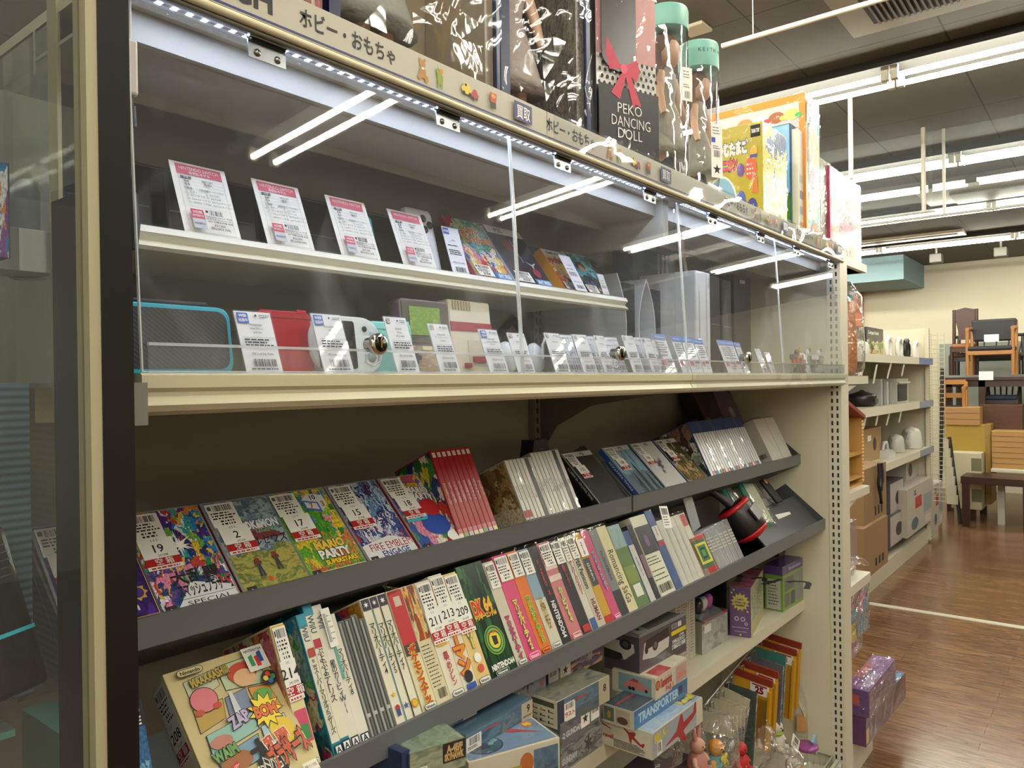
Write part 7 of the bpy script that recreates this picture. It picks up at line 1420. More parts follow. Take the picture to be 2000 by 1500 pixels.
# ================================================================== end shelves past the right end panel
XE = X1+.09; XF = 3.19
ends = empty('end_shelving', Matrix.Translation((XE, .77, 0)), 'cream end bay shelves of the display unit beyond the slotted post', 'shelving')
def eshelf(z, zl, nm, x1=XF):
    o = MB().box(XE-.08, x1, .772, 1.7, z-zl, z, M('#cdc7b4', .4)).build(nm, ends, Matrix.Translation((-XE, -.77, 0))); return o
MB().prism([(XE-.08, H+.405), (XF, H+.405), (XF, H+.435), (XE-.08, H+.435)], .772, 1.7, M('#cdc7b4', .4)).build('shelf_board', ends, Matrix.Translation((-XE, -.77, 0)))
for z, zl in ((H+.005, .030), (H-.42, .03), (H-.757, .035), (.125, .125)): eshelf(z, zl, 'shelf_board')
for z in (H-.03, H-.45): MB().prism([(XE-.08, z), (XE+.25, z), (XE+.10, z-.03), (XE-.05, z-.1), (XE-.08, z-.14)], .775, .779, M('#c4beaa', .4)).build('bracket', ends, Matrix.Translation((-XE, -.77, 0)))
# brown bagged soft toy
P = pt(1668, 735, Y=.80); P.y = .83; o = MB().lathe([(.03, 0), (.05, .03), (.052, .12), (.045, .22), (.04, .28), (.02, .30)], M('#a8642c', .85, bump=.5, bs=30), 14, Matrix.Translation((P.x, .83, H+.006)), sy=.8).build('bagged_plush'); tag(o, 'tall brown plush in clear bag on end shelf', 'toy'); MB().lathe([(.02, .27), (.032, .29), (.03, .31), (.01, .315)], M('#2c6878', .7), 12, Matrix.Translation((P.x-.01, .83, H+.006))).build('teal_top', o); MB().lathe([(.045, 0), (.066, .03), (.068, .12), (.062, .22), (.06, .30), (.02, .36)], BAG, 14, Matrix.Translation((P.x+.008, .83, H+.006))).build('clear_bag', o)
# wooden doll house
xh = pt(1650, 850, Y=.80).x; WD = M('#b98c4c', .5); xr_ = pt(1684, 850, Y=.80).x; zh = H-.42
o = MB().box(xh, xr_, 1.02, 1.03, zh, zh+.25, WD).box(xh, xr_, .80, 1.03, zh, zh+.008, WD).box(xh, xr_, .80, 1.03, zh+.12, zh+.128, WD).box(xr_-.006, xr_, .80, 1.03, zh, zh+.26, WD).box(xh, xh+.006, .80, 1.03, zh, zh+.32, WD).box(xh+.01, xr_, .80, .86, zh+.03, zh+.036, WD).build('doll_house'); tag(o, 'wooden doll house with red roof on end shelf', 'doll house')
zr0, zr1 = zat(788, pt(1650, 788, Y=.79)), zat(818, pt(1689, 818, Y=.79)); MB().prism([(xh-.01, zr0), (xr_+.012, zr1), (xr_+.012, zr1+.014), (xh-.01, zr0+.016)], .79, 1.04, M('#8c2c2c', .4)).build('roof', o)
tm = MB(); 
for k in range(18): tm.lathe([(.0045, 0), (.006, .006), (.0045, .012)], M('#d0b078', .5), 8, Matrix.Translation((xr_, .80, zh+.01+.0135*k)))
tm.build('rope_trim', o); MB().box(xh+.006, xh+.04, 1.015, 1.019, zh+.05, zh+.09, M('#4c3828', .5)).build('window', o)
# bag of clear items, glass jar shapes
P = pt(1675, 1080, Y=.80); zz = H-.757
o = MB().box(P.x-.07, P.x+.07, .82, .98, zz, zz+.20, clear(haze=.12, gloss=2, tint=(.9, .86, .9))).build('clear_box'); tag(o, 'tall clear plastic box on middle end shelf', 'box')
r_ = random.Random(5); mb = MB(); mb.keep = True; vs = []; fs = []; n = 10
for j in range(n+1):
    for i in range(n+1):
        a, b = i/n, j/n; vs.append((P.x-.08+.22*a, .79+.14*b+r_.uniform(-.01, .01), zz+.012+.05*math.sin(math.pi*min(1, a*1.1))*(1-b*.4)+r_.uniform(-.008, .008)))
for j in range(n):
    for i in range(n): q = j*(n+1)+i; fs.append((q, q+1, q+n+2, q+n+1))
mb.add(vs, fs, BAG); o = mb.build('clear_bag'); tag(o, 'heap of crumpled clear bags with pale pink contents on end shelf', 'plastic bag'); MB().ball((P.x, .86, zz+.02), (.08, .05, .018), M('#b8a098', .6)).build('pink_contents', o)
# blue flowered box
P = pt(1655, 1265, Y=.80); Q = pt(1697, 1265, Y=.80); zt_ = zat(1158, P); wb = Q.x-P.x
o = body('toy_box', Matrix.Translation((P.x-.01, .80, P.z)), wb, .18, zt_-P.z, M('#3c88ac', .4), 'light blue toy box with pink flowers in clear bag, end bay', 'toy box'); p = Print('F', wb, .18, zt_-P.z); hb = zt_-P.z
p.rect(0, wb, 0, hb, M('#4494b4', .4))
for cx, cy in ((.65, .62), (.3, .8), (.75, .85)): 
    for k in range(5): p.disc(wb*cx+wb*.09*math.cos(k*1.257), hb*cy+wb*.09*math.sin(k*1.257), wb*.075, M('#d890b0', .4), n=12)
    p.disc(wb*cx, hb*cy, wb*.05, M('#e8e0d0', .4))
p.rect(wb*.12, wb*.42, 0, hb*.35, M('#d8c438', .4)); p.rect(0, wb*.12, hb*.3, hb*.7, M('#b83c48', .4))
for k in range(16): p.rect(wb*(.5+.11*(k % 4)), wb*(.555+.11*(k % 4)), hb*(.02+.055*(k//4)), hb*(.05+.055*(k//4)), M('#d8e4ec', .4))
p.done('front_print', o); cover(o, 'T', (wb, .18, hb), art(['#4494b4', '#d8c438', '#d89090'], None, 4, 2.), name='top_print'); crumple('clear_bag', wb, .18, hb, BAG, o, .006, 4, 8)
o = body('pink_bag', Matrix.Translation((P.x-.0, .83, .13+.235)), wb*.95, .12, P.z-.13-.235, M('#b0546c', .35), 'pink wrapped soft pack under the blue flowered box', 'toy pack'); crumple('clear_bag', wb, .12, P.z-.365, BAG, o, .006, 6, 8)
# purple puzzle boxes stacked
x, y, z = at(1655, 1455, .80)
o, zt1, dm = kit((1692, 1460), (1655, 1440), (1769, 1362), 1404, .127, 'large dark purple brick toy box in wrap, lower of the pair at aisle', '#5c2c54', lambda p, w, h: (p.rect(0, w, 0, h, art(['#4c2438', '#6c3c68', '#3c1c30'], ['#5c2c54', '#5c2c54'], 4, 3.)), p.rect(w*.0, w*.06, h*.1, h*.6, M('#c8a838', .4))), lambda p, w, h: (p.rect(0, w, 0, h, M('#5a2a5c', .4))), lambda p, w, d: p.rect(0, w, 0, d, art(['#3c8cb8', '#5c3c7c', '#b84c58'], None, 3, 2.)), cat='toy box')
o, zt2, dm = kit((1697, 1403), (1655, 1388), (1749, 1333), 1352, zt1+.005, 'purple brick toy box in shiny wrap, upper of the pair at aisle', '#6c3880', lambda p, w, h: p.rect(0, w, 0, h, art(['#6c3880', '#4c2858', '#8c4c8c'], None, 4, 5.)), lambda p, w, h: (p.rect(0, w, 0, h, M('#5c3078', .4)), p.rect(w*.3, w*.6, h*.4, h*.8, M('#b84038', .4))), lambda p, w, d: (p.rect(0, w, 0, d, M('#74408c', .4)), p.rect(w*.3, w*.75, d*.7, d*.95, M('#b8404c', .4)), p.rect(w*.1, w*.5, d*.1, d*.45, M('#a898c0', .4))), cat='toy box')
crumple('shiny_wrap', dm[0], dm[1], dm[2], WRAP, o, .005, 8, 10)
P = pt(1661, 575, X=11.0)
o = body('orange_sign', Matrix.Translation((11.12, P.y-.12, .05)), .07, .24, zat(545, P)-.05, M('#c8642c', .5), 'narrow orange panel against far wall, seen beside the end bay', 'sign')
# ================================================================== black framed glass showcase at far left
BF = M('#0d0c0c', .35); 
p_ = MB().box(.2845, .3105, .66, .69, 0, H+.62, BF)
o = p_.build('glass_showcase'); tag(o, 'black framed glass showcase filling the left edge, front corner in view', 'showcase')
MB().box(.2755, .2845, .661, .685, .0, H+.62, M('#a8a184', .5)).build('cream_seal', o)
MB().box(-.9, .2755, .672, .676, .05, H+.62, clear(tint=(.98, .99, .98), haze=.015, gloss=1.5)).build('front_pane', o)
MB().box(.3065, .3100, .69, 1.14, .05, H+.62, clear(tint=(.98, .99, .98), haze=.015, gloss=1.2)).build('side_pane', o)
MB().box(.292, .3035, .712, .778, .0, zat(386, Vector((.298, .745, 0))), BF).build('inner_rail', o)
MB().box(-.9, .3105, .66, 1.14, 0, .12, BF).build('base', o)
MB().box(-.9, -.87, .66, 1.14, .12, H+.62, BF).build('far_post', o)
MB().box(-.9, .31, 1.13, 1.14, .12, H+.62, clear(tint=(.9, .93, .93), haze=.02)).build('back_pane', o)
MB().box(.285, .305, 1.09, 1.12, 0.12, H+.62, M('#8c8568', .5)).build('rear_post', o)
GL = M('#7fb0a8', .1)
for z, xe, ye in ((zat(492, Vector((.235, .80, 0))), .24, 1.0), (zat(1400, Vector((.25, .80, 0))), .25, 1.0)):
    MB().box(-.85, xe, .76, ye, z-.006, z, clear(tint=(.9, .95, .94), haze=.06)).box(-.85, xe, .7595, .761, z-.006, z, M('#5c8c86', .2)).build('glass_shelf', o)
zA = zat(492, Vector((.235, .80, 0))); zB = zat(1400, Vector((.25, .80, 0)))
# bagged toy
P = pt(30, 300, Y=.82)
o = body('bagged_toy', Matrix.Translation((P.x-.175, .82, zA+.001)), .17, .09, .09, M('#3c4654', .6), 'large toy in iridescent clear bag at top left', 'toy'); p = Print('F', .17, .09, .09); p.rect(.14, .168, 0, .088, art(['#c87c38', '#3c78b0', '#7c4c98', '#c8ccd0'], None, 4, 2.)); p.done('box_print', o)
r_ = random.Random(3); mb = MB(); mb.keep = True; vs = []; fs = []; n = 14
for j in range(2*n+1):
    for i in range(n+1):
        a, b = i/n, j/(2*n); vs.append((P.x-.16+.235*a*(1-.25*b)+r_.uniform(-.004, .004), .80-.03*math.sin(math.pi*a)+r_.uniform(-.006, .006), zA+.002+.46*b))
for j in range(2*n):
    for i in range(n): q = j*(n+1)+i; fs.append((q, q+1, q+n+2, q+n+1))
mb.add(vs, fs, clear(sheet=True, gloss=3.0, rough=.12, haze=.25, smudge=.6, bump=.9, bs=20, base=.04, hz=(.85, .9, .97))); mb.build('iridescent_bag', o)
# pale grey box behind and dark navy handheld bag
P = pt(85, 450, Y=.9); o = body('white_tray', Matrix.Translation((P.x-.06, .90, zA+.001)), .12, .06, .045, M('#b8bcba', .4), 'pale tray inside bag on upper glass shelf', 'tray')
P = pt(70, 380, Y=.97); o = MB().lathe([(.03, 0), (.04, .02), (.038, .09), (.02, .11)], M('#202a38', .5), 14, Matrix.Translation((P.x, .96, zA+.001))).build('dark_headphones'); tag(o, 'dark rounded object behind the iridescent bag', 'headphones')
# blue ribbed box
P = pt(62, 1035, Y=.84); zt = zat(748, P)
ribb = bpy.data.materials.new('ribbed_blue'); ribb.use_nodes = True; nt = ribb.node_tree; b_ = nt.nodes['Principled BSDF']; wv = nt.nodes.new('ShaderNodeTexWave'); wv.bands_direction = 'Z'; wv.inputs['Scale'].default_value = 42
tcx = nt.nodes.new('ShaderNodeTexCoord'); nt.links.new(tcx.outputs['Object'], wv.inputs[0]); rp = nt.nodes.new('ShaderNodeValToRGB'); rp.color_ramp.elements[0].color = (.03, .06, .10, 1); rp.color_ramp.elements[1].color = (.10, .18, .27, 1); nt.links.new(wv.outputs[1], rp.inputs[0]); nt.links.new(rp.outputs[0], b_.inputs['Base Color'])
o = body('ribbed_box', Matrix.Translation((P.x-.16, .84, H-.30)), .16, .14, zt-H+.30, ribb, 'blue horizontally ribbed tall box inside the glass showcase', 'box')
# tilted dark case with cyan line
P = pt(108, 1335, Y=.76); T = Matrix.Translation((P.x, .77, zat(1335, P))) @ Matrix.Rotation(R(-14), 4, 'X') @ Matrix.Rotation(R(-9), 4, 'Y')
hh = .150; o = MB().box(-.2, 0, 0, .03, 0, hh, M('#17191c', .12), T, bev=.005).build('tilted_case'); tag(o, 'glossy black case with cyan line, propped in the showcase', 'game case')
MB().box(-.2, 0, -.001, 0, .052, .0555, M('#2cc0d8', .4), T).prism([(-.052, .052), (-.046, .052), (-.040, .038), (-.046, .036)], -.001, 0, M('#2cc0d8', .4), T).build('cyan_line', o)
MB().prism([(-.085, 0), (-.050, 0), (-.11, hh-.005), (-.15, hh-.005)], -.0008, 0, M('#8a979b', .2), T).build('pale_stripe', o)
c = MB()
for k in range(5): c.box(-.10+.01*k, -.004, -.0006, 0, hh-.018-.007*k, hh-.0172-.007*k, M('#3c4246', .3), T)
c.build('thin_lines', o); MB().tube([(-.045, .01, hh+.004), (-.02, .01, hh+.004)], .0045, M('#26282a', .3), 8, T).build('hinge', o)
P = pt(118, 1450, Y=.82); o = body('teal_box', Matrix.Translation((P.x, .82, H-.5)), .03, .1, .5-.5+zat(1435, P)-H+.5, M('#2c6c64', .4), 'small teal box at bottom of the glass showcase', 'box')
P = pt(105, 770, Y=1.0); o = body('paper_tag', Matrix.Translation((P.x-.02, 1.0, zat(825, P))), .05, .002, .05, M('#c8c49c', .5), 'pale yellow card hanging at back of the glass showcase', 'card')

# ================================================================== far appliance shelving
FX0, FX1, FY = 5.0, 7.56, 1.34
fs_ = MB().box(FX0, FX1, 1.80, 1.83, .05, H+.42, M('#b8b19a', .6)).build('appliance_shelving'); tag(fs_, 'cream far shelving unit stocked with household appliances', 'shelving')
for z, c in ((H+.145, None), (H-.215, 1), (H-.615, 1), (.12, None)):
    MB().box(FX0, FX1-.02, FY-.03 if z > .2 else FY+.0, 1.80, z-.03 if z > .2 else 0, z, M('#c4bea8', .5)).build('shelf_board', fs_)
    if z > .2: MB().box(FX0, FX1-.6, FY-.045, FY-.04, z-.045, z+.01, M('#d0cbb8', .5)).box(FX1-.6, FX1-.02, FY-.045, FY-.04, z-.045, z+.01, M('#8a8fa0', .5) if c else M('#6c74a0', .5)).build('price_strip', fs_)
MB().box(FX1-.02, FX1, 1.33, 1.83, .0, H+.42, M('#c8c2ae', .5)).build('end_panel', fs_)
slotted('slotted_post', FX1-.06, 1.32, 1.35, .02, H+.42, '-y', fs_, M('#c4bda8', .5), w=.05)
g = MB(); GW = M('#c4bea8', .5)
gx = FX1+.06; y0, y1 = 1.22, 1.62
for k in range(9): y = y0+(y1-y0)*k/8; g.tube([(gx, y, .35), (gx, y, H+.38)], .003, GW, 4)
for k in range(38): z = .35+k*.0395; g.tube([(gx, y0, z), (gx, y1, z)], .0025, GW, 4)
g = g.build('wire_grid_panel'); tag(g, 'cream wire grid panel at end of the far shelving', 'grid panel')
FC = M('#cfcbc2', .3)
def appliance(kind, x, z, y, s, c, lab):
    T = Matrix.Translation((x, y, z)) @ Matrix.Scale(s, 4); m_ = M(c, .3)
    if kind == 'kettle':
        o = MB().lathe([(.55, 0), (.58, .05), (.5, .9), (.4, 1.1), (.15, 1.2), (.05, 1.25)], m_, 16, T).build('kettle'); MB().tube([(-.45, 0, 1.0), (-.95, 0, 1.0), (-1.0, 0, .5), (-.55, 0, .2)], .1, m_, 8, T).build('handle', o); MB().tube([(.4, 0, .8), (.75, 0, 1.1)], [.18, .08], m_, 8, T).build('spout', o)
    elif kind == 'iron':
        o = MB().prism([(-.9, 0), (.9, 0), (1.0, .25), (.3, .5), (-.8, .5)], -.35, .35, m_, T).build('clothes_iron'); MB().tube([(-.7, 0, .5), (-.6, 0, .95), (.1, 0, .95), (.4, 0, .5)], .12, m_, 8, T).build('handle', o)
    elif kind == 'hair':
        o = MB().lathe([(.35, -.8), (.42, -.3), (.42, .3), (.3, .8)], m_, 14, T @ Matrix.Rotation(R(90), 4, 'Y')).build('hair_dryer'); MB().tube([(.1, 0, 0), (.0, 0, -.9)], [.2, .15], m_, 8, T).build('handle', o)
    elif kind == 'pot':
        o = MB().lathe([(.7, 0), (.9, .1), (.92, .7), (.85, .8), (.2, 1.0), (.1, 1.1)], m_, 18, T).build('rice_cooker'); MB().box(-.3, .3, -.95, -.85, .2, .5, M('#3c3c40', .3), T).build('control_panel', o)
    elif kind == 'loop':
        o = MB().tube([(.55*math.cos(a), 0, .75+.75*math.sin(a)) for a in [R(k*30) for k in range(12)]], .17, m_, 8, T, closed=True).build('hand_mixer'); MB().box(-.3, .3, -.25, .25, 0, .3, m_, T, bev=.05).build('motor_base', o)
    tag(o, lab, {'kettle': 'kettle', 'iron': 'clothes iron', 'hair': 'hair dryer', 'pot': 'rice cooker', 'loop': 'hand mixer'}[kind]); return o
z1_, z2_, z3_ = H+.146, H-.214, H-.614
def fx(u): return pt(u, 735, Y=1.45).x
appliance('kettle', fx(1698), z1_, 1.5, .10, '#b8b8b4', 'silver kettle at left of top far shelf')
appliance('loop', fx(1728), z1_, 1.42, .11, '#d0cec8', 'white looped hand mixer on top far shelf, left')
appliance('loop', fx(1749), z1_, 1.42, .11, '#c8c8c4', 'white looped hand mixer on top far shelf, centre')
appliance('loop', fx(1764), z1_, 1.42, .11, '#1c1c20', 'black looped hand mixer on top far shelf')
appliance('loop', fx(1782), z1_, 1.42, .105, '#d8d6d0', 'white looped hand mixer on top far shelf, right')
P = fx(1733); o = body('appliance_box', Matrix.Translation((P, 1.60, z1_)), .55, .15, .26, M('#201f22', .4), 'black box with food photo on top far shelf', 'box'); cover(o, 'F', (.55, .15, .26), art(['#26242a', '#3c383c'], ['#c89848', '#c8c0a0', '#6c8c3c', '#26242a'], 6, 2., split=.6)); 
p = Print('F', .55, .15, .26, e0=.001); p.text('Compact Kettle', .22, .22, .03, Wt, .02, width=.34); p.done('lettering', o)
o = body('appliance_box', Matrix.Translation((fx(1690), 1.60, z1_)), .55, .15, .25, M('#34343a', .4), 'dark grey boxes at back left of top far shelf', 'box'); cover(o, 'F', (.55, .15, .25), art(['#2c2c30', '#5c5c60', '#c8c8c4'], None, 6, 4.))
appliance('pot', fx(1697), z2_, 1.5, .11, '#1f1c20', 'black bagged rice cooker on second far shelf')
for k, u in enumerate((1712, 1718, 1724, 1730)): o = body('slim_appliance', Matrix.Translation((fx(u), 1.42, z2_)), .05, .25, .20-.01*k, M(['#a8a8a4', '#7c7c7c', '#b8b8b0', '#909090'][k], .4), 'grey upright slim appliance, %s in row on second far shelf' % ['first', 'second', 'third', 'last'][k], 'appliance', 'slim appliances on second far shelf')
o = body('toaster_oven', Matrix.Translation((fx(1738), 1.40, z2_)), .42, .3, .20, M('#b0aea4', .4), 'black front bagged toaster oven on second far shelf', 'toaster oven'); MB().box(.02, .34, -.006, 0, .02, .15, M('#131317', .2)).build('glass_door', o); MB().box(.03, .4, -.02, -.008, .16, .175, FC).build('door_handle', o)
appliance('iron', fx(1720), z3_, 1.42, .12, '#c8c8c8', 'white clothes iron on third far shelf')
o = body('cardboard_box', Matrix.Translation((fx(1690)-.1, 1.44, z3_)), .5, .3, .24, CARD, 'brown cardboard box with black print on third far shelf', 'box'); p = Print('F', .5, .3, .24); p.disc(.3, .12, .05, M('#4c3c2c', .6)); p.rect(.1, .2, .15, .19, PAPER); p.done('box_print', o)
appliance('kettle', fx(1771), z3_, 1.42, .15, '#d0cec8', 'white tall kettle at right of third far shelf')
appliance('kettle', fx(1748), z3_, 1.45, .12, '#c0beb8', 'pale kettle at centre of third far shelf')
for k, (u, v0, v1) in enumerate(((1688, 712, 735), (1713, 712, 750), (1742, 705, 740), (1766, 712, 735), (1695, 802, 838), (1717, 800, 832), (1740, 798, 832), (1762, 796, 826))):
    P = pt(u, v0, Y=1.30); zb_ = zat(v1, P); zz_ = zat(v0, P); o = MB().box(-.02, .02, 0, .003, zb_-zz_, 0, M('#d5d2c6', .5)).build('price_tag', None, Matrix.Translation(P) @ Matrix.Rotation(R(12), 4, 'X') @ Matrix.Rotation(R((-1)**k*8), 4, 'Y')); tag(o, 'white dangling price tag under %s far shelf, %s' % (['top', 'second'][k//4], ['leftmost', 'second from left', 'third from left', 'rightmost'][k % 4]), 'price tag', 'dangling price tags')
# cardboard boxes standing in front at the shelf foot
def cbox(u0_, u1_, v0, v1, X=None, Y=None, d=.3, c='#8c7252', lab='', f=None, name='cardboard_box'):
    A = pt(u0_, v1, Y=Y); w = pt(u1_, v1, Y=Y).x-A.x; h = zat(v0, A)-A.z; z = max(A.z, .002); o = body(name, Matrix.Translation((A.x, Y, z)), w, d, h, M(c, .7), lab, 'box'); 
    if f: p = Print('F', w, d, h); f(p, w, h); p.done('box_print', o)
    return o
slots = lambda p, w, h: [p.rect(w*(.45+.14*k), w*(.52+.14*k), h*.12, h*.28, K) for k in range(3)]
cbox(1688, 1735, 1034, 1135, Y=1.12, d=.2, lab='brown cardboard box on floor, lower of two near end bay', f=slots, c='#8a6d4a')
cbox(1688, 1732, 918, 1033, Y=1.14, d=.2, lab='brown cardboard box with black cord, upper of two near end bay', f=slots, c='#866a48')
P = pt(1716, 905, Y=1.12); o = MB().tube([P, P+Vector((.02, 0, -.06)), P+Vector((-.01, 0, -.12)), P+Vector((.03, 0, -.18)), P+Vector((.05, 0, -.24))], .010, K).tube([P+Vector((.03, -.01, .0)), P+Vector((.05, -.01, -.10)), P+Vector((.02, -.01, -.16))], .008, K).build('extension_cord'); tag(o, 'black coiled power cord hanging before the cardboard box', 'cord')
spk = lambda p, w, h: (p.rect(w*.04, w*.96, h*.03, h*.97, M('#a8a4a0', .5)), p.disc(w*.6, h*.45, w*.22, M('#2c2a2c', .4), h*.22))
cbox(1738, 1768, 1010, 1072, Y=1.34, lab='grey black speaker box on base, lower', c='#4c484c', f=spk); cbox(1738, 1766, 945, 1009, Y=1.36, lab='grey black speaker box on base, upper', c='#4c484c', f=spk)
kb = lambda p, w, h: (p.rect(0, w, 0, h, M('#b0aaa0', .5)), p.text('2.2L', w*.3, h*.86, h*.10, K, .04), p.rect(w*.3, w*.55, h*.5, h*.75, M('#a84038', .5)), p.disc(w*.28, h*.2, w*.13, M('#4c6474', .4), h*.13), p.rect(w*.62, w*.96, h*.3, h*.7, M('#8c9498', .5)), p.rect(w*.68, w*.9, h*.05, h*.22, M('#c4beb2', .5)))
cbox(1772, 1822, 958, 1052, Y=1.30, d=.12, lab='white and pink kettle carton marked 2.2L at end of far shelf', c='#a8a098', f=kb); cbox(1822, 1842, 950, 1036, Y=1.32, lab='pale carton behind the 2.2L carton', c='#a8a098', f=kb)
cbox(1770, 1808, 895, 948, Y=1.42, lab='white appliance carton with dark oval above the 2.2L carton', c='#b4b0a6', f=lambda p, w, h: (p.disc(w*.2, h*.5, w*.1, M('#3c3c40', .4), h*.25), p.rect(w*.5, w*.9, h*.2, h*.8, M('#c4c0b8', .5))))

# ================================================================== used furniture beyond
DW = M('#331c15', .35); OK_ = M('#a87440', .45); BK = M('#1b1a1c', .5)
def PX(u, v, X): return pt(u, v, X=X)
def scalept(X): return abs(PX(1901, 800, X).y - PX(1900, 800, X).y)
def chair(u0_, u1_, vseat, vbot, vtop, X, fr, seat, lab, arms=False, style='pad', zb=None):
    a = PX(u0_, vseat, X); b = PX(u1_, vseat, X); W = abs(a.y-b.y); zs = a.z; z0 = PX(u0_, vbot, X).z; z1 = zat(vtop, a); cy = (a.y+b.y)/2
    T = Matrix.Translation((X, cy, 0)) @ Matrix.Rotation(R(90), 4, 'Z')   # local x -> +y world, local -y -> +x ; mirrored so that it faces the camera
    T = Matrix.Translation((X, cy, 0)) @ Matrix.Rotation(R(-90), 4, 'Z'); D = W*.8; h = W/2
    o = MB().box(-h*.95, h*.95, 0, D, zs-.05, zs, M(seat, .6), T, bev=.02).build('chair'); tag(o, lab, 'chair')
    fm = M(fr, .4)
    for sx in (-1, 1):
        MB().tube([(sx*h*.92, .02, z0), (sx*h*.92, .02, zs-.03 + (.2 if arms else 0))], .018, fm, 8, T).build('leg', o)
        MB().tube([(sx*h*.92, D*.95, z0), (sx*h*.92, D*.95, zs), (sx*h*.9, D*1.05, z1-.02)], .018, fm, 8, T).build('leg', o)
        if arms: MB().tube([(sx*h*.92, -.0, zs+.18), (sx*h*.92, D, zs+.20)], .02, fm, 8, T).build('arm_rest', o)
    if style == 'pad': MB().box(-h*.95, h*.95, D*.95, D*1.1, zs+.06, z1, M(seat, .6), T, bev=.02).build('backrest', o)
    elif style == 'fan': MB().prism([(-h*.55, zs+.05), (h*.55, zs+.05), (h*.6, z1-.25), (h*1.0, z1-.03), (0, z1), (-h*1.0, z1-.03), (-h*.6, z1-.25)], D*.98, D*1.03, fm, T).build('backrest', o)
    elif style == 'slat':
        for k in range(3): MB().box(-h*.9, h*.9, D, D*1.06, z1-.05-.14*k, z1-.14*k, fm, T).build('back_slat', o)
    else:
        for k in range(6): MB().tube([(-h*.8+h*.32*k, D*.98, zs), (-h*.9+h*.36*k, D*1.05, z1-.02)], .008, fm, 6, T).build('spindle', o)
        MB().tube([(-h*1.0, D*1.05, z1), (h*1.0, D*1.05, z1)], .018, fm, 8, T).build('top_rail', o)
    MB().box(-h*.9, h*.9, .0, .02, zs-.09, zs-.05, fm, T).box(-h*.9, h*.9, D*.93, D*.97, zs-.09, zs-.05, fm, T).build('seat_rail', o)
    return o
XT = 9.3
# table on top of which chairs stand
zt = PX(1900, 737, XT).z
ta = PX(1835, 740, XT).y; tb = PX(2003, 740, XT).y
o = MB().box(XT, XT+.8, tb-.2, ta, zt-.03, zt, DW).build('dining_table'); tag(o, 'dark dining table carrying upturned row of chairs', 'table')
for x_, y_ in ((XT+.06, ta-.08), (XT+.72, ta-.08), (XT+.06, tb-.1), (XT+.72, tb-.1), (XT+.06, (ta+tb)/2)): MB().box(x_-.03, x_+.03, y_-.03, y_+.03, 0, zt-.03, DW).build('leg', o)
MB().box(XT+.03, XT+.77, tb-.15, ta-.05, zt-.10, zt-.03, DW).build('apron', o)
p = MB().box(XT-.004, XT-.001, PX(1940, 730, XT).y, PX(1912, 730, XT).y, zt-.03, zt+.06, PAPER).build('price_tag', o)
ARM = chair(1885, 1982, 677, 733, 622, XT+.03, '#a06c38', '#202124', 'black padded armchair with oak frame standing on dark table', arms=True)
MB_ = MB().box(XT-.0, XT+.004, PX(1951, 665, XT).y, PX(1922, 665, XT).y, PX(1940, 667, XT).z, PX(1940, 653, XT).z, PAPER).build('paper_note', ARM)
chair(1856, 1905, 672, 733, 600, XT+.45, '#3a1712', '#8c5a34', 'dark wood chair with tall fan shaped back on dark table', style='fan')
chair(1850, 1995, 690, 733, 655, XT+.6, '#1c1a1c', '#5c4028', 'black spindle back chair partly hidden on dark table', style='spindle')
chair(1920, 1990, 772, 836, 745, XT+.2, '#2b1a15', '#28384c', 'dark chair with blue seat under the table', style='spindle')
chair(1836, 1884, 792, 836, 742, XT-.25, '#a8743c', '#1f1e20', 'oak ladder back chair with black seat left of the crates', style='slat', arms=True)
def fbox(u0_, u1_, v0, v1, X, d, c, lab, cat='crate', grain=True, name='wooden_crate', bands=True):
    a = PX(u0_, v1, X); b = PX(u1_, v1, X); h = PX(u0_, v0, X).z-a.z
    m_ = M(c, .55, bump=.2, bs=30); o = MB().box(X, X+d, b.y, a.y, a.z, a.z+h, m_, bev=.006).build(name); tag(o, lab, cat)
    if bands:
        q = MB(); n = max(2, int(h/.05)); dm_ = M('#6c4a28', .6)
        for k in range(1, n): q.box(X-.002, X, b.y+.005, a.y-.005, a.z+h*k/n-.002, a.z+h*k/n+.002, dm_)
        q.build('board_gaps', o)
    return o
fbox(1846, 1914, 795, 830, XT-.3, .35, '#a88050', 'small pale wooden crate on yellow cabinet')
fbox(1914, 1998, 790, 840, XT-.1, .3, '#4c2c1a', 'dark brown wooden tray box behind crates', 'box', bands=False, name='wooden_tray')
fbox(1937, 2010, 841, 915, XT-.35, .4, '#a8804c', 'large pale wooden crate stacked on white board')
fbox(1846, 1925, 828, 885, XT-.28, .4, '#a08434', 'yellow wooden cabinet front below small crate', 'cabinet', bands=False, name='yellow_cabinet')
fbox(1925, 1937, 828, 985, XT-.28, .4, '#94763a', 'tall yellow brown side board between cabinet and crate', 'board', bands=False, name='side_board')
fbox(1858, 1918, 883, 992, XT-.5, .35, '#c0b89c', 'cream plastic storage box with cut corners on floor', 'box', bands=False, name='storage_box')
for v0, v1 in ((893, 920), (950, 985)): pass
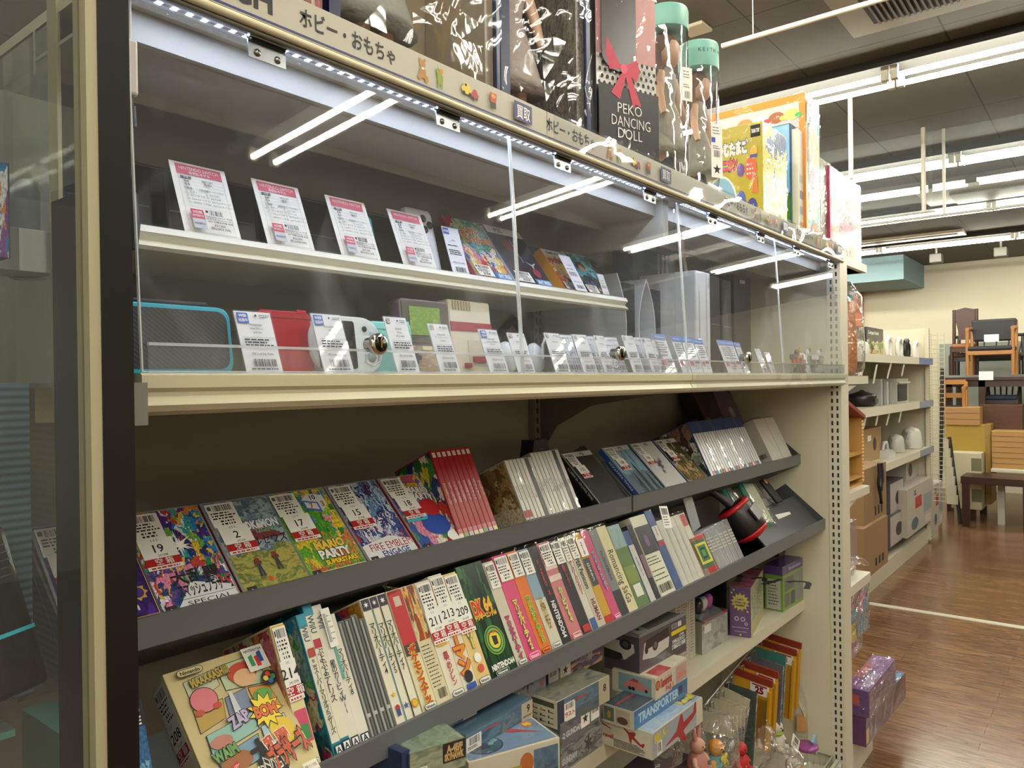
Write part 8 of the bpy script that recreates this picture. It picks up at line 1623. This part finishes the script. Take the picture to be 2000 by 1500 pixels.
q = MB().box(XT-.502, XT-.5, PX(1917, 900, XT-.5).y, PX(1897, 900, XT-.5).y, PX(1900, 920, XT-.5).z, PX(1900, 895, XT-.5).z, M('#6c6a4c', .5)).build('vent_panel', bpy.data.objects['storage_box'])
q = MB().box(XT-.502, XT-.5, PX(1917, 900, XT-.5).y, PX(1897, 900, XT-.5).y, PX(1900, 980, XT-.5).z, PX(1900, 955, XT-.5).z, M('#6c6a4c', .5)).build('vent_panel', bpy.data.objects['storage_box'])
fbox(1935, 2010, 915, 922, XT-.4, .5, '#c8c4b4', 'white board under the large crate', 'board', bands=False, name='white_board')
# bench table
XB = XT-.85; a = PX(1876, 930, XB); b = PX(2010, 930, XB)
o = MB().box(XB, XB+.45, b.y, a.y, a.z-.07, a.z, DW, bev=.004).build('low_table'); tag(o, 'low dark brown coffee table in front of the crates', 'table')
for y_ in (a.y-.04, b.y+.02):
    for x_ in (XB+.03, XB+.42): MB().box(x_-.03, x_+.03, y_-.03, y_+.03, 0, a.z-.07, DW).build('leg', o)
o = MB().box(XB+.3, XB+.36, PX(1962, 960, XB+.3).y, PX(1948, 960, XB+.3).y, 0, a.z-.08, M('#b8b4a8', .5)).build('white_post'); tag(o, 'white post standing under low dark table', 'post')
# brochure ladder rack
XL = 8.6; a = PX(1840, 1000, XL); b = PX(1876, 1000, XL)
o = MB(); top = PX(1843, 720, XL); 
o.tube([(XL, a.y+.02, 0), (XL+.1, a.y, top.z)], .018, BK, 6).tube([(XL, b.y, 0), (XL+.1, PX(1850, 800, XL).y, PX(1850, 855, XL).z)], .018, BK, 6); o = o.build('display_ladder'); tag(o, 'black leaning ladder rack of pale pockets beside far shelving', 'rack')
for k in range(7):
    v = 858+18*k; q0 = PX(1842+1.2*k, v, XL); q1 = PX(1852+3.2*k, v, XL); MB().box(XL-.01, XL+.04, min(q0.y, q1.y), max(q0.y, q1.y), q0.z-.09, q0.z, M('#b4ae9c', .5)).build('pocket', o)
o = MB().box(10.9, 11.15, PX(1835, 700, 10.9).y-4, PX(1835, 700, 10.9).y, .5, PX(1835, 672, 10.9).z, M('#8c938c', .5)).build('grey_counter'); tag(o, 'pale grey cabinet against the far wall behind chairs', 'cabinet')
